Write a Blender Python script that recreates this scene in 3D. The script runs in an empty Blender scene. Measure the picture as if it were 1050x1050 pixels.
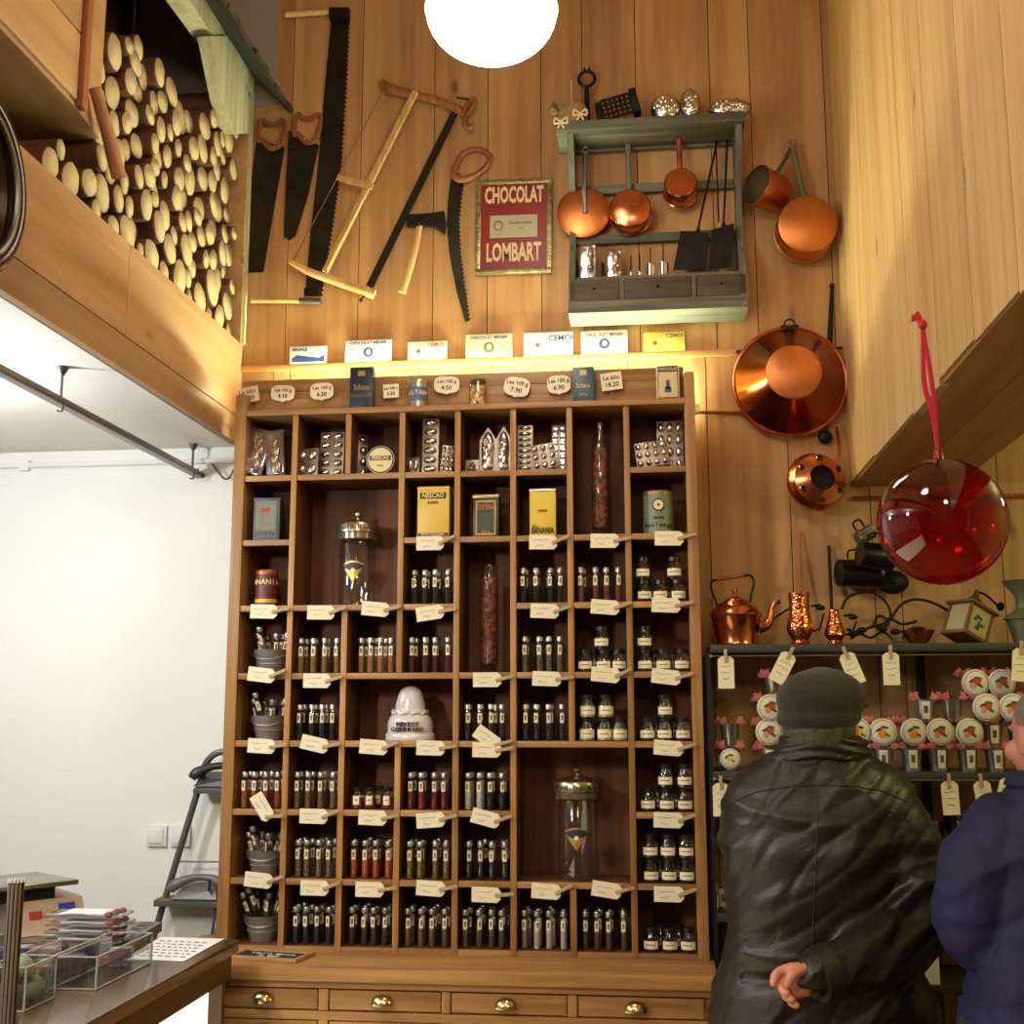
import bpy, bmesh, math, random
from math import sin, cos, pi, radians, atan2, hypot
from mathutils import Matrix, Vector, Euler
from mathutils.bvhtree import BVHTree
random.seed(11)
S = bpy.context.scene
COL = S.collection
E = 1.55                      # eye height of the camera
F = 1240.0
# ---------------------------------------------------------------- camera
PITCH, YAW, ROLL = 0.16507, 0.11335, 0.0008
_R = Matrix.Rotation(YAW, 3, 'Z') @ Matrix.Rotation(PITCH, 3, 'X') @ Matrix.Rotation(ROLL, 3, 'Y')
cd = bpy.data.cameras.new('camera'); cam = bpy.data.objects.new('camera', cd); COL.objects.link(cam)
cd.sensor_fit = 'HORIZONTAL'; cd.sensor_width = 36; cd.lens = 36 * F / 1050; cd.clip_start = 0.05
m3 = Matrix((_R.col[0], _R.col[2], -_R.col[1])).transposed()
cam.matrix_world = Matrix.Translation((0, 0, E)) @ m3.to_4x4()
S.camera = cam
# ---------------------------------------------------------------- world, light, exposure
wd = bpy.data.worlds.new('world'); S.world = wd; wd.use_nodes = True
bgn = wd.node_tree.nodes['Background']; bgn.inputs[0].default_value = (1.0, .88, .70, 1); bgn.inputs[1].default_value = .26
S.view_settings.view_transform = 'Standard'; S.view_settings.look = 'None'
S.view_settings.gamma = 1; S.view_settings.use_curve_mapping = False
S.view_settings.exposure = 0.0
S.cycles.transparent_max_bounces = 24
def lamp_light(name, loc, power, col, size, rot=(0, 0, 0), spot=None):
    ld = bpy.data.lights.new(name, 'SPOT' if spot else 'POINT'); ld.energy = power; ld.color = col; ld.shadow_soft_size = size
    if spot: ld.spot_size = radians(spot); ld.spot_blend = .7
    o = bpy.data.objects.new(name, ld); COL.objects.link(o); o.location = loc; o.rotation_euler = rot
    return o
WARM = (1, .87, .70)
lamp_light('cabinet_fill_spot', (-1.33, 1.25, 2.16), 38, (1, .93, .80), .05, rot=(radians(62), 0, radians(-32)), spot=75)  # unseen spot, added to brighten the cabinet front
lamp_light('pendant_light', (-.33, 2.5, 2.82), 9, WARM, .14)
lamp_light('pendant_light', (-.5, .7, 3.0), 29, WARM, .16)
lamp_light('pendant_light', (.15, -1.0, 3.0), 40, WARM, .16)
lamp_light('track_light', (-1.75, 2.4, 2.12), 30, (.90, .96, 1), .07)
lamp_light('track_light', (-1.5, .9, 2.12), 25, (.92, .97, 1), .07)
lamp_light('passage_light', (1.5, 2.2, 2.2), 15, (1, .95, .36), .06)
# ---------------------------------------------------------------- projection helpers (photo pixel -> point on a real plane)
def ray(px, py): return _R @ Vector(((px - 525) / F, 1, -(py - 525) / F))
def onY(px, py, y): v = ray(px, py); v = v * (y / v.y); return Vector((v.x, v.y, v.z + E))
def onX(px, py, x): v = ray(px, py); v = v * (x / v.x); return Vector((v.x, v.y, v.z + E))
def onZ(px, py, z): v = ray(px, py); v = v * ((z - E) / v.z); return Vector((v.x, v.y, v.z + E))
YW = 3.385; YC = 3.105
def WP(px, py, d=0.0): return onY(px, py, YW - d)
# ---------------------------------------------------------------- materials
def lin(c):
    return tuple(((v / 255) / 12.92 if v / 255 <= .04045 else ((v / 255 + .055) / 1.055) ** 2.4) for v in c) + (1,)
_M = {}
def mat(name, c, rough=.5, metal=0, noise=0, nscale=30, bump=0, bscale=60, emit=0, alpha=1, coat=0, sheen=0, spec=.5):
    if name in _M: return _M[name]
    m = bpy.data.materials.new(name); m.use_nodes = True; nt = m.node_tree; b = nt.nodes['Principled BSDF']
    col = lin(c); b.inputs['Base Color'].default_value = col; b.inputs['Roughness'].default_value = rough
    b.inputs['Metallic'].default_value = metal; b.inputs['Specular IOR Level'].default_value = spec
    if coat: b.inputs['Coat Weight'].default_value = coat; b.inputs['Coat Roughness'].default_value = .1
    if sheen: b.inputs['Sheen Weight'].default_value = sheen
    if emit: b.inputs['Emission Color'].default_value = col; b.inputs['Emission Strength'].default_value = emit
    if noise or bump:
        tc = nt.nodes.new('ShaderNodeTexCoord')
    if noise:
        n = nt.nodes.new('ShaderNodeTexNoise'); n.inputs['Scale'].default_value = nscale; n.inputs['Detail'].default_value = 4
        nt.links.new(tc.outputs['Object'], n.inputs['Vector'])
        r = nt.nodes.new('ShaderNodeValToRGB'); e = r.color_ramp.elements
        e[0].position = .3; e[1].position = .7
        e[0].color = tuple(v * (1 - noise) for v in col[:3]) + (1,); e[1].color = tuple(min(1, v * (1 + noise * .6)) for v in col[:3]) + (1,)
        nt.links.new(n.outputs['Fac'], r.inputs[0]); nt.links.new(r.outputs[0], b.inputs['Base Color'])
    if bump:
        n = nt.nodes.new('ShaderNodeTexNoise'); n.inputs['Scale'].default_value = bscale; n.inputs['Detail'].default_value = 3
        nt.links.new(tc.outputs['Object'], n.inputs['Vector'])
        bm_ = nt.nodes.new('ShaderNodeBump'); bm_.inputs['Strength'].default_value = bump; bm_.inputs['Distance'].default_value = .003
        nt.links.new(n.outputs['Fac'], bm_.inputs['Height']); nt.links.new(bm_.outputs[0], b.inputs['Normal'])
    _M[name] = m; return m
def wood(name, c, dark, axis='Z', rough=.55, knots=True, scale=1.0, contrast=1.0):
    if name in _M: return _M[name]
    m = bpy.data.materials.new(name); m.use_nodes = True; nt = m.node_tree; b = nt.nodes['Principled BSDF']; L = nt.links.new
    b.inputs['Roughness'].default_value = rough; b.inputs['Specular IOR Level'].default_value = .35
    tc = nt.nodes.new('ShaderNodeTexCoord'); at = nt.nodes.new('ShaderNodeAttribute'); at.attribute_name = 'tone'
    add = nt.nodes.new('ShaderNodeVectorMath'); add.operation = 'MULTIPLY_ADD'   # a different board per tone value
    add.inputs[1].default_value = (7.3, 5.1, 9.7); L(at.outputs['Color'], add.inputs[0]); L(tc.outputs['Object'], add.inputs[2])
    mp = nt.nodes.new('ShaderNodeMapping'); k = {'X': (1.6, 30, 30), 'Y': (30, 1.6, 30), 'Z': (30, 30, 1.6)}[axis]
    mp.inputs['Scale'].default_value = tuple(v * scale for v in k); L(add.outputs[0], mp.inputs['Vector'])
    n1 = nt.nodes.new('ShaderNodeTexNoise'); n1.inputs['Scale'].default_value = 1; n1.inputs['Detail'].default_value = 5; n1.inputs['Distortion'].default_value = .5
    L(mp.outputs[0], n1.inputs['Vector'])
    mp2 = nt.nodes.new('ShaderNodeMapping'); k2 = {'X': (.5, 6, 6), 'Y': (6, .5, 6), 'Z': (6, 6, .5)}[axis]
    mp2.inputs['Scale'].default_value = tuple(v * scale for v in k2); L(add.outputs[0], mp2.inputs['Vector'])
    n2 = nt.nodes.new('ShaderNodeTexNoise'); n2.inputs['Scale'].default_value = 1.3; n2.inputs['Detail'].default_value = 2
    L(mp2.outputs[0], n2.inputs['Vector'])
    a1 = nt.nodes.new('ShaderNodeMath'); a1.operation = 'MULTIPLY_ADD'; a1.inputs[1].default_value = .55
    L(n1.outputs['Fac'], a1.inputs[0]); 
    a0 = nt.nodes.new('ShaderNodeMath'); a0.operation = 'MULTIPLY'; a0.inputs[1].default_value = .45; L(n2.outputs['Fac'], a0.inputs[0]); L(a0.outputs[0], a1.inputs[2])
    r = nt.nodes.new('ShaderNodeValToRGB'); e = r.color_ramp.elements; e[0].position = .5 - .17 / contrast; e[1].position = .5 + .1 / contrast
    e[0].color = lin(dark); e[1].color = lin(c); L(a1.outputs[0], r.inputs[0])
    # per-board brightness
    sx = nt.nodes.new('ShaderNodeSeparateColor'); L(at.outputs['Color'], sx.inputs[0])
    mr = nt.nodes.new('ShaderNodeMapRange'); mr.inputs[3].default_value = .84; mr.inputs[4].default_value = 1.1; L(sx.outputs[0], mr.inputs[0])
    hs = nt.nodes.new('ShaderNodeHueSaturation'); L(mr.outputs[0], hs.inputs['Value']); L(r.outputs[0], hs.inputs['Color'])
    out = hs.outputs[0]
    if knots:
        mk = nt.nodes.new('ShaderNodeMapping'); kk = {'X': (3, 7, 7), 'Y': (7, 3, 7), 'Z': (7, 7, 3)}[axis]; mk.inputs['Scale'].default_value = tuple(v * scale for v in kk)
        L(add.outputs[0], mk.inputs['Vector'])
        vo = nt.nodes.new('ShaderNodeTexVoronoi'); vo.inputs['Scale'].default_value = 1; L(mk.outputs[0], vo.inputs['Vector'])
        kr = nt.nodes.new('ShaderNodeValToRGB'); ke = kr.color_ramp.elements; ke[0].position = .03; ke[1].position = .11
        ke[0].color = (.28, .28, .28, 1); ke[1].color = (1, 1, 1, 1); L(vo.outputs['Distance'], kr.inputs[0])
        mx = nt.nodes.new('ShaderNodeMix'); mx.data_type = 'RGBA'; mx.blend_type = 'MULTIPLY'; mx.inputs[0].default_value = .8
        L(out, mx.inputs[6]); L(kr.outputs[0], mx.inputs[7]); out = mx.outputs[2]
    L(out, b.inputs['Base Color'])
    bp = nt.nodes.new('ShaderNodeBump'); bp.inputs['Strength'].default_value = .25; bp.inputs['Distance'].default_value = .002
    L(n1.outputs['Fac'], bp.inputs['Height']); L(bp.outputs[0], b.inputs['Normal'])
    _M[name] = m; return m
def glass(name, tint=(1, 1, 1), refl=.12, edge=1.0, rough=.02):
    """thin glass wall: clear, tinted where it is seen through, mirror-like by Fresnel"""
    if name in _M: return _M[name]
    m = bpy.data.materials.new(name); m.use_nodes = True; nt = m.node_tree; nt.nodes.clear(); L = nt.links.new
    o = nt.nodes.new('ShaderNodeOutputMaterial'); t = nt.nodes.new('ShaderNodeBsdfTransparent'); g = nt.nodes.new('ShaderNodeBsdfGlossy')
    t.inputs[0].default_value = tuple(tint) + (1,); g.inputs['Roughness'].default_value = rough
    lw = nt.nodes.new('ShaderNodeLayerWeight'); lw.inputs['Blend'].default_value = .25
    mr = nt.nodes.new('ShaderNodeMapRange'); mr.inputs[3].default_value = refl; mr.inputs[4].default_value = min(1, refl + .6 * edge); L(lw.outputs['Facing'], mr.inputs[0])
    mx = nt.nodes.new('ShaderNodeMixShader'); L(mr.outputs[0], mx.inputs[0]); L(t.outputs[0], mx.inputs[1]); L(g.outputs[0], mx.inputs[2]); L(mx.outputs[0], o.inputs[0])
    _M[name] = m; return m
def hammered(name, c, rough=.22, strength=.5, scale=90):
    if name in _M: return _M[name]
    m = mat(name, c, rough, 1.0, noise=.25, nscale=12); nt = m.node_tree; b = nt.nodes['Principled BSDF']
    tc = nt.nodes.new('ShaderNodeTexCoord'); v = nt.nodes.new('ShaderNodeTexVoronoi'); v.inputs['Scale'].default_value = scale
    nt.links.new(tc.outputs['Object'], v.inputs['Vector']); bp = nt.nodes.new('ShaderNodeBump'); bp.inputs['Strength'].default_value = strength; bp.inputs['Distance'].default_value = .002
    nt.links.new(v.outputs['Distance'], bp.inputs['Height']); nt.links.new(bp.outputs[0], b.inputs['Normal']); return m
def speckled(name, c1, c2, scale=180, rough=.7, bump=.6):
    if name in _M: return _M[name]
    m = bpy.data.materials.new(name); m.use_nodes = True; nt = m.node_tree; b = nt.nodes['Principled BSDF']; L = nt.links.new
    b.inputs['Roughness'].default_value = rough
    tc = nt.nodes.new('ShaderNodeTexCoord'); v = nt.nodes.new('ShaderNodeTexVoronoi'); v.inputs['Scale'].default_value = scale; L(tc.outputs['Object'], v.inputs['Vector'])
    sx = nt.nodes.new('ShaderNodeSeparateColor'); L(v.outputs['Color'], sx.inputs[0])
    r = nt.nodes.new('ShaderNodeValToRGB'); e = r.color_ramp.elements; e[0].position = .25; e[1].position = .8; e[0].color = lin(c1); e[1].color = lin(c2)
    L(sx.outputs[0], r.inputs[0]); L(r.outputs[0], b.inputs['Base Color'])
    bp = nt.nodes.new('ShaderNodeBump'); bp.inputs['Strength'].default_value = bump; bp.inputs['Distance'].default_value = .002; bp.invert = True
    L(v.outputs['Distance'], bp.inputs['Height']); L(bp.outputs[0], b.inputs['Normal'])
    _M[name] = m; return m
WALLW = wood('wall_plank_wood', (184, 142, 92), (150, 106, 64), 'Z')
WALLR = wood('side_plank_wood', (214, 176, 118), (186, 144, 90), 'Z')
BEAMW = wood('beam_board_wood', (186, 148, 102), (154, 114, 74), 'Y', contrast=.8)
CABW = wood('cabinet_wood_upright', (178, 132, 78), (134, 92, 50), 'Z', rough=.4, knots=False, scale=1.6)
CABX = wood('cabinet_wood_level', (178, 132, 78), (134, 92, 50), 'X', rough=.38, knots=False, scale=1.6)
CABD = wood('cabinet_back_shaded_wood', (124, 74, 34), (84, 46, 20), 'Z', rough=.6, knots=False, scale=1.4)  # back panel browned down, painting in the shade behind the pigeonholes
GREYW = wood('weathered_grey_wood', (112, 114, 98), (70, 68, 54), 'X', rough=.7, knots=False, scale=2)
GREYZ = wood('weathered_grey_wood_upright', (112, 114, 98), (70, 68, 54), 'Z', rough=.7, knots=False, scale=2)
DRAWG = wood('rack_drawer_wood', (94, 78, 58), (64, 52, 38), 'X', rough=.6, knots=False, scale=2)
PALEW = wood('pale_tool_wood', (214, 178, 116), (176, 134, 78), 'Z', rough=.5, knots=False, scale=2)
REDW = wood('red_brown_wood', (150, 92, 52), (110, 62, 32), 'Z', rough=.45, knots=False, scale=2)
LIMEW = wood('limewashed_wood', (200, 196, 160), (160, 150, 112), 'Z', rough=.75, knots=False, scale=1.4)
WHITE = mat('white_plaster', (236, 234, 226), .8, noise=.03, nscale=3, bump=.1, bscale=80)
CEILM = mat('ceiling_plaster', (232, 226, 214), .85, noise=.03, nscale=2)
COPPER = mat('polished_copper', (204, 124, 84), .2, 1, noise=.18, nscale=9, bump=.12, bscale=25)
COPPERM = mat('dull_copper', (196, 120, 66), .38, 1, noise=.22, nscale=7, bump=.1, bscale=30)
HCOPPER = hammered('hammered_copper', (216, 124, 74), .2, .7, 130)
TIN = mat('tinned_lining', (176, 166, 140), .35, 1, noise=.25, nscale=10)
IRON = mat('black_iron', (34, 30, 26), .5, .7, noise=.3, nscale=30, bump=.3, bscale=90)
STEEL = mat('dark_saw_steel', (52, 46, 38), .42, .8, noise=.35, nscale=16, bump=.1, bscale=50)
GREYM = mat('grey_steel', (118, 114, 106), .4, .9, noise=.2, nscale=14)
SILVER = mat('mould_silver', (214, 206, 196), .2, 1, noise=.12, nscale=30, bump=.5, bscale=70)
CHROME = mat('chrome', (225, 222, 214), .1, 1)
ZINC = mat('galvanised_zinc', (176, 174, 164), .38, .55, noise=.2, nscale=22)
BRASS = mat('polished_brass', (206, 184, 132), .22, 1)
CAPM = mat('tube_cap_metal', (176, 172, 164), .35, .9)
CREAM = mat('cream_card', (232, 220, 186), .75)
INK = mat('brown_ink', (92, 76, 56), .8)
BLACK = mat('black_print', (22, 20, 20), .6)
SHELFM = mat('dark_grey_shelf', (58, 56, 50), .5, .2, noise=.15, nscale=20)
DARKG = mat('ladder_grey_enamel', (92, 96, 90), .4, .3)
TUBEG = glass('tube_glass', (.96, .97, .96), .08, .7)
JARG = glass('jar_glass', (.95, .96, .95), .09, .9)
JARLID = mat('jar_dark_lid', (40, 34, 32), .3, .4)
# ---------------------------------------------------------------- mesh helper
class MB:
    def __init__(s): s.bm = bmesh.new(); s.tone = s.bm.loops.layers.float_color.new('tone'); s.nt = 0
    def _fin(s, fs, mi, smooth, tone=None):
        t = random.random() if tone is None else tone; t2 = random.random() if tone is None else tone
        for f in fs:
            f.material_index = mi; f.smooth = smooth
            for l in f.loops: l[s.tone] = (t, t2, t, 1)
    def box(s, x0, x1, y0, y1, z0, z1, mi=0, bev=0, T=None, tone=None, smooth=False):
        r = bmesh.ops.create_cube(s.bm, size=1); vs = r['verts']
        M_ = Matrix.Translation(((x0 + x1) / 2, (y0 + y1) / 2, (z0 + z1) / 2)) @ Matrix.Diagonal((abs(x1 - x0), abs(y1 - y0), abs(z1 - z0), 1))
        bmesh.ops.transform(s.bm, matrix=M_, verts=vs)
        fs = list({f for v in vs for f in v.link_faces})
        if bev:
            es = list({e for v in vs for e in v.link_edges})
            rr = bmesh.ops.bevel(s.bm, geom=es, offset=bev, segments=2, affect='EDGES', profile=.6)
            vs = list({v for f in rr['faces'] for v in f.verts} | {v for v in vs if v.is_valid})
            fs = list({f for v in vs for f in v.link_faces})
        s._fin(fs, mi, smooth or bool(bev), tone)
        if T is not None: bmesh.ops.transform(s.bm, matrix=T, verts=vs)
        return s
    def lathe(s, prof, n=24, T=None, mi=0, smooth=True, sx=1, sy=1, tone=None, wob=0):
        rings = []
        for r, z in prof:
            if r <= 1e-6: rings.append([s.bm.verts.new((0, 0, z))])
            else:
                rings.append([s.bm.verts.new((r * sx * cos(2 * pi * i / n) * (1 + (wob * random.uniform(-1, 1) if wob else 0)), r * sy * sin(2 * pi * i / n), z)) for i in range(n)])
        fs = []
        for a, b in zip(rings, rings[1:]):
            for i in range(n):
                j = (i + 1) % n
                if len(a) == 1 and len(b) == 1: break
                if len(a) == 1: fs.append(s.bm.faces.new((a[0], b[i], b[j])))
                elif len(b) == 1: fs.append(s.bm.faces.new((a[i], a[j], b[0])))
                else: fs.append(s.bm.faces.new((a[i], a[j], b[j], b[i])))
        s._fin(fs, mi, smooth, tone)
        if T is not None: bmesh.ops.transform(s.bm, matrix=T, verts=[v for r in rings for v in r])
        return s
    def tube(s, pts, rad, n=8, mi=0, closed=False, smooth=True, flat=1.0, cap=True):
        pts = [Vector(p) for p in pts]; N = len(pts)
        rs = list(rad) if isinstance(rad, (list, tuple)) else [rad] * N
        if 4 <= N <= 14:                       # round off coarse outlines
            P, Q = [], []; sub = 4
            for i in range(N if closed else N - 1):
                g = lambda k: pts[k % N] if closed else pts[max(0, min(N - 1, k))]
                a, b, c, d = g(i - 1), g(i), g(i + 1), g(i + 2)
                for k in range(sub):
                    u = k / sub; P.append(.5 * ((2 * b) + (c - a) * u + (2 * a - 5 * b + 4 * c - d) * u * u + (3 * b - a - 3 * c + d) * u ** 3)); Q.append(rs[i] + (rs[(i + 1) % N] - rs[i]) * u)
            if not closed: P.append(pts[-1]); Q.append(rs[-1])
            pts, rs, N = P, Q, len(P)
        rings = []; up = None
        for i, p in enumerate(pts):
            if closed: d = pts[(i + 1) % N] - pts[i - 1]
            else: d = pts[min(i + 1, N - 1)] - pts[max(i - 1, 0)]
            if d.length < 1e-9: d = Vector((0, 0, 1))
            d.normalize()
            if up is None:
                up = Vector((0, 1, 0)) if abs(d.y) < .9 else Vector((0, 0, 1))
            a = (up - d * up.dot(d)); 
            if a.length < 1e-6: a = d.orthogonal()
            a.normalize(); up = a; b = d.cross(a)
            rings.append([s.bm.verts.new(p + (a * cos(2 * pi * k / n) * flat + b * sin(2 * pi * k / n)) * rs[i]) for k in range(n)])
        fs = []
        for i in range(N if closed else N - 1):
            a, b = rings[i], rings[(i + 1) % N]
            for k in range(n):
                j = (k + 1) % n; fs.append(s.bm.faces.new((a[k], a[j], b[j], b[k])))
        if cap and not closed:
            fs.append(s.bm.faces.new(rings[0])); fs.append(s.bm.faces.new(rings[-1]))
        s._fin(fs, mi, smooth); return s
    def prism(s, poly, y0, y1, mi=0, T=None, tone=None):
        """outline in (x, z), extruded along y"""
        a = [s.bm.verts.new((p[0], y0, p[1])) for p in poly]; b = [s.bm.verts.new((p[0], y1, p[1])) for p in poly]; n = len(poly)
        fs = [s.bm.faces.new(a), s.bm.faces.new(b[::-1])] + [s.bm.faces.new((a[i], b[i], b[(i + 1) % n], a[(i + 1) % n])) for i in range(n)]
        bmesh.ops.triangulate(s.bm, faces=fs[:2]) if n > 4 else None
        fs = list({f for v in a + b for f in v.link_faces})
        s._fin(fs, mi, False, tone)
        if T is not None: bmesh.ops.transform(s.bm, matrix=T, verts=a + b)
        return s
    def hull(s, lo, hi, mi=0, tone=None):
        """two matching 3-D polygons joined by sides"""
        a = [s.bm.verts.new(p) for p in lo]; b = [s.bm.verts.new(p) for p in hi]; n = len(a)
        fs = [s.bm.faces.new(a), s.bm.faces.new(b[::-1])] + [s.bm.faces.new((a[i], b[i], b[(i + 1) % n], a[(i + 1) % n])) for i in range(n)]
        s._fin(fs, mi, False, tone); return s
    def ball(s, c, r, sc=(1, 1, 1), mi=0, n=14, T=None):
        pr = [(r * sin(pi * i / (n // 2)), -r * cos(pi * i / (n // 2))) for i in range(n // 2 + 1)]
        M_ = Matrix.Translation(c) @ Matrix.Diagonal(tuple(sc) + (1,)); 
        return s.lathe([(max(0, a), b) if 0 < i < n // 2 else (0, b) for i, (a, b) in enumerate(pr)], n, (T @ M_) if T is not None else M_, mi)
    def build(s, name, mats, parent=None, world=True, loc=None):
        bm = s.bm; bmesh.ops.recalc_face_normals(bm, faces=bm.faces)
        off = parent_loc(parent) if (parent is not None and world) else (Vector(loc) if loc is not None else None)
        if off is not None and off.length > 0: bmesh.ops.translate(bm, vec=-off, verts=bm.verts)
        me = bpy.data.meshes.new(name); bm.to_mesh(me); bm.free()
        me.set_sharp_from_angle(angle=radians(38))
        for m in (mats if isinstance(mats, (list, tuple)) else [mats]): me.materials.append(m)
        o = bpy.data.objects.new(name, me); COL.objects.link(o)
        if parent is not None: o.parent = parent
        elif loc is not None: o.location = loc
        return o
def parent_loc(p):
    v = Vector((0, 0, 0))
    while p is not None: v += p.location; p = p.parent
    return v
def tag(o, label=None, cat=None, group=None, kind=None):
    if label: o['label'] = label
    if cat: o['category'] = cat
    if group: o['group'] = group
    if kind: o['kind'] = kind
    return o
def thing(name, label, cat, loc, group=None):
    o = bpy.data.objects.new(name, None); COL.objects.link(o); o.location = Vector(loc); o.empty_display_size = .02
    return tag(o, label, cat, group)
def struct(mb, name, mats, kids=None):
    return tag(mb.build(name, mats), kind='structure')
def copy_tree(o, parent=None):
    c = o.copy(); COL.objects.link(c); c.parent = parent
    for ch in list(o.children): copy_tree(ch, c)
    return c
def MT(loc, rx=0, ry=0, rz=0): return Matrix.Translation(loc) @ Euler((rx, ry, rz)).to_matrix().to_4x4()
_tc = {}
def lettering(txt, size, loc, mt, parent, rx=pi / 2, ry=0, rz=0, bold=0, sx=1.0, name='lettering', depth=.0003, align='CENTER', spacing=1.0, world=True, T=None):
    cu = bpy.data.curves.new('t', 'FONT'); cu.body = txt; cu.size = size; cu.align_x = align; cu.align_y = 'CENTER'; cu.extrude = depth; cu.offset = bold; cu.space_character = spacing; cu.resolution_u = 2
    o = bpy.data.objects.new('t', cu); COL.objects.link(o); dg = bpy.context.evaluated_depsgraph_get(); dg.update()
    me = bpy.data.meshes.new_from_object(o.evaluated_get(dg)); bpy.data.objects.remove(o); bpy.data.curves.remove(cu)
    me.materials.clear(); me.materials.append(mt); me.name = name
    M_ = T if T is not None else Matrix.Translation(Vector(loc)) @ Euler((rx, ry, rz)).to_matrix().to_4x4()
    me.transform(M_ @ Matrix.Diagonal((sx, 1, 1, 1)))
    if parent is not None and world: me.transform(Matrix.Translation(-parent_loc(parent)))
    r = bpy.data.objects.new(name, me); COL.objects.link(r)
    if parent is not None: r.parent = parent
    return r
ORD = ['first', 'second', 'third', 'fourth', 'fifth', 'sixth', 'seventh', 'eighth']
XFAS = -1.198; XRT = .557; ZLOW = E + .79; ZFT = E + 1.09; ZSOF = E + .62; ZTOP = 4.3

# ================================================================ STRUCTURE
# back wall above and beside the cabinet
def wx(px, py): return WP(px, py).x
zled = E + 1.02
m = MB()
us = [-1.198] + [wx(a, b) for a, b in ((298, 167), (370, 167), (445, 167), (500, 167), (555, 167), (597, 100), (652, 97), (728, 97), (769, 97), (845, 97))] + [XRT + .2]
for a, b in zip(us, us[1:]): m.box(a + .0012, b - .0012, YW, YW + .02, zled + .004, ZTOP)
ls = [-1.10, -1.05, -.86, -.66, -.44, -.24, -.05] + [wx(a, b) for a, b in ((727, 500), (809.5, 500), (894.6, 560), (922, 560), (1027, 560))] + [1.2, 1.42, 1.7, 2.0]
for i, (a, b) in enumerate(zip(ls, ls[1:])): m.box(a + .0012, b - .0012, YW, YW + .02, 0, (zled - .004) if a < XRT else 2.5)
m.box(-1.3, XRT + .2, YW + .02, YW + .05, zled - .1, ZTOP, 1); m.box(-1.1, 2.0, YW + .02, YW + .05, 0, zled, 1); m.box(-1.198, -1.101, YW, YW + .02, ZLOW, zled - .004)
struct(m, 'wall_back', [WALLW, mat('wall_gap_black', (30, 18, 8), .9)])
m = MB(); m.box(-1.215, wx(755, 362), YW - .012, YW, zled - .014, zled + .004, bev=.002)
struct(m, 'trim_1', wood('trim_wood', (206, 156, 92), (176, 122, 64), 'X'))
m = MB(); m.box(-2.6, -1.12, YW - .004, YW - .001, E + 1.86, ZTOP); struct(m, 'wall_niche_side', mat('lilac_plaster', (150, 136, 128), .8))
# low white wall and low ceiling on the left
m = MB(); m.box(-4.2, -1.19, YW + .05, YW + .1, 0, ZLOW + .05); struct(m, 'wall_left_back', WHITE)
m = MB(); m.box(-4.2, -4.15, -2, YW + .1, 0, ZLOW + .05); struct(m, 'wall_left', WHITE)
m = MB(); m.box(-4.2, XFAS - .02, -2, YW + .05, ZLOW, ZLOW + .05); struct(m, 'ceiling_left', CEILM)
# fascia of the left gallery: two courses of boards
m = MB(); p = onX(27, 280, XFAS); zs = E + .865
yj = onX(378 / 3, 1040 / 3, XFAS).y
for a, b in ((-1.5, onX(133, 260, XFAS).y), (onX(133, 260, XFAS).y, YW)):
    m.box(XFAS - .02, XFAS, a + .001, b - .001, zs + .0015, ZFT)
m.box(XFAS - .02, XFAS, -1.5, YW, ZLOW - .004, zs - .0015)
m.box(XFAS - .03, XFAS - .02, -1.5, YW, ZLOW, ZFT - .01, 1)
struct(m, 'wall_gallery_front', [BEAMW, IRON])
m = MB(); m.box(-1.75, XFAS - .03, 1.0, YW, ZFT - .03, ZFT - .005); struct(m, 'floor_niche', BEAMW)
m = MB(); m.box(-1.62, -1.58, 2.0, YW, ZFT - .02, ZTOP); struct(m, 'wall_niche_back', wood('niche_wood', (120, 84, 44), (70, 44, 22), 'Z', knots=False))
m = MB(); m.box(-1.6, -1.196, YW - .03, YW - .002, ZFT - .005, E + 1.86); struct(m, 'wall_niche_end', BEAMW)
# boxed-in panel top left, over the gallery front
m = MB(); zb = E + 1.28
m.hull([(-1.20, -1.5, zb), (-1.20, 2.30, zb), (-1.215, 2.43, zb), (-1.9, 2.43, zb), (-1.9, -1.5, zb)], [(-1.20, -1.5, ZTOP), (-1.20, 2.30, ZTOP), (-1.215, 2.43, ZTOP), (-1.9, 2.43, ZTOP), (-1.9, -1.5, ZTOP)])
struct(m, 'wall_boxed_panel', BEAMW)
m = MB(); m.box(-1.2, -1.182, 2.285, 2.31, zb, ZTOP, bev=.004); struct(m, 'trim_2', wood('panel_moulding', (170, 104, 62), (130, 74, 42), 'Z', knots=False))
m = MB()
for k in range(9):
    z0 = zb + .012 + k * .155; m.box(-1.2, -1.193, -1.5, 2.28, z0, z0 + .15, bev=.002)
struct(m, 'trim_3', BEAMW)
# right gallery: vertical boards and the board soffit
m = MB(); ys = [-1.5, -.9, -.3, .3, .8, 1.2, 1.55, 1.8, onX(992, 240, XRT).y, onX(954, 240, XRT).y, onX(926, 240, XRT).y, onX(885, 240, XRT).y, YW]
for k, (a, b) in enumerate(zip(ys, ys[1:])): m.box(XRT, XRT + .02, a + .0018, b - .0018, ZSOF - .004 + .006 * (k % 3), ZTOP)
m.box(XRT + .02, XRT + .03, -1.5, YW, ZSOF + .02, ZTOP, 1)
struct(m, 'wall_right_gallery', [WALLR, IRON])
m = MB()
sb = [XRT + .006, .69, .845]
for a, b in zip(sb, sb[1:]): m.box(a + .001, b - .001, -1.5, YW - .002, ZSOF, ZSOF + .02)
m.box(.825, .845, -1.5, YW - .002, ZSOF + .0205, ZSOF + .33)
struct(m, 'trim_4', wood('soffit_wood', (186, 134, 76), (150, 100, 52), 'Y'))
m = MB(); m.box(.845, 2.4, -1.5, YW, 2.48, 2.52); struct(m, 'ceiling_right', CEILM)
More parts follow.
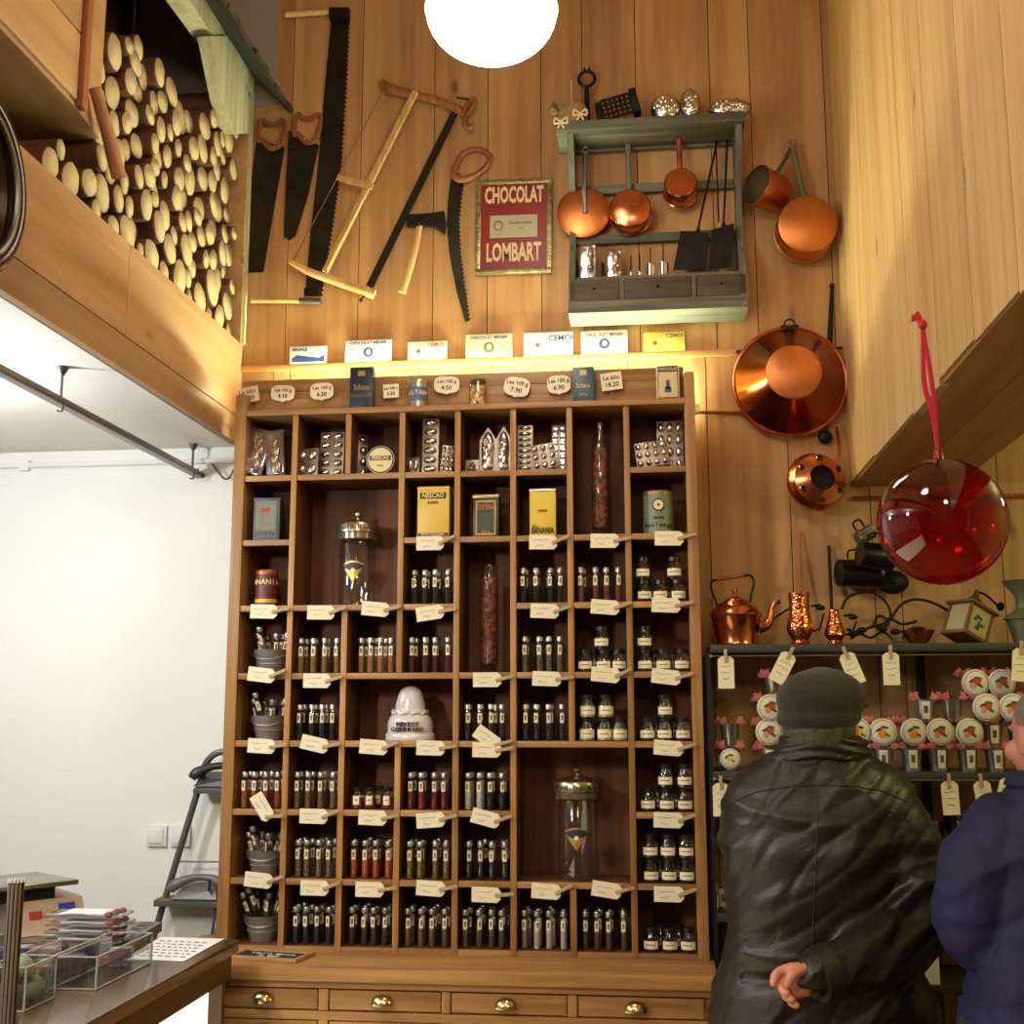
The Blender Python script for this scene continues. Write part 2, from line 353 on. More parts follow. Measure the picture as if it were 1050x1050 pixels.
m = MB(); m.box(2.38, 2.42, -1.5, YW, 0, 2.5); struct(m, 'wall_right', mat('right_plaster', (200, 190, 130), .8))
m = MB(); m.box(-4.2, 2.42, -2.1, -2.0, 0, ZTOP + .05); struct(m, 'wall_front', mat('shop_front_brown', (150, 118, 84), .8, noise=.3, nscale=2))
m = MB(); m.box(-4.2, 2.42, -2, YW + .1, -.05, 0); struct(m, 'floor', wood('floor_boards', (140, 104, 70), (100, 70, 44), 'Y'))
m = MB(); m.box(-1.9, XRT + .03, -2, YW + .05, ZTOP, ZTOP + .05); struct(m, 'ceiling', mat('high_ceiling', (190, 160, 120), .9))
m = MB(); m.tube([WP(716, 423, .012), WP(762, 423, .012)], .005); m.tube([WP(874, 511, .012), (1.9, YW - .012, WP(1050, 511).z)], .006)
struct(m, 'trim_5', COPPERM)
m = MB(); a = onY(0, 478, YW + .035); b = onY(240, 472, YW + .035); m.tube([(-3.5, YW + .035, b.z), (-1.2, YW + .035, b.z)], .008)
m.box(-1.9, -1.87, YW + .03, YW + .05, b.z - .015, b.z + .015); struct(m, 'trim_6', WHITE)
# ================================================================ SPICE CABINET
CX = [-1.0811, -.9435, -.7961, -.6489, -.4990, -.3505, -.2014, -.0516, .1007]
RZ = [E + v for v in (.798, .626, .4505, .2746, .0966, -.077, -.2502, -.4216, -.583)]
T2 = .0078; YB = YC + .165
LEFTX, RIGHTX = -1.112, .128
INW = wood('cabinet_inner_shaded_wood', (112, 68, 34), (76, 44, 20), 'Z', rough=.6, knots=False, scale=1.4)  # darker copy of the cabinet wood: shade inside the pigeonholes as colour
zct = E - .592; YBF = 2.945
cab = thing('spice_cabinet', 'tall honey-brown wooden pigeonhole cabinet full of spice tubes above brass-handled drawers', 'cabinet', (-.49, YC + .1, 0))
m = MB(); m.box(LEFTX, CX[0], YC - .002, YB + .01, zct, E + .86, bev=.0015); m.build('stile', CABW, cab)
m = MB(); m.box(CX[8], CX[8] + .027, YC - .002, YB + .01, zct, E + .885, bev=.0015); m.build('stile', CABW, cab)
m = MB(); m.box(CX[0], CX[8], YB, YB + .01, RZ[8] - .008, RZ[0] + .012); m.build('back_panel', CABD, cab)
m = MB(); m.box(CX[0], CX[8], YC - .006, YB + .01, RZ[0], RZ[0] + .016, bev=.003); m.build('top_shelf', CABX, cab)
m = MB(); zb0 = RZ[0] + .016
for z0, z1 in ((zb0, zb0 + .062), (zb0 + .063, E + .912)): m.box(CX[0] - .03, CX[8], YC + .045, YC + .062, z0, z1, bev=.001)
m.build('top_board', CABX, cab)
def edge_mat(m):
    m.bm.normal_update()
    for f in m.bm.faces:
        if abs(f.normal.y) < .5 and f.calc_center_median().y > YC + .004: f.material_index = 1  # front edges stay honey, inner faces get the painted shade
absent_div = {(2, 1), (2, 2), (3, 4), (6, 5), (6, 6)}
absent_sh = {(2, 1), (2, 2), (1, 6), (3, 4), (6, 5), (6, 6)}      # (row boundary, column)
for i in range(1, 8):
    r = 0
    while r < 8:
        if (i, r) in absent_div: r += 1; continue
        r2 = r
        while r2 < 8 and (i, r2) not in absent_div: r2 += 1
        z1 = RZ[r] - (T2 if r else 0); z0 = RZ[r2] + (T2 if r2 < 8 else -.009)
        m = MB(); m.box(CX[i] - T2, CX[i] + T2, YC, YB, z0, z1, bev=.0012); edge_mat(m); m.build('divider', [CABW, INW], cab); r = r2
def xl(c): return CX[c] + (T2 if c else 0)
def xr(c): return CX[c + 1] - (T2 if c < 7 else 0)
for j in range(1, 9):
    c = 0
    while c < 8:
        if (j, c) in absent_sh: c += 1; continue
        c2 = c
        while c2 < 7 and (j, c2 + 1) not in absent_sh and (((c2 + 1, j - 1) in absent_div) or (j < 8 and (c2 + 1, j) in absent_div)): c2 += 1
        # merge across a divider that is missing above or below
        a = xl(c); b = xr(c2)
        if (c, j - 1) in absent_div and False: a = CX[c]
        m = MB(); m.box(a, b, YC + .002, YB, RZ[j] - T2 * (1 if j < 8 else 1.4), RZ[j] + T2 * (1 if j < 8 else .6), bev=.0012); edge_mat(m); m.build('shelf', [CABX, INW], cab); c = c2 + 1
# base
m = MB(); m.box(-1.23, RIGHTX + .012, YBF - .018, YB + .05, zct - .034, zct, bev=.008); m.build('counter_top', CABX, cab)
m = MB(); m.box(-1.21, RIGHTX, YBF + .012, YB + .05, .1, zct - .034); m.box(-1.2, RIGHTX - .01, YBF + .05, YB, 0, .1)
m.box(-1.216, RIGHTX + .004, YBF - .004, YBF + .012, zct - .050, zct - .034, bev=.003); m.build('base', CABX, cab)
def bpx(px, py): return onY(px, py, YBF)
cols = [(-1.21, bpx(326.5, 1020).x), (bpx(337, 1020).x, bpx(452.7, 1020).x), (bpx(462, 1020).x, bpx(582, 1020).x), (bpx(592, 1020).x, RIGHTX - .02)]
zr1 = (bpx(400, 1038).z, zct - .052); hh = zr1[1] - zr1[0]
hx = [270, 392, 519, 652]
for r in range(4):
    z1 = zr1[1] - r * (hh + .022); z0 = z1 - hh
    m = MB(); m.box(-1.21, RIGHTX, YBF - .0, YBF + .012, z0 - .022, z0 - .0015, bev=.003); m.build('rail', CABX, cab)
    for k, (a, b) in enumerate(cols):
        m = MB(); m.box(a + .002, b - .002, YBF + .001, YBF + .03, z0 + .002, z1 - .002, bev=.003); d = m.build('drawer', CABX, cab)
        if k < 3 and r == 0 or k < 3:
            m = MB(); m.box(b + .0005, cols[k + 1][0] - .0005, YBF - .001, YBF + .012, z0, z1, bev=.002); m.build('mullion', CABW, cab)
        hp = bpx(hx[k], 1014 + 5 * k); hz = z0 + hh * .52; hxx = hp.x
        m = MB()
        # cup pull: quarter shell with a flange
        rows = []
        for a_ in range(9):
            th = pi * a_ / 8; rows.append([Vector((hxx - cos(th) * .026, YBF - sin(ph) * .022 * sin(th) ** .5 - .001, hz - .009 + cos(ph) * .024 * sin(th) ** .6)) for ph in [pi / 2 * q / 6 for q in range(7)]])
        gv = [[m.bm.verts.new(v) for v in rw] for rw in rows]; fs = [m.bm.faces.new((gv[i][j], gv[i + 1][j], gv[i + 1][j + 1], gv[i][j + 1])) for i in range(8) for j in range(6)]
        m._fin(fs, 0, True)
        m.build('cup_handle', BRASS, d)
m = MB()
# ---------------------------------------------------------------- prototypes for what the pigeonholes hold
HID = []
def cell(c, r): return xl(c), xr(c), RZ[r + 1] + T2 * (1 if r < 7 else .6)
def where(c, r): return f'{ORD[c]} column, {ORD[r]} row'
mesh_g = MB().lathe([(0, .0), (.0075, .0), (.0085, .002), (.0085, .074), (.0072, .078)], 12).bm
def mk(mb, name, mats):
    o = mb.build(name, mats); me = o.data; bpy.data.objects.remove(o); return me
ME_TG = mk(MB().lathe([(0, 0), (.0070, .0004), (.0085, .003), (.0085, .075), (.0074, .0785), (.0074, .081)], 12), 'glass_tube', TUBEG)
ME_TC = mk(MB().lathe([(.0076, .0795), (.0090, .0795), (.0090, .0905), (.0082, .092), (0, .092)], 14), 'cap', CAPM)
def label_mesh():
    mb = MB(); n = 6; R_ = .0089
    for z0, z1, mi, a0, a1 in ((.045, .070, 0, -.62, .62), (.052, .064, 1, -.26, .26), (.0555, .0575, 0, -.1, .1)):
        rr = R_ + .0001 * (mi + (z0 == .0555) * 2)
        vs = [[mb.bm.verts.new((rr * sin(a0 + (a1 - a0) * k / n), -rr * cos(a0 + (a1 - a0) * k / n), z)) for k in range(n + 1)] for z in (z0, z1)]
        mb._fin([mb.bm.faces.new((vs[0][k], vs[0][k + 1], vs[1][k + 1], vs[1][k])) for k in range(n)], mi, True)
    return mk(mb, 'label', [CREAM, mat('label_mark', (88, 76, 60), .7)])
ME_TL = label_mesh()
_cm = {}
def contents(c1, c2, h):
    k = (c1, c2, h)
    if k not in _cm:
        mt = speckled('spice_%d_%d_%d_%d' % (c1 + (int(c2[0]),)), c1, c2, 420, .85, .5)
        _cm[k] = mk(MB().lathe([(0, .0012), (.0066, .0014), (.0078, .0035), (.0078, h), (0, h + .001)], 12), 'contents', mt)
    return _cm[k]
def child(me, parent, loc=(0, 0, 0), rot=(0, 0, 0)):
    o = bpy.data.objects.new(me.name.split('.')[0], me); COL.objects.link(o); o.parent = parent; o.location = loc; o.rotation_euler = rot; return o
def tube(loc, spice, label, group, rot=(0, 0, 0), turn=0, lab=True):
    t = thing('spice_tube', label, 'spice tube', loc, group); t.rotation_euler = rot
    child(ME_TG, t); child(ME_TC, t); child(contents(*spice), t)
    if lab: child(ME_TL, t, rot=(0, 0, turn))
    return t
TC = {  # (col,row): (dark, light, fill height, colour words)
 (3, 2): ((24, 18, 16), (52, 44, 38), .058, 'black grains'), (5, 2): ((12, 12, 14), (26, 26, 28), .07, 'jet black powder'), (6, 2): ((70, 34, 22), (150, 84, 56), .045, 'reddish flakes'),
 (1, 3): ((128, 94, 52), (160, 122, 72), .052, 'sandy beige powder'), (2, 3): ((140, 88, 52), (184, 132, 88), .05, 'light tan powder'), (3, 3): ((70, 22, 22), (96, 36, 32), .045, 'dark wine-red powder'), (5, 3): ((60, 50, 44), (140, 126, 112), .06, 'mottled grey grains'),
 (1, 4): ((26, 18, 14), (46, 34, 26), .07, 'very dark brown powder'), (4, 4): ((30, 22, 18), (64, 50, 38), .05, 'dark brown grains'), (5, 4): ((20, 20, 24), (40, 40, 44), .07, 'black grains'),
 (0, 5): ((128, 62, 22), (178, 98, 44), .07, 'orange-brown powder'), (1, 5): ((80, 60, 34), (146, 116, 70), .07, 'brown seeds'), (3, 5): ((100, 16, 22), (140, 40, 42), .07, 'crimson powder'), (4, 5): ((190, 180, 172), (224, 216, 204), .07, 'white crystals or black grains'),
 (1, 6): ((64, 50, 32), (150, 128, 92), .068, 'mixed brown seeds'), (2, 6): ((160, 62, 16), (206, 98, 34), .07, 'orange powder'), (3, 6): ((98, 82, 22), (146, 126, 44), .07, 'olive green powder'), (4, 6): ((20, 16, 14), (60, 50, 42), .045, 'black peppercorns'),
 (1, 7): ((12, 14, 14), (28, 32, 34), .07, 'black powder'), (2, 7): ((40, 24, 16), (70, 46, 32), .062, 'dark brown powder'), (3, 7): ((72, 56, 36), (124, 104, 72), .056, 'grey-brown herbs'), (4, 7): ((44, 38, 28), (90, 82, 60), .056, 'dark green-brown herbs'), (5, 7): ((178, 168, 150), (214, 206, 190), .066, 'pale grey salt'), (6, 7): ((64, 46, 26), (94, 72, 44), .055, 'dull brown powder')}
NT = 0
for (c, r), (c1, c2, h, words) in TC.items():
    a, b, z = cell(c, r)
    lab = f'glass spice tube of {words} with silver cap, {where(c, r)}'
    rows = 3 if r >= 5 else 2
    n = 4
    for k in range(rows):
        for q in range(n):
            if k == 1 and q == 3 and r < 5: continue
            if k == 2 and q % 2 == (c % 2): continue
            x = a + .021 + q * ((b - a - .042) / 3) + random.uniform(-.003, .003) + random.uniform(-.003, .003)
            if c == 2 and r == 3: x = a + .032 + q * ((b - a - .052) / 3) + (.008 if k else 0)
            y = YC + .028 + k * .036 + random.uniform(-.005, .005)
            sp = (c1, c2, h)
            if (c, r) == (4, 5) and q > 1: sp = ((14, 14, 18), (30, 30, 34), .07)
            if (c, r) == (5, 7) and q == 0: sp = ((140, 116, 92), (168, 142, 116), .066)
            tube((x, y, z + .0004), sp, lab, f'spice tubes in {where(c, r)}', turn=random.uniform(-.3, .3)); NT += 1
# small dark spice jars
def jar_protos(c1, c2, rad=.0205, h=.058, lbl=True, small=False):
    r = rad
    g = mk(MB().lathe([(0, 0), (r * .9, .0), (r, .003), (r, h * .62), (r * .72, h * .76), (r * .72, h * .82)], 18), 'glass_jar', JARG)
    l = mk(MB().lathe([(r * .74, h * .8), (r * .8, h * .8), (r * .8, h * .98), (r * .74, h), (0, h)], 18), 'lid', JARLID)
    s = mk(MB().lathe([(0, .0015), (r * .9, .002), (r * .95, .004), (r * .95, h * .5), (0, h * .53)], 16), 'contents', speckled('jar_spice_%d_%d' % (c1[0], c2[0]), c1, c2, 260, .8, .8))
    mb = MB(); n = 8; a0, a1 = (-1.0, 1.0) if not small else (-.5, .5); z0, z1 = (h * .14, h * .46) if not small else (h * .2, h * .6)
    for (za, zb_, aa, ab, mi, rr) in ((z0, z1, a0, a1, 0, r * 1.015), (z0 + (z1 - z0) * .45, z0 + (z1 - z0) * .6, a0 * .6, a1 * .6, 1, r * 1.02)):
        vs = [[mb.bm.verts.new((rr * sin(aa + (ab - aa) * k / n), -rr * cos(aa + (ab - aa) * k / n), z)) for k in range(n + 1)] for z in (za, zb_)]
        mb._fin([mb.bm.faces.new((vs[0][k], vs[0][k + 1], vs[1][k + 1], vs[1][k])) for k in range(n)], mi, True)
    lm = mk(mb, 'label', [CREAM, mat('jar_ink', (150, 128, 96), .8)])
    return g, l, s, lm
JD = jar_protos((36, 16, 12), (72, 32, 24)); JY = jar_protos((196, 178, 120), (236, 224, 176)); JR = jar_protos((96, 22, 14), (160, 48, 28), .0165, .056, small=True)
JH = .058
def jar(px, c, r, lvl, P, label, group, dy=.0, yo=.03):
    z = cell(c, r)[2] + lvl * (JH + .0004); y = YC + yo + dy; x = onY(px, 700, y).x
    a, b, _ = cell(c, r); x = min(max(x, a + .0212), b - .0212)
    t = thing('spice_jar', label, 'spice jar', (x, y, z + .0003), group)
    for me in P: child(me, t, rot=(0, 0, random.uniform(-.25, .25)) if me.name.startswith('label') else (0, 0, 0))
PX = lambda x: 465 + x / 4.04
JS = {(7, 2): ([(662, 0), (679.5, 0), (697.5, 0)], [(662, 1), (694, 1)]), (7, 3): ([(662, 0), (681, 0), (699.5, 0)], [(662, 1)]),
      (6, 3): ([(600.6, 0), (620, 0), (637, 0)], [(618, 1)]), (7, 4): ([(663, 0), (681, 0), (699, 0)], [(681, 1)]),
      (7, 5): ([(663, 0), (681.5, 0), (701, 0)], [(681, 1), (700.5, 1)]), (7, 6): ([(664, 0), (682, 0), (701.4, 0)], [(664, 1), (682, 1), (701.4, 1)]),
      (7, 7): ([(663, 0), (681, 0), (700, 0)], [])}
lastx = {}
for (c, r), (bot, top) in JS.items():
    for px, l in bot + top:
        jar(px, c, r, l, JD, f'dark spice jar, {"upper" if l else "lower"} layer, {where(c, r)} of the cabinet', f'dark spice jars in {where(c, r)}, {"upper" if l else "lower"} layer')
    for px, l in bot[:2]:
        jar(px + 9, c, r, 0, JD, f'dark jar behind the front jars, {where(c, r)} of the cabinet', f'rear jars in {where(c, r)}', dy=.05)
for px, l in ((601, 0), (619.5, 0), (637, 0), (602, 1), (621, 1)):
    jar(px, 6, 4, l, JY, f'small jar of pale yellow pieces, {"upper" if l else "lower"} layer, {where(6, 4)}', f'pale yellow jars in {where(6, 4)}, {"upper" if l else "lower"} layer')
for px, dy in ((368.6, 0), (381.5, 0), (399.5, 0), (375, .045), (391, .045)):
    jar(px, 2, 5, 0, JR, f'small wide jar of red spice, {"rear" if dy else "front"} of {where(2, 5)}', f'red jars at the {"rear" if dy else "front"} of {where(2, 5)}', dy=dy)
# zinc buckets with loose tubes
def bucket(r, words, tubes):
    a, b, z = cell(0, r); x = (a + b) / 2 + .004; y = YC + .07; R0, R1, h = .033, .047, .062
    nm = f'small galvanised bucket of loose spice tubes, left column, {ORD[r]} row down'
    t = thing('zinc_bucket', nm, 'bucket', (x, y, z + .0004), 'zinc buckets in the left column')
    del t['group']
    MB().lathe([(0, .002), (R0, .002), (R0, 0), (R0 + .001, .001), (R1, h), (R1 + .002, h + .002), (R1 - .001, h + .002), (R0 - .001, .005), (0, .005)], 24).build('pail', ZINC, t, world=False)
    mb = MB(); mb.tube([(R1 * cos(k / 24 * 2 * pi) * .86, R1 * sin(k / 24 * 2 * pi) * .86, h * .42) for k in range(24)], .0012, 6, closed=True); mb.build('rib', ZINC, t, world=False)
    mb = MB(); mb.tube([(-(R1 + .001) * cos(u), -(R1 * .9) * sin(u) , h - .004 - .02 * sin(u)) for u in [pi * k / 10 for k in range(11)]], .001, 6); mb.build('bail_handle', ZINC, t, world=False)
    for i, (dx, dy, tx, ty, dz, sp) in enumerate(tubes):
        o = tube((x + dx, y + dy, z + .007 + dz), sp, f'{words[i % len(words)]} spice tube standing loose in the bucket of the {ORD[r]} row', f'tubes in the bucket of the {ORD[r]} row', rot=(tx, ty, 0), turn=random.uniform(-1, 1))
        o['label'] = f'loose spice tube stuck in the zinc bucket of the {ORD[r]} row from the top'
SP = [((96, 74, 48), (150, 124, 90), .06), ((40, 28, 20), (70, 54, 40), .06), ((60, 40, 24), (110, 84, 52), .05)]
base = [(-.020, -.004, .1, -.3, .012), (.002, .014, -.1, .02, .006), (.020, .006, -.05, .22, .008), (-.006, -.014, .25, -.32, .03), (.012, -.014, .2, .1, .01), (-.012, .018, -.1, -.12, .008), (.026, -.006, .1, .35, .012)]
for r in (3, 4, 6, 7):
    tb = []
    for i, (dx, dy, tx, ty, dz) in enumerate(base):
        k = {3: .6, 4: .8, 6: .8, 7: 1.0}[r]
        tb.append((dx, dy, tx + random.uniform(-.08, .08), ty * k + random.uniform(-.06, .06), dz + (.016 if r == 7 else 0), SP[(i + r) % 3]))
    bucket(r, ['pale', 'dark', 'brown'], tb)
# ---------------------------------------------------------------- tall storage jars and apothecary jars
BEAN = speckled('red_brown_beans', (72, 28, 18), (150, 74, 50), 110, .5, 1.0)
def tall_jar(c, r, cxpx, topz, label, neck):
    a, b, z = cell(c, r); x = onY(cxpx, 560, YC + .06).x; R_ = .024; h = topz - z
    t = thing('storage_jar', label, 'jar', (x, YC + .06, z + .0004))
    pr = [(0, 0), (R_ * 1.1, 0), (R_ * 1.1, .004), (R_ * .7, .012), (R_, .022), (R_, h - .06)] + ([(R_ * .8, h - .045), (R_ * .5, h - .035), (R_ * .5, h - .004), (R_ * .56, h)] if neck else [(R_, h - .012), (R_ * .7, h - .002), (0, h)])
    MB().lathe(pr, 24).build('glass_jar', JARG, t, world=False)
    MB().lathe([(0, .022), (R_ * .93, .024), (R_ * .93, h - (.062 if neck else .042)), (0, h - (.06 if neck else .038))], 20).build('contents', BEAN, t, world=False)
    if neck: MB().lathe([(0, h - .006), (R_ * .46, h - .006), (R_ * .46, h), (R_ * .6, h + .001), (R_ * .6, h + .008), (0, h + .010)], 20).build('stopper', JARG, t, world=False)
tall_jar(6, 1, 616.5, onY(616, 438, YC + .06).z, 'tall narrow-necked glass jar of red-brown beans, seventh column below the teal tin', True)
tall_jar(4, 3, 502, onY(502, 577, YC + .06).z, 'tall round-topped glass jar of brown beans, fifth column middle of the cabinet', False)
GOLD = mat('gold_decal', (188, 148, 70), .35, .6); NAVYD = mat('navy_decal', (38, 40, 60), .5)
def decal_fan(mb, R_, zc, s, mi, a0=-1, a1=1, rr=1.01): pass
def apothecary(cxpx, r, base_px, h, R_, label, lid_tx):
    z = RZ[r + 1] + T2; y = YC + .075; x = onY(cxpx, 600, y).x
    t = thing('apothecary_jar', label, 'jar', (x, y, z + .0004))
    zb_ = h * .72
    MB().lathe([(0, 0), (R_ * .96, 0), (R_, .004), (R_ * .98, .02), (R_, .03), (R_, zb_ * .94), (R_ * .86, zb_), (R_ * .86, zb_ + .006)], 36).build('glass_body', JARG, t, world=False)
    MB().lathe([(0, .006), (R_ * .9, .006), (R_ * .92, .012), (0, .014)], 30).build('glass_foot', JARG, t, world=False)
    MB().lathe([(R_ * .88, zb_), (R_ * 1.12, zb_ + .004), (R_ * 1.12, zb_ + .02)], 36).build('collar', mat('collar_glass', (150, 138, 112), .15, .7), t, world=False)
    MB().lathe([(R_ * 1.12, zb_ + .02), (R_ * 1.24, zb_ + .022), (R_ * 1.24, zb_ + .040), (R_ * 1.18, zb_ + .046), (R_ * .9, zb_ + .052), (R_ * .3, zb_ + .060), (.005, zb_ + .062), (.005, zb_ + .066), (.011, zb_ + .071), (.011, zb_ + .077), (.005, zb_ + .082), (0, zb_ + .083)], 36).build('lid', mat('lid_metal', (176, 164, 138), .22, .9), t, world=False)
    lid = t.children[-1]
    # lettering round the lid rim
    mb = MB(); n = 26
    for k in range(n):
        a_ = -1.2 + 2.4 * k / (n - 1)
        if k % 6 == 5: continue
        rr = R_ * 1.245; mb.box(-.0012, .0012, -.0004, .0004, -.0045, .0045, T=MT((rr * sin(a_), -rr * cos(a_), zb_ + .031), 0, random.uniform(-.3, .3), a_))
    mb.build('rim_lettering', BLACK, t, world=False)
    # gold fan badge with a dark upper band and arc of letters
    mb = MB(); zc = zb_ * .52; nn = 14
    def patch(fn, mi, rr):
        for i in range(nn):
            u0, u1 = -1 + 2 * i / nn, -1 + 2 * (i + 1) / nn
            q = [(u0, fn(u0)[0]), (u1, fn(u1)[0]), (u1, fn(u1)[1]), (u0, fn(u0)[1])]
            vs = [mb.bm.verts.new((rr * sin(u * .62), -rr * cos(u * .62), zc + v)) for u, v in q]
            if abs(q[0][1] - q[3][1]) + abs(q[1][1] - q[2][1]) > 1e-5:
                try: mb._fin([mb.bm.faces.new(vs)], mi, True)
                except Exception: pass
    patch(lambda u: (-.028 + .046 * abs(u) ** 1.1, .018 + .010 * (1 - u * u)), 0, R_ * 1.006)
    patch(lambda u: (.000 + .012 * abs(u) ** 2 + .001, .014 + .009 * (1 - u * u)), 1, R_ * 1.010)
    mb.ball((0, -R_ * 1.012, zc + .002), .006, (1, .1, 1), 2, 12)
    mb.build('badge', [GOLD, NAVYD, CREAM], t, world=False)
apothecary(366, 2, 617, .245, .0485, 'large empty glass jar with gold badge and metal lid, upper left double bay', 'PIERROT GOURMAND')
apothecary(590, 6, 903, .272, .052, 'large empty glass jar with gold badge and domed lid, lower right double bay', '')
# white ceramic stand with lettering (plain stand-in)
a, b, z = cell(3, 4); bx = onY(420.5, 758, YC + .06).x
t = thing('ceramic_display_stand', 'white ceramic display stand lettered PIERROT GOURMAND in the wide middle bay', 'display stand', (bx, YC + .06, z + .0004))
MB().lathe([(0, 0), (.065, 0), (.066, .004), (.065, .016), (.060, .020), (.060, .046), (.054, .060), (.044, .068), (.040, .076), (.0405, .088), (.036, .104), (.032, .118), (.026, .130), (.014, .138), (0, .140)], 36, sy=.62).build('ceramic_body', mat('glazed_ceramic', (214, 204, 200), .25, noise=.05, nscale=14, coat=.6), t, world=False)
mb = MB(); mb.tube([(.0445 * cos(k / 28 * 2 * pi), .029 * sin(k / 28 * 2 * pi), .071 + .004 * sin(k * 2.2)) for k in range(28)], .006, 8, closed=True); mb.build('collar', mat('glazed_ceramic', (0, 0, 0)), t, world=False)
for tx, zz, yy in (('PIERROT', .041, -.0385), ('GOURMAND', .028, -.0385)): lettering(tx, .0155, (0, yy, zz), BLACK, t, bold=.0004, world=False, depth=.0022, sx=.86, spacing=1.18)
# ---------------------------------------------------------------- tins
def rect_tin(px0, px1, py0, py1, yfront, depth, z, name, label, body, parts, rz=0, lid=None, cat='tin'):
    p0 = onY(px0, (py0 + py1) / 2, yfront); p1 = onY(px1, (py0 + py1) / 2, yfront); w = p1.x - p0.x
    h = onY((px0 + px1) / 2, py0, yfront).z - onY((px0 + px1) / 2, py1, yfront).z
    t = thing(name, label, cat, ((p0.x + p1.x) / 2, yfront + depth / 2, z + .0004)); t.rotation_euler.z = rz
    MB().box(-w / 2, w / 2, -depth / 2, depth / 2, 0, h - (.008 if lid else 0), bev=.002).build('tin_body', body, t, world=False)
    if lid: MB().box(-w / 2 - .001, w / 2 + .001, -depth / 2 - .001, depth / 2 + .001, h - .009, h, bev=.002).build('lid', lid, t, world=False)
    f = -depth / 2
    for q in parts:
        if q[0] == 'p':   # panel: u0,u1,v0,v1 as fractions, material, lift
            _, u0, u1, v0, v1, mt, lift = q
            MB().box(-w / 2 + u0 * w, -w / 2 + u1 * w, f - .0003 * lift, f + .0002, v0 * h, v1 * h).build('printed_panel', mt, t, world=False)
        else:
            _, txt, u, v, sz, mt, bold = q[:7]
            lettering(txt, sz * h, (-w / 2 + u * w, f - .0014, v * h), mt, t, bold=bold * h * sz, world=False, depth=.0001, sx=(q[7] if len(q) > 7 else 1), )
    return t, w, h
TYEL = mat('tin_yellow', (214, 178, 66), .4); TBLK = BLACK; TCRM = mat('tin_cream', (222, 204, 150), .45); TRED = mat('tin_red', (176, 52, 32), .5)
TBLU = mat('tin_blue_grey', (78, 88, 94), .4, noise=.2, nscale=40); TGRN = mat('tin_dark_green', (40, 52, 38), .4, noise=.2, nscale=40); TGLD = mat('tin_gold', (170, 138, 64), .4, .4)
NAVY = mat('tin_navy', (28, 38, 62), .35); TEAL = mat('tin_teal', (30, 74, 88), .35)
def zc_(c, r): return cell(c, r)[2]
rect_tin(259.6, 285.6, 508, 552, YC + .02, .045, zc_(0, 1), 'cocoa_tin', 'worn blue-grey cocoa tin lettered BANANIA in the left column under the foil moulds', TBLU,
    [('p', .08, .86, .1, .94, mat('tin_label_grey', (128, 128, 112), .5, noise=.2, nscale=60), 1), ('p', .3, .62, .66, .76, TRED, 2), ('t', 'BANANIA', .46, .17, .19, NAVY, .01, .56)], rz=.1, lid=TBLU)
rect_tin(428, 460.6, 497.6, 550, YC + .015, .05, zc_(3, 1), 'cocoa_tin', 'tall yellow cocoa tin with NESCAO on a black band', TYEL,
    [('p', .08, .9, .76, .88, TBLK, 1), ('t', 'NESCAO', .49, .82, .13, TCRM, .02, .85), ('t', 'SUPER', .49, .68, .075, TBLK, .02), ('p', .02, .98, .02, .09, mat('tin_red_brown', (96, 40, 22), .5), 1), ('t', 'PETIT DEJEUNER', .49, .055, .06, TCRM, .01)], lid=TYEL)
rect_tin(485, 511.5, 503, 547, YC + .03, .045, zc_(4, 1), 'cocoa_tin', 'dark green and gold tin lettered KAMINA', TGRN,
    [('p', .1, .88, .06, .86, TGLD, 1), ('p', .16, .82, .1, .82, TGRN, 2), ('t', 'KAMINA', .49, .7, .18, mat('tin_orange', (190, 84, 34), .5), .02, .58), ('p', .2, .78, .18, .58, mat('tin_moss', (56, 66, 46), .5), 3), ('t', '250 g', .49, .13, .09, TGLD, .01)], lid=mat('tin_gold_lid', (190, 160, 90), .35, .6))
rect_tin(543, 570, 499, 547.5, YC + .02, .05, zc_(5, 1), 'cocoa_tin', 'bright yellow cocoa tin with silver lid lettered BANANIA', mat('tin_bright_yellow', (216, 186, 40), .4),
    [('t', 'BANANIA', .5, .11, .18, TBLK, .03, .60), ('t', 'du', .2, .2, .13, TBLK, .01), ('p', .32, .68, .5, .56, TRED, 1)], lid=mat('tin_silver_lid', (196, 192, 180), .3, .8))
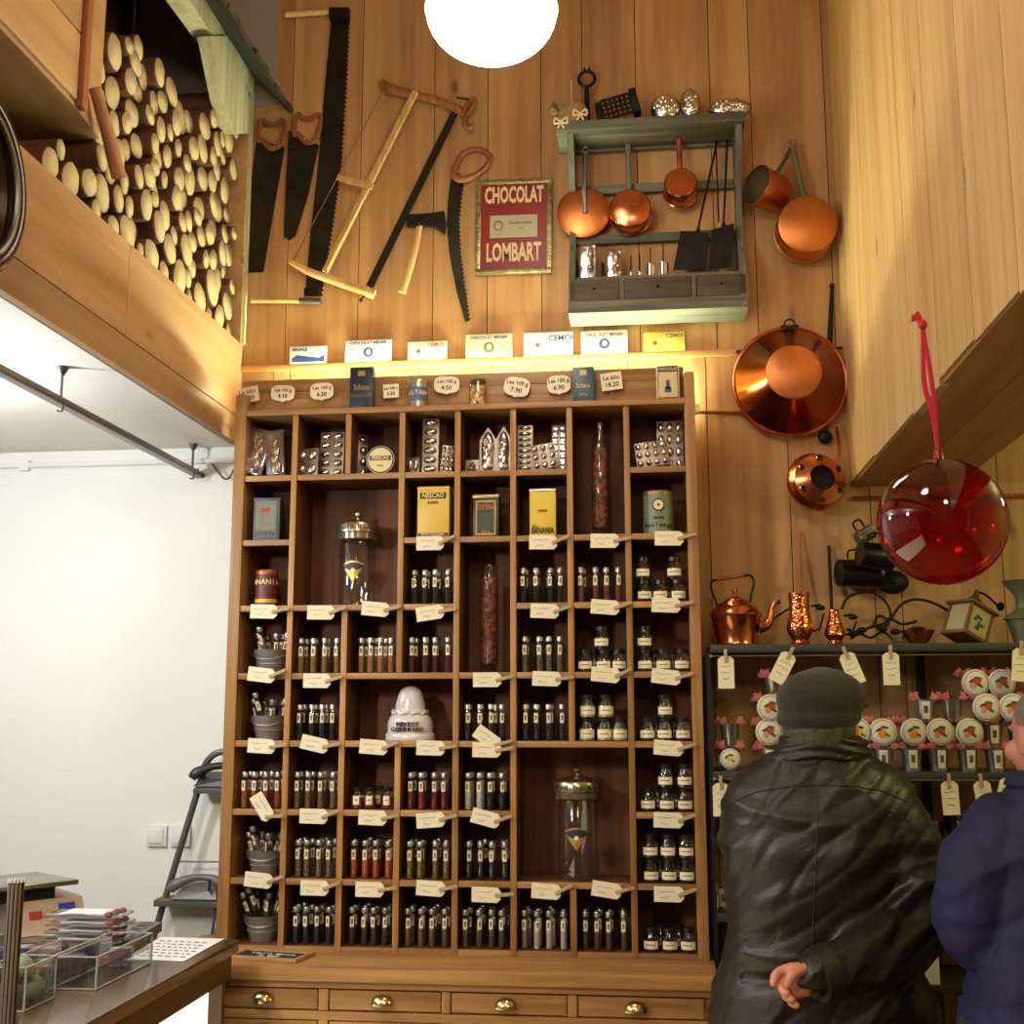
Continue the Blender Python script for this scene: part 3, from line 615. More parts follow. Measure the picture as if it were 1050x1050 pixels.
# round tins
def round_tin(px0, px1, py0, py1, y, z, label, body, lidm, parts, lidh=.012):
    a_ = onY(px0, (py0 + py1) / 2, y); b_ = onY(px1, (py0 + py1) / 2, y); R_ = (b_.x - a_.x) / 2
    h = onY(px0, py0, y).z - onY(px0, py1, y).z
    t = thing('round_tin', label, 'tin', ((a_.x + b_.x) / 2, y, z + .0004))
    MB().lathe([(0, 0), (R_ * .97, 0), (R_ * .97, h - lidh)], 30).build('tin_body', body, t, world=False)
    MB().lathe([(R_ * .97, h - lidh), (R_, h - lidh), (R_, h - .002), (R_ * .96, h), (R_ * .9, h - .002), (0, h - .002)], 30).build('lid', lidm, t, world=False)
    for q in parts:
        if q[0] == 'band': MB().lathe([(R_ * .975, q[1] * h), (R_ * .98, q[1] * h), (R_ * .98, q[2] * h), (R_ * .975, q[2] * h)], 30).build('printed_band', q[3], t, world=False)
        elif q[0] == 'disc': MB().lathe([(0, 0), (q[2] * h, 0), (q[2] * h, .0004), (0, .0004)], 20, T=MT((0, -R_ * (1.0 + .02 / (q[2] + .05) * .1), q[1] * h), pi / 2)).build('emblem', q[3], t, world=False)
        else:
            txt, v, sz, mt = q[1:5]; n = len(txt); st = sz * h * .72 / R_
            for k, ch in enumerate(txt):
                a0 = (k - (n - 1) / 2) * st
                if ch != ' ': lettering(ch, sz * h, (R_ * .995 * sin(a0), -R_ * .995 * cos(a0), v * h), mt, t, rz=a0, bold=.0004, world=False)
    return t
round_tin(262, 285, 580, 617, YC + .05, zc_(0, 2), 'small round red-brown tin lettered BANANIA in the left column', mat('tin_rust', (104, 44, 26), .45, noise=.4, nscale=60), mat('tin_copper_lid', (150, 96, 60), .4, .6),
    [('t', 'BANANIA', .66, .2, TCRM), ('band', .1, .2, TYEL)])
round_tin(659, 691, 501, 545, YC + .05, zc_(7, 1), 'round sage-green tin with bronze lid and small round emblem in the right column', mat('tin_sage', (112, 124, 98), .4), mat('tin_bronze_lid', (150, 118, 84), .35, .6),
    [('disc', .66, .14, TBLK), ('disc', .66, .115, TCRM), ('disc', .66, .03, TBLK), ('t', 'Boulange', .2, .13, TBLK), ('t', 'EXTRA', .36, .07, TBLK)])
# round disc tin standing on its edge
p = onY(391, 467, YC + .03); R_ = .0385
t = thing('round_tin', 'flat round cream tin on edge lettered PERISCAO in the top row', 'tin', (p.x, YC + .03, cell(2, 0)[2] + R_ + .0006))
for rr, d, mt, nm in ((R_, .022, mat('tin_steel', (150, 146, 130), .35, .7), 'tin_body'), (R_ * .93, .0235, BLACK, 'printed_ring'), (R_ * .86, .0245, TCRM, 'printed_face')):
    MB().lathe([(0, 0), (rr, 0), (rr, d / 2), (rr - .0002, d / 2), (0, d / 2)], 36, T=MT((0, 0, 0), pi / 2)).build(nm, mt, t, world=False)
MB().box(-.029, .029, -.0128, -.0125, -.001, .011).build('printed_band', BLACK, t, world=False)
lettering('PERISCAO', .0125, (0, -.0132, .005), TCRM, t, bold=.0004, sx=.85, world=False); lettering('PARIS', .007, (0, -.0128, -.016), BLACK, t, world=False)
# ---------------------------------------------------------------- chocolate moulds in the top row
def mould(cx, cy, w_, h_, cols, rows, label, c, tilt=0, y=None, lean=.08, shape='cup', mt=None, yaw=0, r=0):
    y = YC + .03 if y is None else y; z = cell(c, r)[2]
    W_ = onY(cx + w_ / 2, cy, y).x - onY(cx - w_ / 2, cy, y).x; H_ = (onY(cx, cy - h_ / 2, y).z - onY(cx, cy + h_ / 2, y).z)
    t = thing('chocolate_mould', label, 'chocolate mould', (onY(cx, cy, y).x, y, z + .001 + abs(sin(tilt)) * W_ / 2)); t.rotation_euler = (-lean, tilt, yaw)
    mb = MB(); mt = mt or SILVER
    if shape == 'house': mb.prism([(-W_ / 2, 0), (W_ / 2, 0), (W_ / 2, H_ * .72), (0, H_), (-W_ / 2, H_ * .72)], 0, .004)
    else: mb.box(-W_ / 2, W_ / 2, 0, .005, 0, H_, bev=.0015)
    mb.build('tray', mat('mould_tray_tin', (150, 138, 126), .35, .8), t, world=False)
    mb = MB()
    for i in range(cols):
        for j in range(rows):
            x = -W_ / 2 + (i + .5) * W_ / cols; zz = (j + .5) * H_ / rows; rx, rz_ = W_ / cols * .4, H_ / rows * .4
            if shape == 'square':
                mb.box(x - rx, x + rx, -.006, 0, zz - rz_, zz + rz_, bev=.002)
            elif shape == 'figure':
                continue
            else: mb.ball((x, 0, zz), 1, (rx, .008, rz_), n=12)
    if shape in ('figure', 'house'):
        k = .62 if shape == 'house' else .8
        for (ux, uz, sx_, sz_) in ((0, .2, .36, .2), (-.08, .38, .3, .18), (.06, .52, .24, .16), (0, .66 if shape == 'house' else .72, .17, .1)):
            mb.ball((ux * W_, -.002, uz * H_), 1, (sx_ * W_, .010, sz_ * H_), n=12)
        for q in range(10): mb.ball((random.uniform(-.3, .3) * W_, -.006, random.uniform(.08, .7) * H_), 1, (.09 * W_, .008, .06 * H_), n=8)
    mb.build('cups' if shape in ('cup', 'square') else 'relief', mt, t, world=False)
    return t
PLW = glass('cellophane', (.9, .88, .92), .25, .8, .12)
for cx, cy, w_, h_, tl, lb in ((257, 459, 23, 50, .24, 'silver figure mould in cellophane leaning right, leftmost in the top row'), (284.5, 461, 17, 50, -.1, 'narrow silver figure mould in cellophane, second in the top left pigeonhole')):
    t = mould(cx, cy, w_, h_, 1, 1, lb, 0, tilt=tl, shape='figure', lean=.16)
    W_ = .058 if w_ > 20 else .043
    MB().box(-W_ / 2 - .003, W_ / 2 + .003, -.016, .008, .0, .128, bev=.006).build('cellophane_wrap', PLW, t, world=False)
mould(314, 471, 25, 29, 2, 2, 'low silver mould tray with four cups in the second pigeonhole of the top row', 1, y=YC + .03, yaw=-.2)
mould(340, 460.5, 24.5, 47, 2, 5, 'tall silver mould tray with two columns of cups in the second pigeonhole', 1, y=YC + .045)
mould(368, 461, 20, 46, 2, 4, 'dark silver mould tray turned aside behind the round cream tin', 2, y=YC + .075, yaw=.5)
mould(420.5, 473.5, 20, 17, 3, 1, 'very small low silver mould left of the tall single-column mould', 3, y=YC + .03, yaw=-.3)
mould(441, 452.5, 17, 58, 1, 6, 'tall narrow silver mould with a single column of six cups', 3, y=YC + .035)
mould(457.7, 467, 13, 28, 3, 3, 'small silver mould tilted beside the tall single-column mould', 3, y=YC + .03, tilt=.12, yaw=.3)
mould(484, 474, 14, 13, 2, 1, 'small crumpled silver mould left of the two pointed moulds', 4, y=YC + .03, shape='figure')
mould(500, 455.5, 17, 48, 1, 1, 'left of the two pointed silver figure moulds in the top row', 4, y=YC + .04, shape='house')
mould(516, 455.5, 15.5, 48, 1, 1, 'right of the two pointed silver figure moulds in the top row', 4, y=YC + .035, shape='house')
mould(538, 455.5, 16.5, 48, 1, 8, 'tall silver mould with one column of eight long cups in the sixth pigeonhole', 5, y=YC + .03)
mould(559.5, 464, 25, 26, 3, 3, 'small silver mould with nine cups leaning in the sixth pigeonhole', 5, y=YC + .025, tilt=-.14)
mould(573, 454.5, 15, 51, 2, 7, 'tall silver mould with square cups at the right of the sixth pigeonhole', 5, y=YC + .07, shape='square')
mould(687, 450, 27, 52, 3, 4, 'big silver mould tray with long cups in the top right pigeonhole', 7, y=YC + .07)
mould(670, 465, 34, 26, 4, 3, 'low tilted silver mould before the big tray in the top right pigeonhole', 7, y=YC + .03, tilt=-.12)
# ---------------------------------------------------------------- price tags pegged on the dividers
def tag_mesh(v):
    mb = MB(); w_, h_ = .073, .037
    mb.prism([(-w_ / 2, -h_ / 2), (w_ / 2 - .009, -h_ / 2), (w_ / 2, -h_ / 2 + .009), (w_ / 2, h_ / 2 - .009), (w_ / 2 - .009, h_ / 2), (-w_ / 2, h_ / 2)], -.0005, .0005)
    card = mk(mb, 'card', CREAM); mb = MB(); rnd = random.Random(v)
    x = -w_ / 2 + .006
    for ln, (zz, x0, x1, st) in enumerate(((.006, -.028, .016, .0022), (-.008, -.02, .002, .003))):
        x = x0; pts = []
        while x < x1: pts.append((x, -.0008, zz + rnd.uniform(-1, 1) * st)); x += .0022
        mb.tube(pts, .0004, 4)
    return card, mk(mb, 'handwriting', INK)
TM = [tag_mesh(v) for v in range(5)]
ME_PEG = mk(MB().box(-.006, .042, -.007, -.0035, -.0042, .0042, bev=.001).box(-.006, .042, -.0025, .0012, -.0042, .0042, bev=.001), 'wooden_peg', mat('peg_wood', (176, 150, 112), .6))
def price_tag(px, py, rot, label, y=YC - .012, sc=1.0, pegrot=.25):
    p = onY(px, py, y); t = thing('price_tag', label, 'price tag', p); t.rotation_euler = (0, 0, 0)
    k = random.choice(TM); rr = (0, rot, 0)
    for me in k: child(me, t, rot=rr)
    e = Vector((.028, 0, 0)); e.rotate(Euler(rr)); pg = child(ME_PEG, t, loc=(e.x, 0, e.z), rot=(0, -pegrot, 0)); return t
TG = {2: [(3, 441, 557, 0), (5, 557, 556, .02), (6, 620, 554.5, .02), (7, 686, 552, .02)],
 3: [(0, 270.5, 627, .03), (1, 329, 628, .02), (2, 385, 624.5, .1), (3, 441, 628.5, -.14), (5, 558.5, 626.5, .05), (6, 620.5, 622.5, .08), (7, 683, 620.5, .04)],
 4: [(0, 268, 692, .12), (1, 325, 698, .02), (4, 499.5, 697, .0), (5, 560.5, 696, .04), (6, 621, 692, .1), (7, 683, 694, .12)],
 5: [(0, 268, 765, .06), (1, 322.5, 763, .22), (2, 383, 766, .08), (3, 441.5, 767, .03), (4, 499, 769, .02), (7, 685.5, 767, .08)],
 6: [(0, 269, 827.5, 1.0), (1, 321.5, 837, .02), (2, 382, 838.5, .04), (3, 441.5, 841, -.08), (4, 498, 839, .25), (7, 685.5, 841, .03)],
 7: [(0, 265, 902.5, .1), (1, 322.5, 910.5, .01), (2, 379, 912, .01), (3, 441.5, 911, .06), (4, 498.5, 917.5, .03), (5, 560, 914, .06), (6, 622, 912.5, .14), (7, 686, 917, .01)]}
for j, L_ in TG.items():
    for c, px, py, rot in L_:
        price_tag(px, py, rot, f'cream handwritten price tag pegged below the {where(c, j - 1)}', pegrot=random.uniform(.1, .45) if rot < .5 else .05)
t = price_tag(500, 757, .62, 'tilted second price tag pegged above another under the fifth column, fifth row', y=YC - .006)
# ---------------------------------------------------------------- along the cabinet top
zt = RZ[0] + .016
def card(px, py, w_, h_, rot, label, lines, shield=False):
    y = YC + .028; p = onY(px, py, y); s = y / F
    t = thing('price_card', label, 'price card', p); t.rotation_euler = (-.0, rot, 0); W_, H_ = w_ * s, h_ * s
    if shield:
        pts = []
        for k in range(28):
            a_ = 2 * pi * k / 28; q = .93 + .09 * abs(cos(2 * a_)) ** .6
            pts.append((W_ / 2 * q * max(-1, min(1, 1.2 * cos(a_))), H_ / 2 * q * max(-1, min(1, 1.2 * sin(a_))) - (.004 if abs(cos(a_)) < .2 and sin(a_) < 0 else 0)))
        MB().prism(pts, -.0006, .0006).build('card', CREAM, t, world=False)
    else: MB().box(-W_ / 2, W_ / 2, -.0006, .0006, -H_ / 2, H_ / 2).build('card', CREAM, t, world=False)
    for txt, v, sz, mt in lines: lettering(txt, sz * H_, (0, -.001, v * H_), mt, t, world=False, bold=.0003)
    # the little wire foot that holds it
    mb = MB(); q = zt - p.z; mb.tube([(0, .002, -H_ * .2), (0, .003, q + .002), (0, -.01, q + .0012), (.01, .006, q + .0012), (-.01, .006, q + .0012), (0, -.01, q + .0012)], .0008, 5)
    b_ = mb.build('wire_foot', GREYM, t, world=False); b_.rotation_euler = (0, -rot, 0)
RINK = mat('red_ink', (150, 44, 40), .7)
card(254, 405, 25, 17, -.18, 'cream price card reading Le kilo at the left end of the cabinet top', [('Le kilo', .2, .42, RINK), ('11.20', -.22, .4, BLACK)])
card(290, 403, 26, 17, .05, 'first scalloped price card from the left on the cabinet top', [('Les 100 g', .18, .3, RINK), ('4.10', -.2, .36, BLACK)], True)
card(330, 401, 25, 18, -.03, 'scalloped price card left of the navy tin', [('Les 100 g', .2, .3, RINK), ('6.20', -.2, .36, BLACK)], True)
card(401, 401, 17, 15, -.04, 'small square price card between the navy tin and the silver can', [('Les 250 g', .2, .26, BLACK), ('5.50', -.2, .34, BLACK)])
card(458, 394.5, 27, 18, .04, 'scalloped price card between the silver can and the sweets jar', [('Les 100 g', .2, .3, RINK), ('4.50', -.2, .36, BLACK)], True)
card(530, 396.5, 27, 20, .2, 'tilted scalloped price card right of the sweets jar', [('Les 100 g', .2, .3, BLACK), ('7.90', -.2, .36, BLACK)], True)
card(573, 394, 24, 19, -.05, 'scalloped price card left of the teal tin', [('Les 100 g', .2, .3, BLACK), ('6.90', -.2, .36, BLACK)], True)
card(627, 391, 22, 19, -.12, 'square price card reading Le kilo right of the teal tin', [('Le kilo', .2, .34, BLACK), ('18.20', -.2, .36, BLACK)])
def bx_(*a, **k): return rect_tin(*a, **k)
rect_tin(358.5, 382.5, 374.5, 417, YC + .008, .028, zt, 'tea_tin', 'navy blue tin with gold script on the cabinet top', NAVY, [('t', 'Sultane', .5, .5, .2, TGLD, .01, .66), ('t', 'CHOCOLAT', .5, .3, .09, TGLD, 0), ('p', .35, .65, .78, .9, TGLD, 1)])
rect_tin(587, 609, 374.5, 410.5, YC + .008, .028, zt, 'tea_tin', 'teal blue tin with gold script on the cabinet top', TEAL, [('t', 'Sultane', .5, .45, .2, TGLD, .01, .66), ('t', '250 g', .5, .2, .1, TGLD, 0), ('p', .35, .65, .76, .9, TGLD, 1)])
rect_tin(673, 696.5, 371.5, 406.5, YC + .008, .022, zt, 'chocolate_box', 'cream box with navy band and small blue shape, right end of cabinet top', TCRM,
    [('p', .05, .95, .03, .97, NAVY, 1), ('p', .09, .91, .06, .8, mat('box_sand', (206, 186, 134), .5), 2), ('t', 'CHOCOLAT', .5, .88, .12, TCRM, .01, .85), ('p', .42, .58, .3, .56, mat('box_blue', (52, 66, 110), .5), 3), ('p', .36, .64, .2, .36, mat('box_blue', (0, 0, 0)), 3)], cat='box')
round_tin(419.5, 438.5, 388, 415.5, YC + .024, zt, 'small silver can with blue label on the cabinet top', mat('can_silver', (170, 168, 156), .3, .8), mat('can_lid', (190, 184, 166), .3, .8), [('band', .2, .72, mat('can_blue', (92, 100, 130), .5)), ('t', 'SULTANE', .5, .2, TCRM)], lidh=.006)
p0 = onY(490, 395, YC + .026)
t = thing('sweets_jar', 'small glass jar of pink and yellow sweets on the cabinet top', 'jar', (p0.x, YC + .026, zt + .0004))
MB().lathe([(0, 0), (.0225, 0), (.024, .003), (.024, .058), (.020, .064), (.020, .066)], 22).build('glass_jar', JARG, t, world=False)
MB().lathe([(0, .066), (.0215, .066), (.0215, .073), (0, .074)], 22).build('lid', mat('brown_lid', (96, 70, 44), .5), t, world=False)
MB().lathe([(0, .002), (.022, .003), (.022, .054), (0, .056)], 20).build('sweets', speckled('mixed_sweets', (170, 90, 84), (224, 190, 110), 120, .5, 1), t, world=False)
# fluorescent batten behind the top board
t = thing('fluorescent_lamp', 'long bright fluorescent tube lamp behind the cabinet top board', 'lamp', (-.47, YW - .055, E + .875))
MB().box(-.6, .62, -.0, .03, -.045, -.02, bev=.003).build('batten', WHITE, t, world=False)
MB().tube([(-.57, .012, .004), (.59, .012, .004)], .013, 14).build('tube', mat('lamp_tube_glow', (238, 252, 212), .5, emit=170), t, world=False)
for sx_ in (-.585, .6): MB().box(sx_ - .01, sx_ + .01, -.002, .028, -.02, .02, bev=.003).build('end_cap', WHITE, t, world=False)
MB().box(-.5, -.46, .004, .02, -.22, -.045).build('bracket', WHITE, t, world=False)
# chocolate bar boxes on the ledge
for px0, px1, py0, w3, lab, base, lines in (
  (297, 334.6, 355, 0, 'small white and blue chocolate box, leftmost on the ledge', (224, 228, 226), [('MAIALE', -.22, .3, .26, 'b')]),
  (354, 401, 348.6, 0, 'white chocolate box with small blue round portrait, second on the ledge from the left', (240, 238, 222), [('CHOCOLAT MENIER', 0, .36, .2, 'b')]),
  (418, 458, 350, 0, 'cream box with red drawing lettered CEMOI, third on the ledge from the left', (238, 232, 200), [('CEMOI', .22, .3, .3, 'r')]),
  (477.5, 525, 342.5, 0, 'pale yellow chocolate box in the middle of the ledge', (230, 218, 156), [('CHOCOLAT MENIER', 0, .34, .18, 'b')]),
  (537, 587.5, 340.5, 0, 'white box with blue word CEMOI, fifth on the ledge from the left', (226, 232, 232), [('CEMOI', .25, .22, .34, 'b')]),
  (596, 643.7, 339, 0, 'white box with dark blue border and round portrait, sixth on the ledge', (232, 226, 200), [('CHOCOLAT MENIER', 0, .32, .2, 'b')]),
  (660, 702.6, 340.5, 0, 'yellow box with brown floral drawing, rightmost on the ledge', (204, 178, 82), [('CEMOI', .25, .3, .28, 'g')])):
    pa = WP(px0, 360, .012); pb = WP(px1, 360, .012); W_ = pb.x - pa.x; zbot = zled + .0045; H_ = WP((px0 + px1) / 2, py0, .012).z - zbot
    if H_ < .045: H_ = .05
    bl = mat('print_blue', (52, 74, 140), .6); rd = mat('print_red', (180, 60, 40), .6); gn = mat('print_olive', (96, 110, 50), .6); br = mat('print_brown', (120, 62, 34), .6)
    t = thing('chocolate_box', lab, 'box', ((pa.x + pb.x) / 2, YW - .006, zbot)); 
    MB().box(-W_ / 2, W_ / 2, -.006, .0055, 0, H_, bev=.0012).build('box_body', mat('box_%d_%d' % base[1:], base, .5), t, world=False)
    for txt, u, v, sz, cc in lines:
        lettering(txt, sz * H_, (u * W_, -.0066, v * H_ + H_ * .5), {'b': bl, 'r': rd, 'g': gn}[cc], t, world=False, bold=.0004, sx=min(1.0, W_ * .9 / (sz * H_ * .68 * len(txt))))
    mb = MB(); f = -.0063
    if 'portrait' in lab or 'pale yellow' in lab:
        mt = [bl if 'pale' not in lab else gn, CREAM]; mb.ball((0, f, H_ * .42), H_ * .24, (1, .02, 1)); mb.ball((.001, f - .0004, H_ * .44), H_ * .1, (1, .02, 1.3), 1)
        for s_ in (-1, 1):
            for q in range(3): mb.box(s_ * W_ * .34 - W_ * .1, s_ * W_ * .34 + W_ * .1, f, f + .0006, H_ * (.28 + .14 * q), H_ * (.31 + .14 * q))
        nm = 'printed_emblem'
    elif 'leftmost' in lab:
        mt = [bl, CREAM]; mb.prism([(-W_ * .44, H_ * .08), (W_ * .44, H_ * .08), (W_ * .46, H_ * .5), (W_ * .3, H_ * .3), (-W_ * .1, H_ * .34), (-W_ * .3, H_ * .5), (-W_ * .44, H_ * .3)], f, f + .0005); nm = 'printed_landscape'
    else:
        mt = [{'cream': rd, 'white': rd}.get(lab.split()[0], br), gn]; x0 = -W_ * .22
        for k in range(7):
            a_ = k * .9; mb.tube([(x0 + .003 * cos(a_), f, H_ * .4), (x0 + .010 * cos(a_), f, H_ * .4 + .010 * sin(a_) + .004)], [.0016, .0006], 6, flat=.2)
        mb.ball((x0, f, H_ * .45), .005, (1, .1, 1.2)); nm = 'printed_drawing'
    mb.build(nm, mt, t, world=False)
# slate lying on the cabinet counter
q = [onZ(a_, b_, zct + .010) for a_, b_ in ((257, 967.5), (326, 969.5), (309, 982.6), (239, 978))]
cen = sum(q, Vector()) / 4
t = thing('chalk_slate', 'small wood-framed slate with chalk writing lying on the cabinet counter', 'slate', (cen.x, min(cen.y, YC - .075), zct + .0005))
ax = (q[2] - q[3]); ang = atan2(ax.y, ax.x); L1 = .19; L2 = .105; t.rotation_euler.z = ang
mb = MB()
for x0, x1, y0, y1 in ((-L1 / 2, L1 / 2, -L2 / 2, -L2 / 2 + .013), (-L1 / 2, L1 / 2, L2 / 2 - .013, L2 / 2), (-L1 / 2, -L1 / 2 + .013, -L2 / 2 + .013, L2 / 2 - .013), (L1 / 2 - .013, L1 / 2, -L2 / 2 + .013, L2 / 2 - .013)): mb.box(x0, x1, y0, y1, 0, .009, bev=.0015)
mb.build('frame', mat('slate_frame_wood', (176, 130, 84), .5), t, world=False)
MB().box(-L1 / 2 + .013, L1 / 2 - .013, -L2 / 2 + .013, L2 / 2 - .013, .001, .005).build('slate', mat('slate_black', (34, 38, 40), .7), t, world=False)
CHALK = mat('chalk', (210, 210, 204), .9)
lettering('Verre Epice', .026, (0, .014, .0056), CHALK, t, rx=0, world=False); lettering('2.90', .034, (0, -.016, .0056), CHALK, t, rx=0, world=False)
# ================================================================ WALL TOOLS (saws and axe)
def poly_w(pts, y0, y1, mb, mi=0):
    """pixel outline laid on the wall plane at distance y from the wall"""
    mb.prism([(v.x, v.z) for v in (WP(a, b, (y0 + y1) / 2) for a, b in pts)], YW - y1, YW - y0, mi); return mb
def teeth(p0, p1, n, dep, side=1):
    """saw-toothed run of pixels from p0 to p1"""
    out = []; dx, dy = p1[0] - p0[0], p1[1] - p0[1]; L_ = hypot(dx, dy); nx, ny = -dy / L_ * side * dep, dx / L_ * side * dep
    for k in range(n):
        u = k / n; out.append((p0[0] + dx * u, p0[1] + dy * u)); u += .75 / n; out.append((p0[0] + dx * u + nx, p0[1] + dy * u + ny))
    return out
def saw_plate(left, right, n, dep, y0, y1, mb, steps=14):
    """smooth back edge on the left, toothed edge on the right, both given as pixel runs"""
    def along(pts, u):
        L_ = [hypot(b[0] - a[0], b[1] - a[1]) for a, b in zip(pts, pts[1:])]; t_ = u * sum(L_)
        for (a, b), l_ in zip(zip(pts, pts[1:]), L_):
            if t_ <= l_ + 1e-9: return (a[0] + (b[0] - a[0]) * t_ / l_, a[1] + (b[1] - a[1]) * t_ / l_)
            t_ -= l_
        return pts[-1]
    ym = (y0 + y1) / 2; V = lambda q_: WP(q_[0], q_[1], ym)
    for k in range(steps):
        q_ = [V(along(left, k / steps)), V(along(right, k / steps)), V(along(right, (k + 1) / steps)), V(along(left, (k + 1) / steps))]
        mb.hull([(v.x, YW - y1, v.z) for v in q_], [(v.x, YW - y0, v.z) for v in q_])
    for k in range(n):
        a, b = along(right, k / n), along(right, (k + 1) / n); dx, dy = b[0] - a[0], b[1] - a[1]; l_ = hypot(dx, dy); c = (a[0] + dx * .6 + dy / l_ * dep, a[1] + dy * .6 - dx / l_ * dep)
        q_ = [V(a), V(c), V(b)]; mb.hull([(v.x, YW - y1, v.z) for v in q_], [(v.x, YW - y0, v.z) for v in q_])
    return mb
def wtool(name, label, cat, px, py): return thing(name, label, cat, WP(px, py, .02))
def bar(mb, a, b, wpx, d, th, mi=0):
    pa, pb = WP(a[0], a[1], d), WP(b[0], b[1], d); dv = (pb - pa).normalized(); n_ = Vector((-dv.z, 0, dv.x)) * (wpx / 2 * YW / F)
    mb.hull([pa + n_ + Vector((0, -th / 2, 0)), pb + n_ + Vector((0, -th / 2, 0)), pb - n_ + Vector((0, -th / 2, 0)), pa - n_ + Vector((0, -th / 2, 0))], [pa + n_ + Vector((0, th / 2, 0)), pb + n_ + Vector((0, th / 2, 0)), pb - n_ + Vector((0, th / 2, 0)), pa - n_ + Vector((0, th / 2, 0))], mi)
# two-man saw
t = wtool('crosscut_saw', 'very long dark two-man saw with pale handles hanging upright on the wall', 'saw', 335, 160)
saw_plate([(340.5, 12), (334, 80), (326.5, 167), (319, 235), (312.5, 304)], [(357.5, 12), (354, 90), (349, 167), (339, 240), (328.5, 304)], 62, 2.3, .003, .006, MB()).build('blade', STEEL, t)
for a_, b_, mtv in (((293, 15), (341, 12), 0), ((258, 308), (312, 308.5), 0)):
    m = MB(); m.tube([WP(*a_, .02), WP(*b_, .02)], [.009, .008], 12); m.build('handle', PALEW, t)
m = MB(); poly_w([(338, 9), (358.5, 9), (358.5, 20), (338, 20)], .012, .03, m); m.build('socket', IRON, t)
m = MB(); m.tube([WP(307, 308.5, .02), WP(329, 309, .02)], .0098, 12); poly_w([(312, 296), (328.5, 295), (327.5, 303), (312, 303)], .014, .024, m, 1); m.build('ferrule', [GREYM, IRON], t)
# hand saws
for k, (bl_, hd, lb) in enumerate((([(263, 143), (292, 151), (270, 279), (253, 279.5), (256, 200)], (278, 139), 'wide dark hand saw at the left, beside the firewood niche'),
                                  ([(296, 134), (327, 149), (316, 200), (303, 242), (297, 245.5), (291, 243), (293, 190)], (315, 133), 'narrower dark hand saw behind the long two-man saw'))):
    t = wtool('hand_saw', lb, 'saw', 275 + 35 * k, 200)
    poly_w(bl_, .006 * 0 + .002 + .007 * k, .004 + .007 * k, MB()).build('blade', STEEL, t)
    m = MB(); hx_, hy_ = hd; q = lambda dx, dy: WP(hx_ + dx, hy_ + dy, .014)
    m.tube([q(-13, 5), q(-12, -11), q(-9, -17), q(-4, -12), q(4, -12), q(11, -16), q(14, -12), q(12, 0), q(8, 10), q(0, 13), q(-6, 8), q(-10, 4)], [.007, .008, .005, .0075, .008, .0075, .006, .0085, .010, .010, .009, .008], 8, closed=True, flat=.6)
    for dx, dy in ((-2, 11), (4, 13), (8, 8)): m.ball(q(dx, dy) - Vector((0, .008, 0)), .003, mi=1, n=8)
    m.build('handle', [REDW, BRASS], t)
# bow saw
t = wtool('bow_saw', 'large pale wooden frame saw hung diagonally with a black blade', 'saw', 400, 200)
m = MB(); m.tube([WP(391, 84, .03), WP(400, 91, .03), WP(425, 97, .03), WP(455, 105, .03), WP(476, 115, .03)], [.012, .017, .013, .012, .013], 10, flat=.6); m.build('top_arm', REDW, t)
m = MB(); m.tube([WP(474, 117, .035), WP(480, 107, .035), WP(486, 101, .035), WP(486, 108, .035), WP(479, 118, .035), WP(477, 126, .035), WP(482, 131, .035), WP(486, 127, .035)], [.007, .008, .007, .008, .009, .008, .008, .006], 8); m.build('horn_handle', REDW, t)
m = MB(); bar(m, (426, 94), (333, 279), 6, .045, .012); m.build('stretcher', PALEW, t)
m = MB(); bar(m, (376, 195), (334, 276), 3, .054, .006); m.build('toggle_lath', PALEW, t)
m = MB(); m.tube([WP(297, 268, .03), WP(318, 279, .03), WP(352, 291, .03), WP(384, 302, .03)], [.007, .012, .013, .015], 10, flat=.6); m.build('bottom_arm', PALEW, t)
m = MB(); bar(m, (466, 116), (379, 294), 8.5, .035, .003); m.build('blade', mat('saw_blade_black', (34, 30, 30), .4, .5), t)
m = MB(); m.tube([WP(393, 93, .03), WP(347, 180, .032), WP(299, 270, .03)], .0016, 6); m.build('tension_cord', mat('hemp', (120, 80, 50), .9), t)
m = MB(); bar(m, (346, 182), (382, 192), 6, .058, .008); m.build('tensioner', PALEW, t)
m = MB(); m.ball(WP(370, 308, .03), .006); m.tube([WP(377, 300, .03), WP(369, 308, .03)], .003, 6); m.tube([WP(468, 100, .03), WP(482, 102, .03)], .003, 6); m.build('pins', IRON, t)
# axe
t = wtool('hand_axe', 'small black-headed axe with pale handle hanging below the frame saw', 'axe', 430, 240)
m = MB(); poly_w([(417, 221), (430, 220), (444, 219), (455.5, 217), (457.5, 229), (456, 240), (447, 233), (434, 231), (430, 233), (417.5, 232)], .012, .026, m); m.build('head', IRON, t)
m = MB(); m.tube([WP(430.5, 228, .019), WP(427, 250, .02), WP(420, 275, .02), WP(412, 300, .02)], [.010, .010, .0115, .013], 10, flat=.7); m.build('handle', PALEW, t)
m = MB(); m.tube([WP(436, 234, .03), WP(435, 230, .01), WP(441, 228, .0)], .0014, 5); m.build('nail', IRON, t)
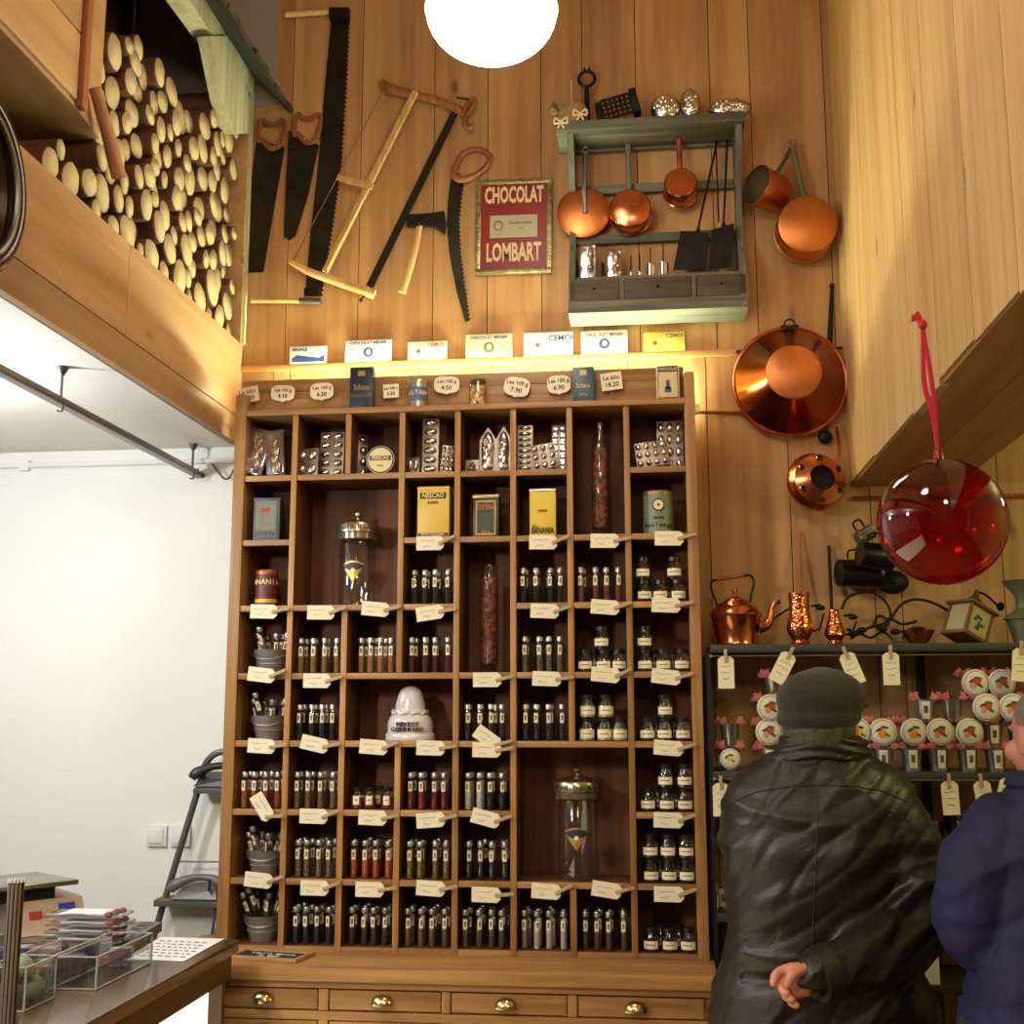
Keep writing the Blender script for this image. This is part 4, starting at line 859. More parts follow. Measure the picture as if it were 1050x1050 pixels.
# curved pruning saw
t = wtool('pruning_saw', 'curved black pruning saw with brown loop handle', 'saw', 470, 240)
saw_plate([(462, 184), (459.5, 205), (458, 230), (461, 262), (468.5, 300), (477, 330)], [(475, 184), (471.5, 205), (469.5, 230), (471, 258), (475, 290), (480.5, 329)], 34, 2.3, .003, .006, MB()).build('blade', STEEL, t)
m = MB(); q = lambda a_, b_: WP(a_, b_, .02)
m.tube([q(466, 176), q(472, 161), q(481, 154), q(492, 153), q(500, 157), q(503, 162), q(498, 171), q(488, 179), q(478, 183), q(470, 183)], [.012, .009, .008, .008, .009, .009, .009, .009, .011, .012], 9, closed=True, flat=.6)
m.ball(q(469, 181), .013, (1, .6, 1)); m.ball(WP(470, 179, .03), .0025, mi=1, n=8); m.build('handle', [REDW, IRON], t)
# framed sign
t = wtool('framed_sign', 'red sign lettered CHOCOLAT LOMBART in a silvery beaded frame', 'sign', 528, 235)
c0, c1, c2, c3 = WP(488.5, 188), WP(565, 184), WP(568, 280.5), WP(488.5, 285.5)
cx_ = (c0.x + c1.x + c2.x + c3.x) / 4; cz_ = (c0.z + c1.z + c2.z + c3.z) / 4; W_ = (c1.x - c0.x + c2.x - c3.x) / 2; H_ = (c0.z - c3.z + c1.z - c2.z) / 2
t.location = (cx_, YW - .012, cz_); t.rotation_euler.y = .012
m = MB(); fw = .016
for x0, x1, z0, z1 in ((-W_ / 2, W_ / 2, H_ / 2 - fw, H_ / 2), (-W_ / 2, W_ / 2, -H_ / 2, -H_ / 2 + fw), (-W_ / 2, -W_ / 2 + fw, -H_ / 2 + fw, H_ / 2 - fw), (W_ / 2 - fw, W_ / 2, -H_ / 2 + fw, H_ / 2 - fw)): m.box(x0, x1, -.008, .0, z0, z1, bev=.003)
for k in range(26):
    u = (k + .5) / 26
    for x_, z_ in ((-W_ / 2 + u * W_, H_ / 2 - fw / 2), (-W_ / 2 + u * W_, -H_ / 2 + fw / 2)): m.ball((x_, -.008, z_), .0038, n=6)
    for x_, z_ in ((-W_ / 2 + fw / 2, -H_ / 2 + u * H_), (W_ / 2 - fw / 2, -H_ / 2 + u * H_)): m.ball((x_, -.008, z_), .0038, n=6)
m.build('frame', mat('antique_frame', (150, 138, 96), .35, .8, noise=.4, nscale=60), t, world=False)
MB().box(-W_ / 2 + fw, W_ / 2 - fw, -.004, .008, -H_ / 2 + fw, H_ / 2 - fw).build('panel', mat('sign_red', (128, 22, 16), .35), t, world=False)
SLET = mat('sign_letter_cream', (214, 198, 150), .5)
for tx, zz, sz in (('CHOCOLAT', H_ * .325, .034), ('LOMBART', -H_ * .28, .038)):
    big, rest = tx[0], tx[1:]; wI = W_ - 2 * fw - .01
    Tm = lambda x_, z_, k: Matrix.Translation((x_, -.0046, z_)) @ Euler((pi / 2, 0, 0)).to_matrix().to_4x4() @ Matrix.Diagonal((k, 2.05, 1, 1))
    o1 = lettering(tx, sz, None, SLET, t, T=Tm(0, zz, wI / (len(tx) * sz * .735)), bold=.0011, world=False, depth=.0005)
MB().box(-W_ * .31, W_ * .31, -.0062, -.004, -H_ * .115, H_ * .115).build('centre_plate', mat('plate_grey', (170, 164, 134), .5), t, world=False)
m = MB(); m.ball((-W_ * .2, -.0064, .002), .014, (1, .04, 1.2)); m.ball((-W_ * .2, -.0068, .002), .010, (1, .04, 1.2), 1); m.build('plate_emblem', [mat('plate_grey_ink', (96, 92, 70), .6), mat('plate_grey', (0, 0, 0))], t, world=False)
lettering('Chocolat Lombart', .0115, (W_ * .085, -.0066, .010), INK, t, world=False, bold=.0003, sx=.8); lettering('Paris', .009, (W_ * .1, -.0066, -.008), INK, t, world=False); lettering('75 Av', .007, (-W_ * .2, -.0066, -H_ * .09), INK, t, world=False)

# ================================================================ GREY KITCHEN RACK WITH DRAWERS
D0 = .15
rk = thing('kitchen_rack', 'weathered grey-green kitchen rack with top shelf, rails and three small drawers', 'rack', WP(670, 220, .07))
yR = YW - D0
def R_(px, py, d=D0): return onY(px, py, YW - d)
zT = R_(668, 119).z; xL, xR_ = R_(582, 250).x, R_(767, 250).x
zt0 = R_(570, 126).z; zt1 = R_(768, 114).z; ztop = (zt0 + zt1) / 2
m = MB(); m.box(xL - .03, xR_ + .004, yR - .005, YW - .002, ztop - .028, ztop, bev=.003); m.build('top_shelf', GREYW, rk)
for x_ in (xL, xR_ - .022):
    m = MB(); zb_ = R_(600, 307).z; yy = YW - .002
    m.box(x_, x_ + .018, YW - .05, YW - .002, zb_, ztop - .028, bev=.002)
    m.hull([(x_, YW - .05, ztop - .03), (x_, yR + .01, ztop - .03), (x_, YW - .05, ztop - .17)], [(x_ + .018, YW - .05, ztop - .03), (x_ + .018, yR + .01, ztop - .03), (x_ + .018, YW - .05, ztop - .17)])
    m.hull([(x_, YW - .05, zb_), (x_, YW - .12, zb_), (x_, YW - .12, zb_ + .07), (x_, YW - .05, zb_ + .2)], [(x_ + .018, YW - .05, zb_), (x_ + .018, YW - .12, zb_), (x_ + .018, YW - .12, zb_ + .07), (x_ + .018, YW - .05, zb_ + .2)])
    m.build('side_bracket', GREYZ, rk)
for py0, py1 in ((139, 153), (188, 197), (239, 248)):
    z1, z0 = WP(670, py0, .02).z, WP(670, py1, .02).z; m = MB(); m.box(xL + .018, xR_ - .022, YW - .026, YW - .01, z0, z1, bev=.002); m.build('rail', GREYW, rk)
yd = YW - .12; zd1 = onY(670, 283, yd).z; zd0 = onY(670, 306, yd).z; zb1 = onY(670, 319, yd).z
m = MB(); m.box(xL - .002, xR_ - .002, yd - .006, YW - .002, zb1, zd0 - .001, bev=.003); m.build('bottom_board', GREYW, rk)
m = MB(); m.box(xL + .001, xR_ - .005, yd + .02, YW - .002, zd1 - .001, zd1 + .012); m.build('drawer_top', GREYW, rk)
edges = [(583.5, 635), (640, 709), (714.5, 766)]
for a_, b_ in edges:
    x0, x1 = onY(a_, 295, yd).x, onY(b_, 295, yd).x
    m = MB(); m.box(x0, x1, yd, YW - .01, zd0 + .001, zd1 - .002, bev=.003); d = m.build('drawer', DRAWG, rk)
    m = MB(); m.ball(((x0 + x1) / 2, yd - .003, (zd0 + zd1) / 2 + .002), .004, n=8); m.build('knob', IRON, d)
for a_ in (637.5, 711.7):
    x0 = onY(a_, 295, yd).x; m = MB(); m.box(x0 - .006, x0 + .006, yd - .002, YW - .01, zd0, zd1, bev=.001); m.build('mullion', GREYZ, rk)
zs_ = ztop + .0008; ysh = YW - .112
def SH(px, py): return onY(px, py, ysh)
# things on the rack's top shelf
t = thing('straw_pot', 'small straw-coloured pot with cream ribbon bows on the rack, far left', 'pot', (SH(588, 108).x, ysh, zs_))
MB().lathe([(0, 0), (.034, 0), (.043, .02), (.044, .045), (.036, .062), (.014, .068), (.012, .060), (0, .058)], 22).build('pot_body', mat('straw', (150, 122, 72), .8, bump=.6, bscale=120), t, world=False)
m = MB(); m.tube([(-.004, 0, .06), (-.006, .0, .15)], .002, 6); m.build('stick', PALEW, t, world=False)
m = MB()
for bx0, bz in ((-.034, -.004), (.022, .018)):
    for s_ in (-1, 1):
        m.tube([(bx0, -.046, bz), (bx0 + s_ * .016, -.048, bz + .012), (bx0 + s_ * .018, -.046, bz - .004), (bx0, -.046, bz)], .003, 5, flat=.5); m.tube([(bx0, -.046, bz), (bx0 + s_ * .009, -.047, bz - .02)], .0028, 5, flat=.4)
m.build('ribbon_bows', mat('cream_ribbon', (224, 212, 170), .8), t, world=False)
m = MB(); m.tube([(-.075, .05, .075), (-.06, .045, .085), (-.045, .04, .07)], [.008, .020, .004], 8); m.build('dried_leaf', mat('dried_leaf', (120, 92, 54), .8), t, world=False)
t = thing('iron_ring_pestle', 'black iron ring handle standing up behind the straw pot', 'handle', (SH(601, 98).x, ysh + .05, zs_))
cz = onY(600, 81, ysh + .05).z - zs_; m = MB(); m.tube([(.024 * sin(a_), 0, cz + .024 * cos(a_)) for a_ in [2 * pi * k / 20 for k in range(20)]], .0052, 8, closed=True); m.tube([(0, 0, cz - .024), (0, 0, 0.0)], [.007, .010], 8)
for dx in (-.008, .006): m.tube([(dx, 0, cz + .02), (dx + .003, 0, cz + .036)], [.005, .003], 6)
m.build('ring', IRON, t, world=False)
t = thing('wafer_iron', 'black perforated metal grater lying tilted on the rack', 'grater', (SH(635, 108).x, ysh, zs_ + .012)); t.rotation_euler = (0, -.24, 0)
m = MB(); nx, nz = 6, 4; w_, h_ = .085, .058
for k in range(nx + 1): m.box(-w_ / 2 + k * w_ / nx - .004, -w_ / 2 + k * w_ / nx + .004, -.03, -.024, 0, h_, bev=.001)
for k in range(nz + 1): m.box(-w_ / 2, w_ / 2, -.0305, -.0235, k * h_ / nz - .003 + .003, k * h_ / nz + .006, bev=.001)
m.box(-w_ / 2 - .016, -w_ / 2 - .002, -.035, .02, -.0, h_ + .0, bev=.003); m.box(w_ / 2 + .002, w_ / 2 + .022, -.035, .02, -.002, h_ + .014, bev=.004)
m.build('grater_body', IRON, t, world=False)
def egg(px, w_, h_, label, rot=0, bits=22, mt=None, lie=False):
    x = SH(px, 100).x; t = thing('chocolate_mould', label, 'chocolate mould', (x, ysh, zs_ + .001)); m = MB()
    m.ball((0, 0, h_ / 2), 1, (w_ / 2, .022, h_ / 2), n=20)
    for k in range(bits):
        a_ = random.uniform(0, 2 * pi); r_ = random.uniform(.1, .78); m.ball((cos(a_) * r_ * w_ / 2, -.021 * (1 - r_ * r_) ** .5, h_ / 2 + sin(a_) * r_ * h_ / 2), .006, (1, .6, 1.4), n=8)
    m.build('relief_shell', mt or SILVER, t, world=False)
    m = MB(); m.tube([(w_ / 2 * 1.03 * cos(a_), .004, h_ / 2 + h_ / 2 * 1.02 * sin(a_)) for a_ in [2 * pi * k / 24 for k in range(24)]], .0022, 6, closed=True); m.build('rim', GREYM, t, world=False); return t
egg(682, .082, .084, 'round embossed silver egg mould, left of the two on the rack'); egg(707.5, .056, .098, 'tall embossed silver egg mould, right of the round one on the rack')
egg(748, .118, .060, 'wide low embossed silver mould at the right end of the rack', bits=34)
# pans hanging on the rails
def pan(px, py, rpx, label, name, d, depth, hpts, mt=COPPER, hm=None, hook=None, tilt=(0, 0), hr=.006, rim=True, cat='pan', lip=.0):
    """round pan hung with its bottom towards the room; hpts: handle pixels"""
    y = YW - d; c = onY(px, py, y); R0 = rpx * y / F
    t = thing(name, label, cat, c); T = Euler((pi / 2 + tilt[0], tilt[1], 0)).to_matrix().to_4x4()
    m = MB(); m.lathe([(0, .001), (R0 * .9, .001), (R0 * .97, -.002), (R0, -.008), (R0 + lip * .3, -depth), (R0 + lip * .3 + .003, -depth - .002), (R0 + lip * .3 - .001, -depth - .003), (R0 - .003, -.012), (R0 * .9, -.003), (0, -.003)], 40, T=T)
    m.build('pan_body', mt, t, world=False)
    pts = [onY(a_, b_, YW - dd) - c for a_, b_, dd in hpts]; m = MB(); n_ = len(pts)
    m.tube(pts, hr, 8, flat=.5)
    e = pts[-1]; m.tube([e + Vector((.009 * sin(a_), 0, .006 + .009 * cos(a_))) for a_ in [2 * pi * k / 14 for k in range(14)]], hr * .5, 6, closed=True)
    m.build('handle', hm or GREYM, t, world=False); return t, c, R0
# skimmer: big shallow disc with grey handle in front
t = thing('copper_skimmer', 'large flat copper skimmer with grey iron handle, far left on the rack', 'skimmer', onY(598, 217, YW - .05)); c = t.location.copy(); R0 = 29 * (YW - .05) / F
MB().lathe([(0, -.004), (R0 * .8, -.003), (R0, .004), (R0 * 1.0, .006), (R0 * .8, 0), (0, -.001)], 44, T=MT((0, 0, 0), -pi / 2)).build('disc', COPPERM, t, world=False)
m = MB(); pts = [onY(a_, b_, YW - dd) - c for a_, b_, dd in ((600, 218, .058), (600, 210, .062), (599, 198, .064), (599.5, 185, .066), (600, 170, .066), (600.5, 156, .064))]; m.tube(pts, [.009, .004, .009, .007, .007, .006], 8, flat=.5)
e = pts[-1]; m.tube([e + Vector((.009 * sin(a_), 0, .006 + .010 * cos(a_))) for a_ in [2 * pi * k / 14 for k in range(14)]], .003, 6, closed=True); m.build('handle', GREYM, t, world=False)
pan(646.3, 213, 22.5, 'round shiny copper pan in the middle of the rack, hung by a grey-green handle', 'copper_pan', .095, .05, [(645, 200, .05), (644.5, 170, .05), (644, 146, .05)], hm=mat('green_grey_handle', (112, 116, 92), .5, .5), hr=.008)
pan(698, 186.5, 18, 'small copper saucepan with red-brown handle, high in the rack', 'copper_saucepan', .10, .055, [(697, 178, .05), (697, 166, .055), (696.5, 155, .055), (696, 141, .06)], hm=mat('copper_handle', (150, 74, 44), .35, .7), tilt=(-.12, 0), hr=.008)
for k, (bl_, ha, lb) in enumerate((([(698, 237), (727, 239), (724, 276), (690, 277)], ((716, 234), (736, 142)), 'black fire shovel with long thin handle, left of the two on the rack'), ([(729, 236), (753, 229), (751, 268), (746, 275), (727, 277)], ((742, 228), (746, 142)), 'black fire shovel with long thin handle, right of the two on the rack'))):
    t = thing('fire_shovel', lb, 'shovel', onY(710 + 30 * k, 255, YW - .07)); dd = .065 + .012 * k
    m = MB(); m.prism([(v.x, v.z) for v in (onY(a_, b_, YW - dd) for a_, b_ in bl_)], YW - dd - .002, YW - dd)
    m.build('blade', IRON, t); m = MB(); m.tube([onY(*ha[0], YW - dd - .002) - Vector((0, 0, .01)), onY(*ha[0], YW - dd - .004), onY(*ha[1], YW - .04)], [.008, .0032, .0032], 8)
    e = onY(*ha[1], YW - .04); m.tube([e + Vector((.010 * sin(a_), 0, .01 + .011 * cos(a_))) for a_ in [2 * pi * k_ / 12 for k_ in range(12)]], .003, 6, closed=True); m.build('handle', IRON, t)
t = thing('iron_poker', 'thin black iron rod hanging between the two fire shovels', 'poker', onY(737, 190, YW - .045)); MB().tube([onY(734, 145, YW - .045), onY(737, 228, YW - .045)], .0025, 6).build('rod', IRON, t)
# moulds and little cutters standing behind the rack's lower ledge
zl = zd1 + .0125; yl = YW - .065
def LZ(px): return onY(px, 278, yl).x
for k, (px, w_, h_) in enumerate(((603, .052, .112), (630, .044, .092))):
    t = thing('chocolate_mould', f'silver figure mould in clear wrap, {"left" if k == 0 else "right"} of the two above the rack drawers', 'chocolate mould', (LZ(px), yl, zl + .001)); m = MB()
    for q in range(26):
        u = random.random(); m.ball((random.uniform(-1, 1) * w_ * .3 * (1 - u * .5), random.uniform(-.008, .002), h_ * (.08 + .8 * u)), .0085, (1, .8, 1.5), n=8)
    m.build('relief', SILVER, t, world=False); MB().box(-w_ / 2, w_ / 2, -.018, .012, 0, h_, bev=.008).build('clear_wrap', PLW, t, world=False)
for k, (px, r_, h_, st) in enumerate(((591, .004, .07, 0), (618, .005, .06, 0), (647, .004, .014, .05), (656, .008, .012, .055), (667, .0115, .034, .05), (680, .0155, .036, .06))):
    t = thing('metal_cutter', ['thin dark rod standing left of the wrapped moulds', 'thin dark rod standing between the wrapped moulds', 'tiny cutter with thin stem, leftmost of the row on the rack ledge', 'small cutter with stem, second of the row on the rack ledge', 'silver cylinder cutter with stem, third of the row on the rack ledge', 'largest silver cylinder cutter, beside the fire shovels'][k], 'cutter', (LZ(px), yl - (.02 if k > 1 else -.02), zl + .0005)); m = MB()
    m.lathe([(0, 0), (r_, 0), (r_, h_), (r_ - .001, h_), (0, h_ - .003)], 16); m.build('cutter_body', CHROME if k > 1 else IRON, t, world=False)
    if st: MB().tube([(0, .0, h_ - .004), (0.001, 0, h_ + st)], [.0022, .0018], 6).build('stem', IRON, t, world=False)

# ================================================================ COPPER ON THE WALL, RIGHT OF THE RACK
# pot seen from its open side
def pot(label, cpx, axis, R0, depth, mt, hpts, hm, d, name='copper_pot', wall=True):
    c = onY(cpx[0], cpx[1], YW - d); ax = Vector(axis).normalized(); T = ax.to_track_quat('Z', 'Y').to_matrix().to_4x4(); t = thing(name, label, 'pot', c)
    m = MB(); m.lathe([(0, -depth), (R0 * .86, -depth), (R0 * .93, -depth + .008), (R0 * .97, 0), (R0 * 1.02, .002), (R0 * .96, .003), (R0 * .9, -depth + .012), (0, -depth + .006)], 36, T=T)
    for f in m.bm.faces:
        pass
    m.bm.normal_update(); Ti = T.inverted()
    for f in m.bm.faces:
        cc = Ti @ f.calc_center_median(); rr = hypot(cc.x, cc.y)
        if cc.z > -depth + .004 and rr < R0 * .965 and (rr < R0 * .94 - .0): 
            if (rr < R0 * .88 and cc.z > -depth + .004) or (cc.z > -depth * .6 and rr < R0 * .945): f.material_index = 1
    m.build('pot_body', [mt, TIN], t, world=False)
    pts = [onY(a_, b_, YW - dd) - c for a_, b_, dd in hpts]; m = MB(); m.tube(pts, .0055, 8, flat=.6); m.build('handle', hm, t, world=False); return t
pot('copper pot with pale tinned inside, hung tilted right of the rack', (776, 190), (-.75, -.6, .12), .058, .085, COPPERM, [(795, 180, .09), (806, 162, .05), (812, 149, .02)], GREYM, .10)
t, c, R0 = pan(828.5, 229.5, 31.5, 'large round copper pot hung bottom outward, near the side wall', 'copper_pot', .12, .075, [(824, 206, .05), (818, 175, .045), (812, 149, .03)], mt=COPPERM, hm=mat('green_grey_handle', (0, 0, 0)), hr=.007, tilt=(.06, .0), cat='pot')
# big preserving basin
y = YW - .03; c = onY(809.6, 391.5, y); R0 = 57.5 * y / F; t = thing('preserving_basin', 'big round copper preserving basin with rolled rim and hanging ring', 'basin', c)
MB().lathe([(R0 * .44, .104), (R0 * .48, .100), (R0 * .50, .092), (R0 * .97, .008), (R0, .002), (R0 * .96, .002), (R0 * .48, .088), (0, .100)], 56, T=MT((0, 0, 0), pi / 2)).build('basin_body', mat('dark_copper', (168, 92, 48), .16, 1, noise=.25, nscale=7, bump=.1, bscale=20), t, world=False)
MB().lathe([(0, .105), (R0 * .44, .105), (R0 * .485, .100)], 44, T=MT((0, 0, 0), pi / 2)).build('basin_foot', mat('dull_disc_copper', (206, 128, 72), .42, .85, noise=.15, nscale=12), t, world=False)
MB().tube([(R0 * cos(a_), -.004, R0 * sin(a_)) for a_ in [2 * pi * k / 56 for k in range(56)]], .0052, 8, closed=True).build('rolled_rim', COPPER, t, world=False)
rz_ = onY(812, 333, y).z - c.z; MB().tube([(.006 + .015 * cos(a_), -.003, rz_ + .015 * sin(a_)) for a_ in [2 * pi * k / 18 for k in range(18)]], .0026, 6, closed=True).box(-.02, .03, -.009, -.002, R0 - .004, R0 + .008, bev=.002).build('hanging_ring', IRON, t, world=False)
t = thing('iron_ladle', 'dark iron ladle handle hanging upright behind the copper basin', 'ladle', WP(852, 345, .01)); m = MB(); m.tube([WP(853, 296, .012), WP(851, 345, .012), WP(847, 440, .012)], [.005, .008, .006], 8, flat=.5); m.ball(WP(853, 293, .012), .008, (1, .6, 1)); m.build('handle', IRON, t)
m = MB(); m.ball(WP(846, 448, .018), .02, (1, .6, 1)); m.build('bowl', IRON, t)
# chestnut pan with holes
y = YW - .09; c = onY(838, 493.5, y); R0 = 31 * y / F; t = thing('chestnut_pan', 'round copper pan with a wide centre opening and ring of small holes', 'pan', c)
T = Euler((pi / 2 - .12, -.2, 0)).to_matrix().to_4x4(); T = Matrix.Rotation(.25, 4, 'Z') @ Matrix.Rotation(-.1, 4, 'X')
T = T @ Euler((pi / 2, 0, 0)).to_matrix().to_4x4()
MB().lathe([(0, .02), (R0 * .40, .02), (R0 * .42, .034), (R0 * .46, .035), (R0 * .55, .030), (R0 * .86, .018), (R0 * .97, .0), (R0, -.008), (R0 * .96, -.02), (R0 * .85, -.045), (R0 * .7, -.055), (0, -.056)], 44, T=T).build('pan_body', HCOPPER if False else COPPER, t, world=False)
m = MB(); m.lathe([(0, .0212), (R0 * .39, .0212), (0, .0216)], 30, T=T)
for k in range(6):
    a_ = 2 * pi * k / 6 + .5; m.lathe([(0, .0245), (.0068, .0245), (.0068, .0262), (0, .0264)], 12, T=T @ Matrix.Translation((cos(a_) * R0 * .72, sin(a_) * R0 * .72, 0)))
m.build('holes', mat('hole_black', (14, 10, 8), .9), t, world=False)
m = MB(); m.lathe([(R0 * .385, .030), (R0 * .42, .038), (R0 * .46, .036)], 36, T=T)
for k in range(6):
    a_ = 2 * pi * k / 6 + .5; m.lathe([(.0064, .025), (.0074, .028), (.0088, .025)], 12, T=T @ Matrix.Translation((cos(a_) * R0 * .72, sin(a_) * R0 * .72, 0)))
m.build('hole_rims', COPPER, t, world=False)
m = MB(); m.tube([onY(860, 478, y + .02) - c, onY(861, 455, YW - .05) - c, onY(858, 438, YW - .02) - c], .0045, 8); m.build('handle', COPPER, t, world=False)

# ================================================================ PENDANT LAMP, RED GLASS BALL
def pendant(x, y, z, r, label, glow=9):
    t = thing('pendant_lamp', label, 'lamp', (x, y, z)); k = r / .149
    MB().lathe([(0, -.115 * k)] + [(.149 * k * sin(u_ * pi / 24) ** .92, -.008 * k - .107 * k * cos(u_ * pi / 24)) for u_ in range(1, 13)] + [ (.147 * k, .01 * k), (.138 * k, .05 * k), (.10 * k, .10 * k), (.06 * k, .13 * k), (.045 * k, .15 * k)], 44).build('opal_shade', mat('opal_glow', (255, 250, 238), .3, emit=glow), t, world=False)
    MB().tube([(.1505 * k * cos(a_), .1505 * k * sin(a_), -.006 * k) for a_ in [2 * pi * i / 44 for i in range(44)]], .0022 * k, 6, closed=True).build('rim_band', mat('opal_rim', (236, 226, 200), .4), t, world=False)
    MB().lathe([(.05 * k, .148 * k), (.05 * k, .2 * k), (.02 * k, .23 * k), (.006, .235 * k), (.006, ZTOP - z - .03), (.05, ZTOP - z - .02), (.05, ZTOP - z - .001), (0, ZTOP - z - .001)], 20).build('stem', BRASS, t, world=False)
pl = onY(504, 8, 2.5)
pendant(pl.x, 2.5, pl.z, .149, 'glowing white opal glass pendant lamp hanging at the top of the picture', 5)
pendant(-.5, .7, 3.18, .15, 'opal pendant lamp over the middle of the shop', 5); pendant(.15, -1.0, 3.18, .15, 'opal pendant lamp over the front of the shop', 5)
bc = onY(966, 535, 1.5); rb = 63.5 * 1.5 / F
t = thing('glass_bauble', 'big transparent red glass ball hanging on a red ribbon', 'bauble', bc)
RG = glass('red_glass', (.70, .02, .03), .05, .55, .01)
MB().lathe([(0, -rb)] + [(rb * sin(pi * k / 30), -rb * cos(pi * k / 30)) for k in range(1, 30)] + [(0, rb)], 56).build('glass_ball', RG, t, world=False)
MB().lathe([(.006, rb - .002), (.006, rb + .008), (.0035, rb + .012), (0, rb + .012)], 14).build('neck', mat('red_neck', (150, 16, 30), .3), t, world=False)
kn = onY(946, 333, 1.5) - bc; RIB = mat('red_ribbon', (206, 30, 60), .55)
m = MB()
for s_ in (-1, 1): m.tube([(0, 0, rb + .008), (.002 * s_ + kn.x * .25, 0, kn.z * .35 + rb * .65), (.0045 * s_ + kn.x * .75, 0, kn.z * .7), (kn.x, 0, kn.z)], [.002, .0034, .0036, .0025], 6, flat=.35)
m.ball(kn, .006, (1, .7, 1.1)); m.tube([kn, kn + Vector((-.006, 0, .008)), kn + Vector((-.013, 0, .009))], [.003, .003, .006], 6, flat=.4); m.tube([kn, kn + Vector((-.004, 0, .012)), kn + Vector((-.007, 0, .016))], [.003, .003, .004], 6, flat=.4)
m.build('ribbon', RIB, t, world=False)
MB().tube([kn, (kn.x - .01, 0, ZTOP - bc.z)], .00035, 4).build('nylon_thread', glass('nylon', (.9, .9, .88), .1), t, world=False)
# ================================================================ FIREWOOD NICHE
BARK = mat('bark', (112, 70, 42), .9, noise=.5, nscale=40, bump=.9, bscale=70)
def endgrain():
    m = mat('log_end_grain', (214, 186, 124), .75); nt = m.node_tree; b = nt.nodes['Principled BSDF']; L = nt.links.new
    at = nt.nodes.new('ShaderNodeAttribute'); at.attribute_name = 'tone'
    tc = nt.nodes.new('ShaderNodeTexCoord'); mp = nt.nodes.new('ShaderNodeMapping'); mp.inputs['Scale'].default_value = (0, 1, 1); L(tc.outputs['Object'], mp.inputs[0])
    w = nt.nodes.new('ShaderNodeTexWave'); w.wave_type = 'RINGS'; w.rings_direction = 'X'; w.inputs['Scale'].default_value = 60; w.inputs['Distortion'].default_value = 3; w.inputs['Detail'].default_value = 2; L(mp.outputs[0], w.inputs['Vector'])
    r = nt.nodes.new('ShaderNodeValToRGB'); e = r.color_ramp.elements; e[0].color = lin((186, 158, 106)); e[1].color = lin((220, 202, 156)); L(w.outputs['Fac'], r.inputs[0])
    n = nt.nodes.new('ShaderNodeTexNoise'); n.inputs['Scale'].default_value = 45; L(tc.outputs['Object'], n.inputs['Vector'])
    mx = nt.nodes.new('ShaderNodeMix'); mx.data_type = 'RGBA'; mx.blend_type = 'MULTIPLY'; L(r.outputs[0], mx.inputs[6]); mx.inputs[0].default_value = .35
    r2 = nt.nodes.new('ShaderNodeValToRGB'); r2.color_ramp.elements[0].position = .35; r2.color_ramp.elements[1].position = .6; L(n.outputs['Fac'], r2.inputs[0]); L(r2.outputs[0], mx.inputs[7]); L(mx.outputs[2], b.inputs['Base Color'])
    return m
ENDG = endgrain()
rl = random.Random(5)
def stack_top(y): return E + (1.200 if y < 2.43 else 1.58 + .30 * max(0, y - 2.55) ** .9 - .05 * sin(y * 9))
y0s, y1s = 2.18, 3.345; floor_z = ZFT - .004; discs = []
# drop-and-settle: each log goes to the lowest free resting place
for it in range(400):
    r_ = rl.choice([.024, .029, .032, .035, .038, .043]) * rl.uniform(.95, 1.08)
    if len(discs) < 12: r_ *= 1.2
    cands = []
    for k in range(26):
        yy = rl.uniform(y0s + r_, y1s - r_); cands.append((yy, floor_z + r_))
    near = discs[-90:]
    for i in range(len(near)):
        for j in range(i + 1, len(near)):
            a, b = near[i], near[j]; d = hypot(a[0] - b[0], a[1] - b[1]); ra, rb_ = a[2] + r_, b[2] + r_
            if d < 1e-6 or d > ra + rb_: continue
            u = (ra * ra - rb_ * rb_ + d * d) / (2 * d); h2 = ra * ra - u * u
            if h2 <= 0: continue
            h_ = h2 ** .5; ex, ez = (b[0] - a[0]) / d, (b[1] - a[1]) / d
            for s_ in (-1, 1):
                yy, zz = a[0] + ex * u - s_ * ez * h_, a[1] + ez * u + s_ * ex * h_
                if zz > min(a[1], b[1]): cands.append((yy, zz))
    for a in near:
        for wy in (y0s + r_, y1s - r_):
            dy = wy - a[0]; rr = a[2] + r_
            if abs(dy) < rr: cands.append((wy, a[1] + (rr * rr - dy * dy) ** .5))
    best = None
    for yy, zz in cands:
        if yy < y0s + r_ - 1e-6 or yy > y1s - r_ + 1e-6 or zz < floor_z + r_ - 1e-6: continue
        if zz + r_ > stack_top(yy): continue
        if best and zz >= best[1]: continue
        if all(hypot(yy - d[0], zz - d[1]) >= d[2] + r_ - 1e-4 for d in discs): best = (yy, zz, r_)
    if best: discs.append(best)
def log_mesh(i):
    r2 = random.Random(i); m = MB(); n = 14; wob = [1 + .10 * sin(2 * pi * k / n * 2 + i) + r2.uniform(-.05, .05) for k in range(n)]
    rings = [[m.bm.verts.new((x, wob[k] * cos(2 * pi * k / n) * s, wob[k] * sin(2 * pi * k / n) * s)) for k in range(n)] for x, s in ((0, .95), (-.004, 1.0), (-.12, 1.0), (-.26, .98))]
    fs = [m.bm.faces.new((a[k], a[(k + 1) % n], b[(k + 1) % n], b[k])) for a, b in zip(rings, rings[1:]) for k in range(n)]
    m._fin(fs, 0, True); m._fin([m.bm.faces.new(rings[0])], 1, False); m._fin([m.bm.faces.new(rings[-1])], 1, False); return mk(m, 'firewood_log', [BARK, ENDG])
LM = [log_mesh(i) for i in range(9)]
bott = sorted([d for d in discs if d[1] - d[2] < floor_z + .002], key=lambda d: d[0]); rowlab = {}
for k, d in enumerate(bott): rowlab[d] = k
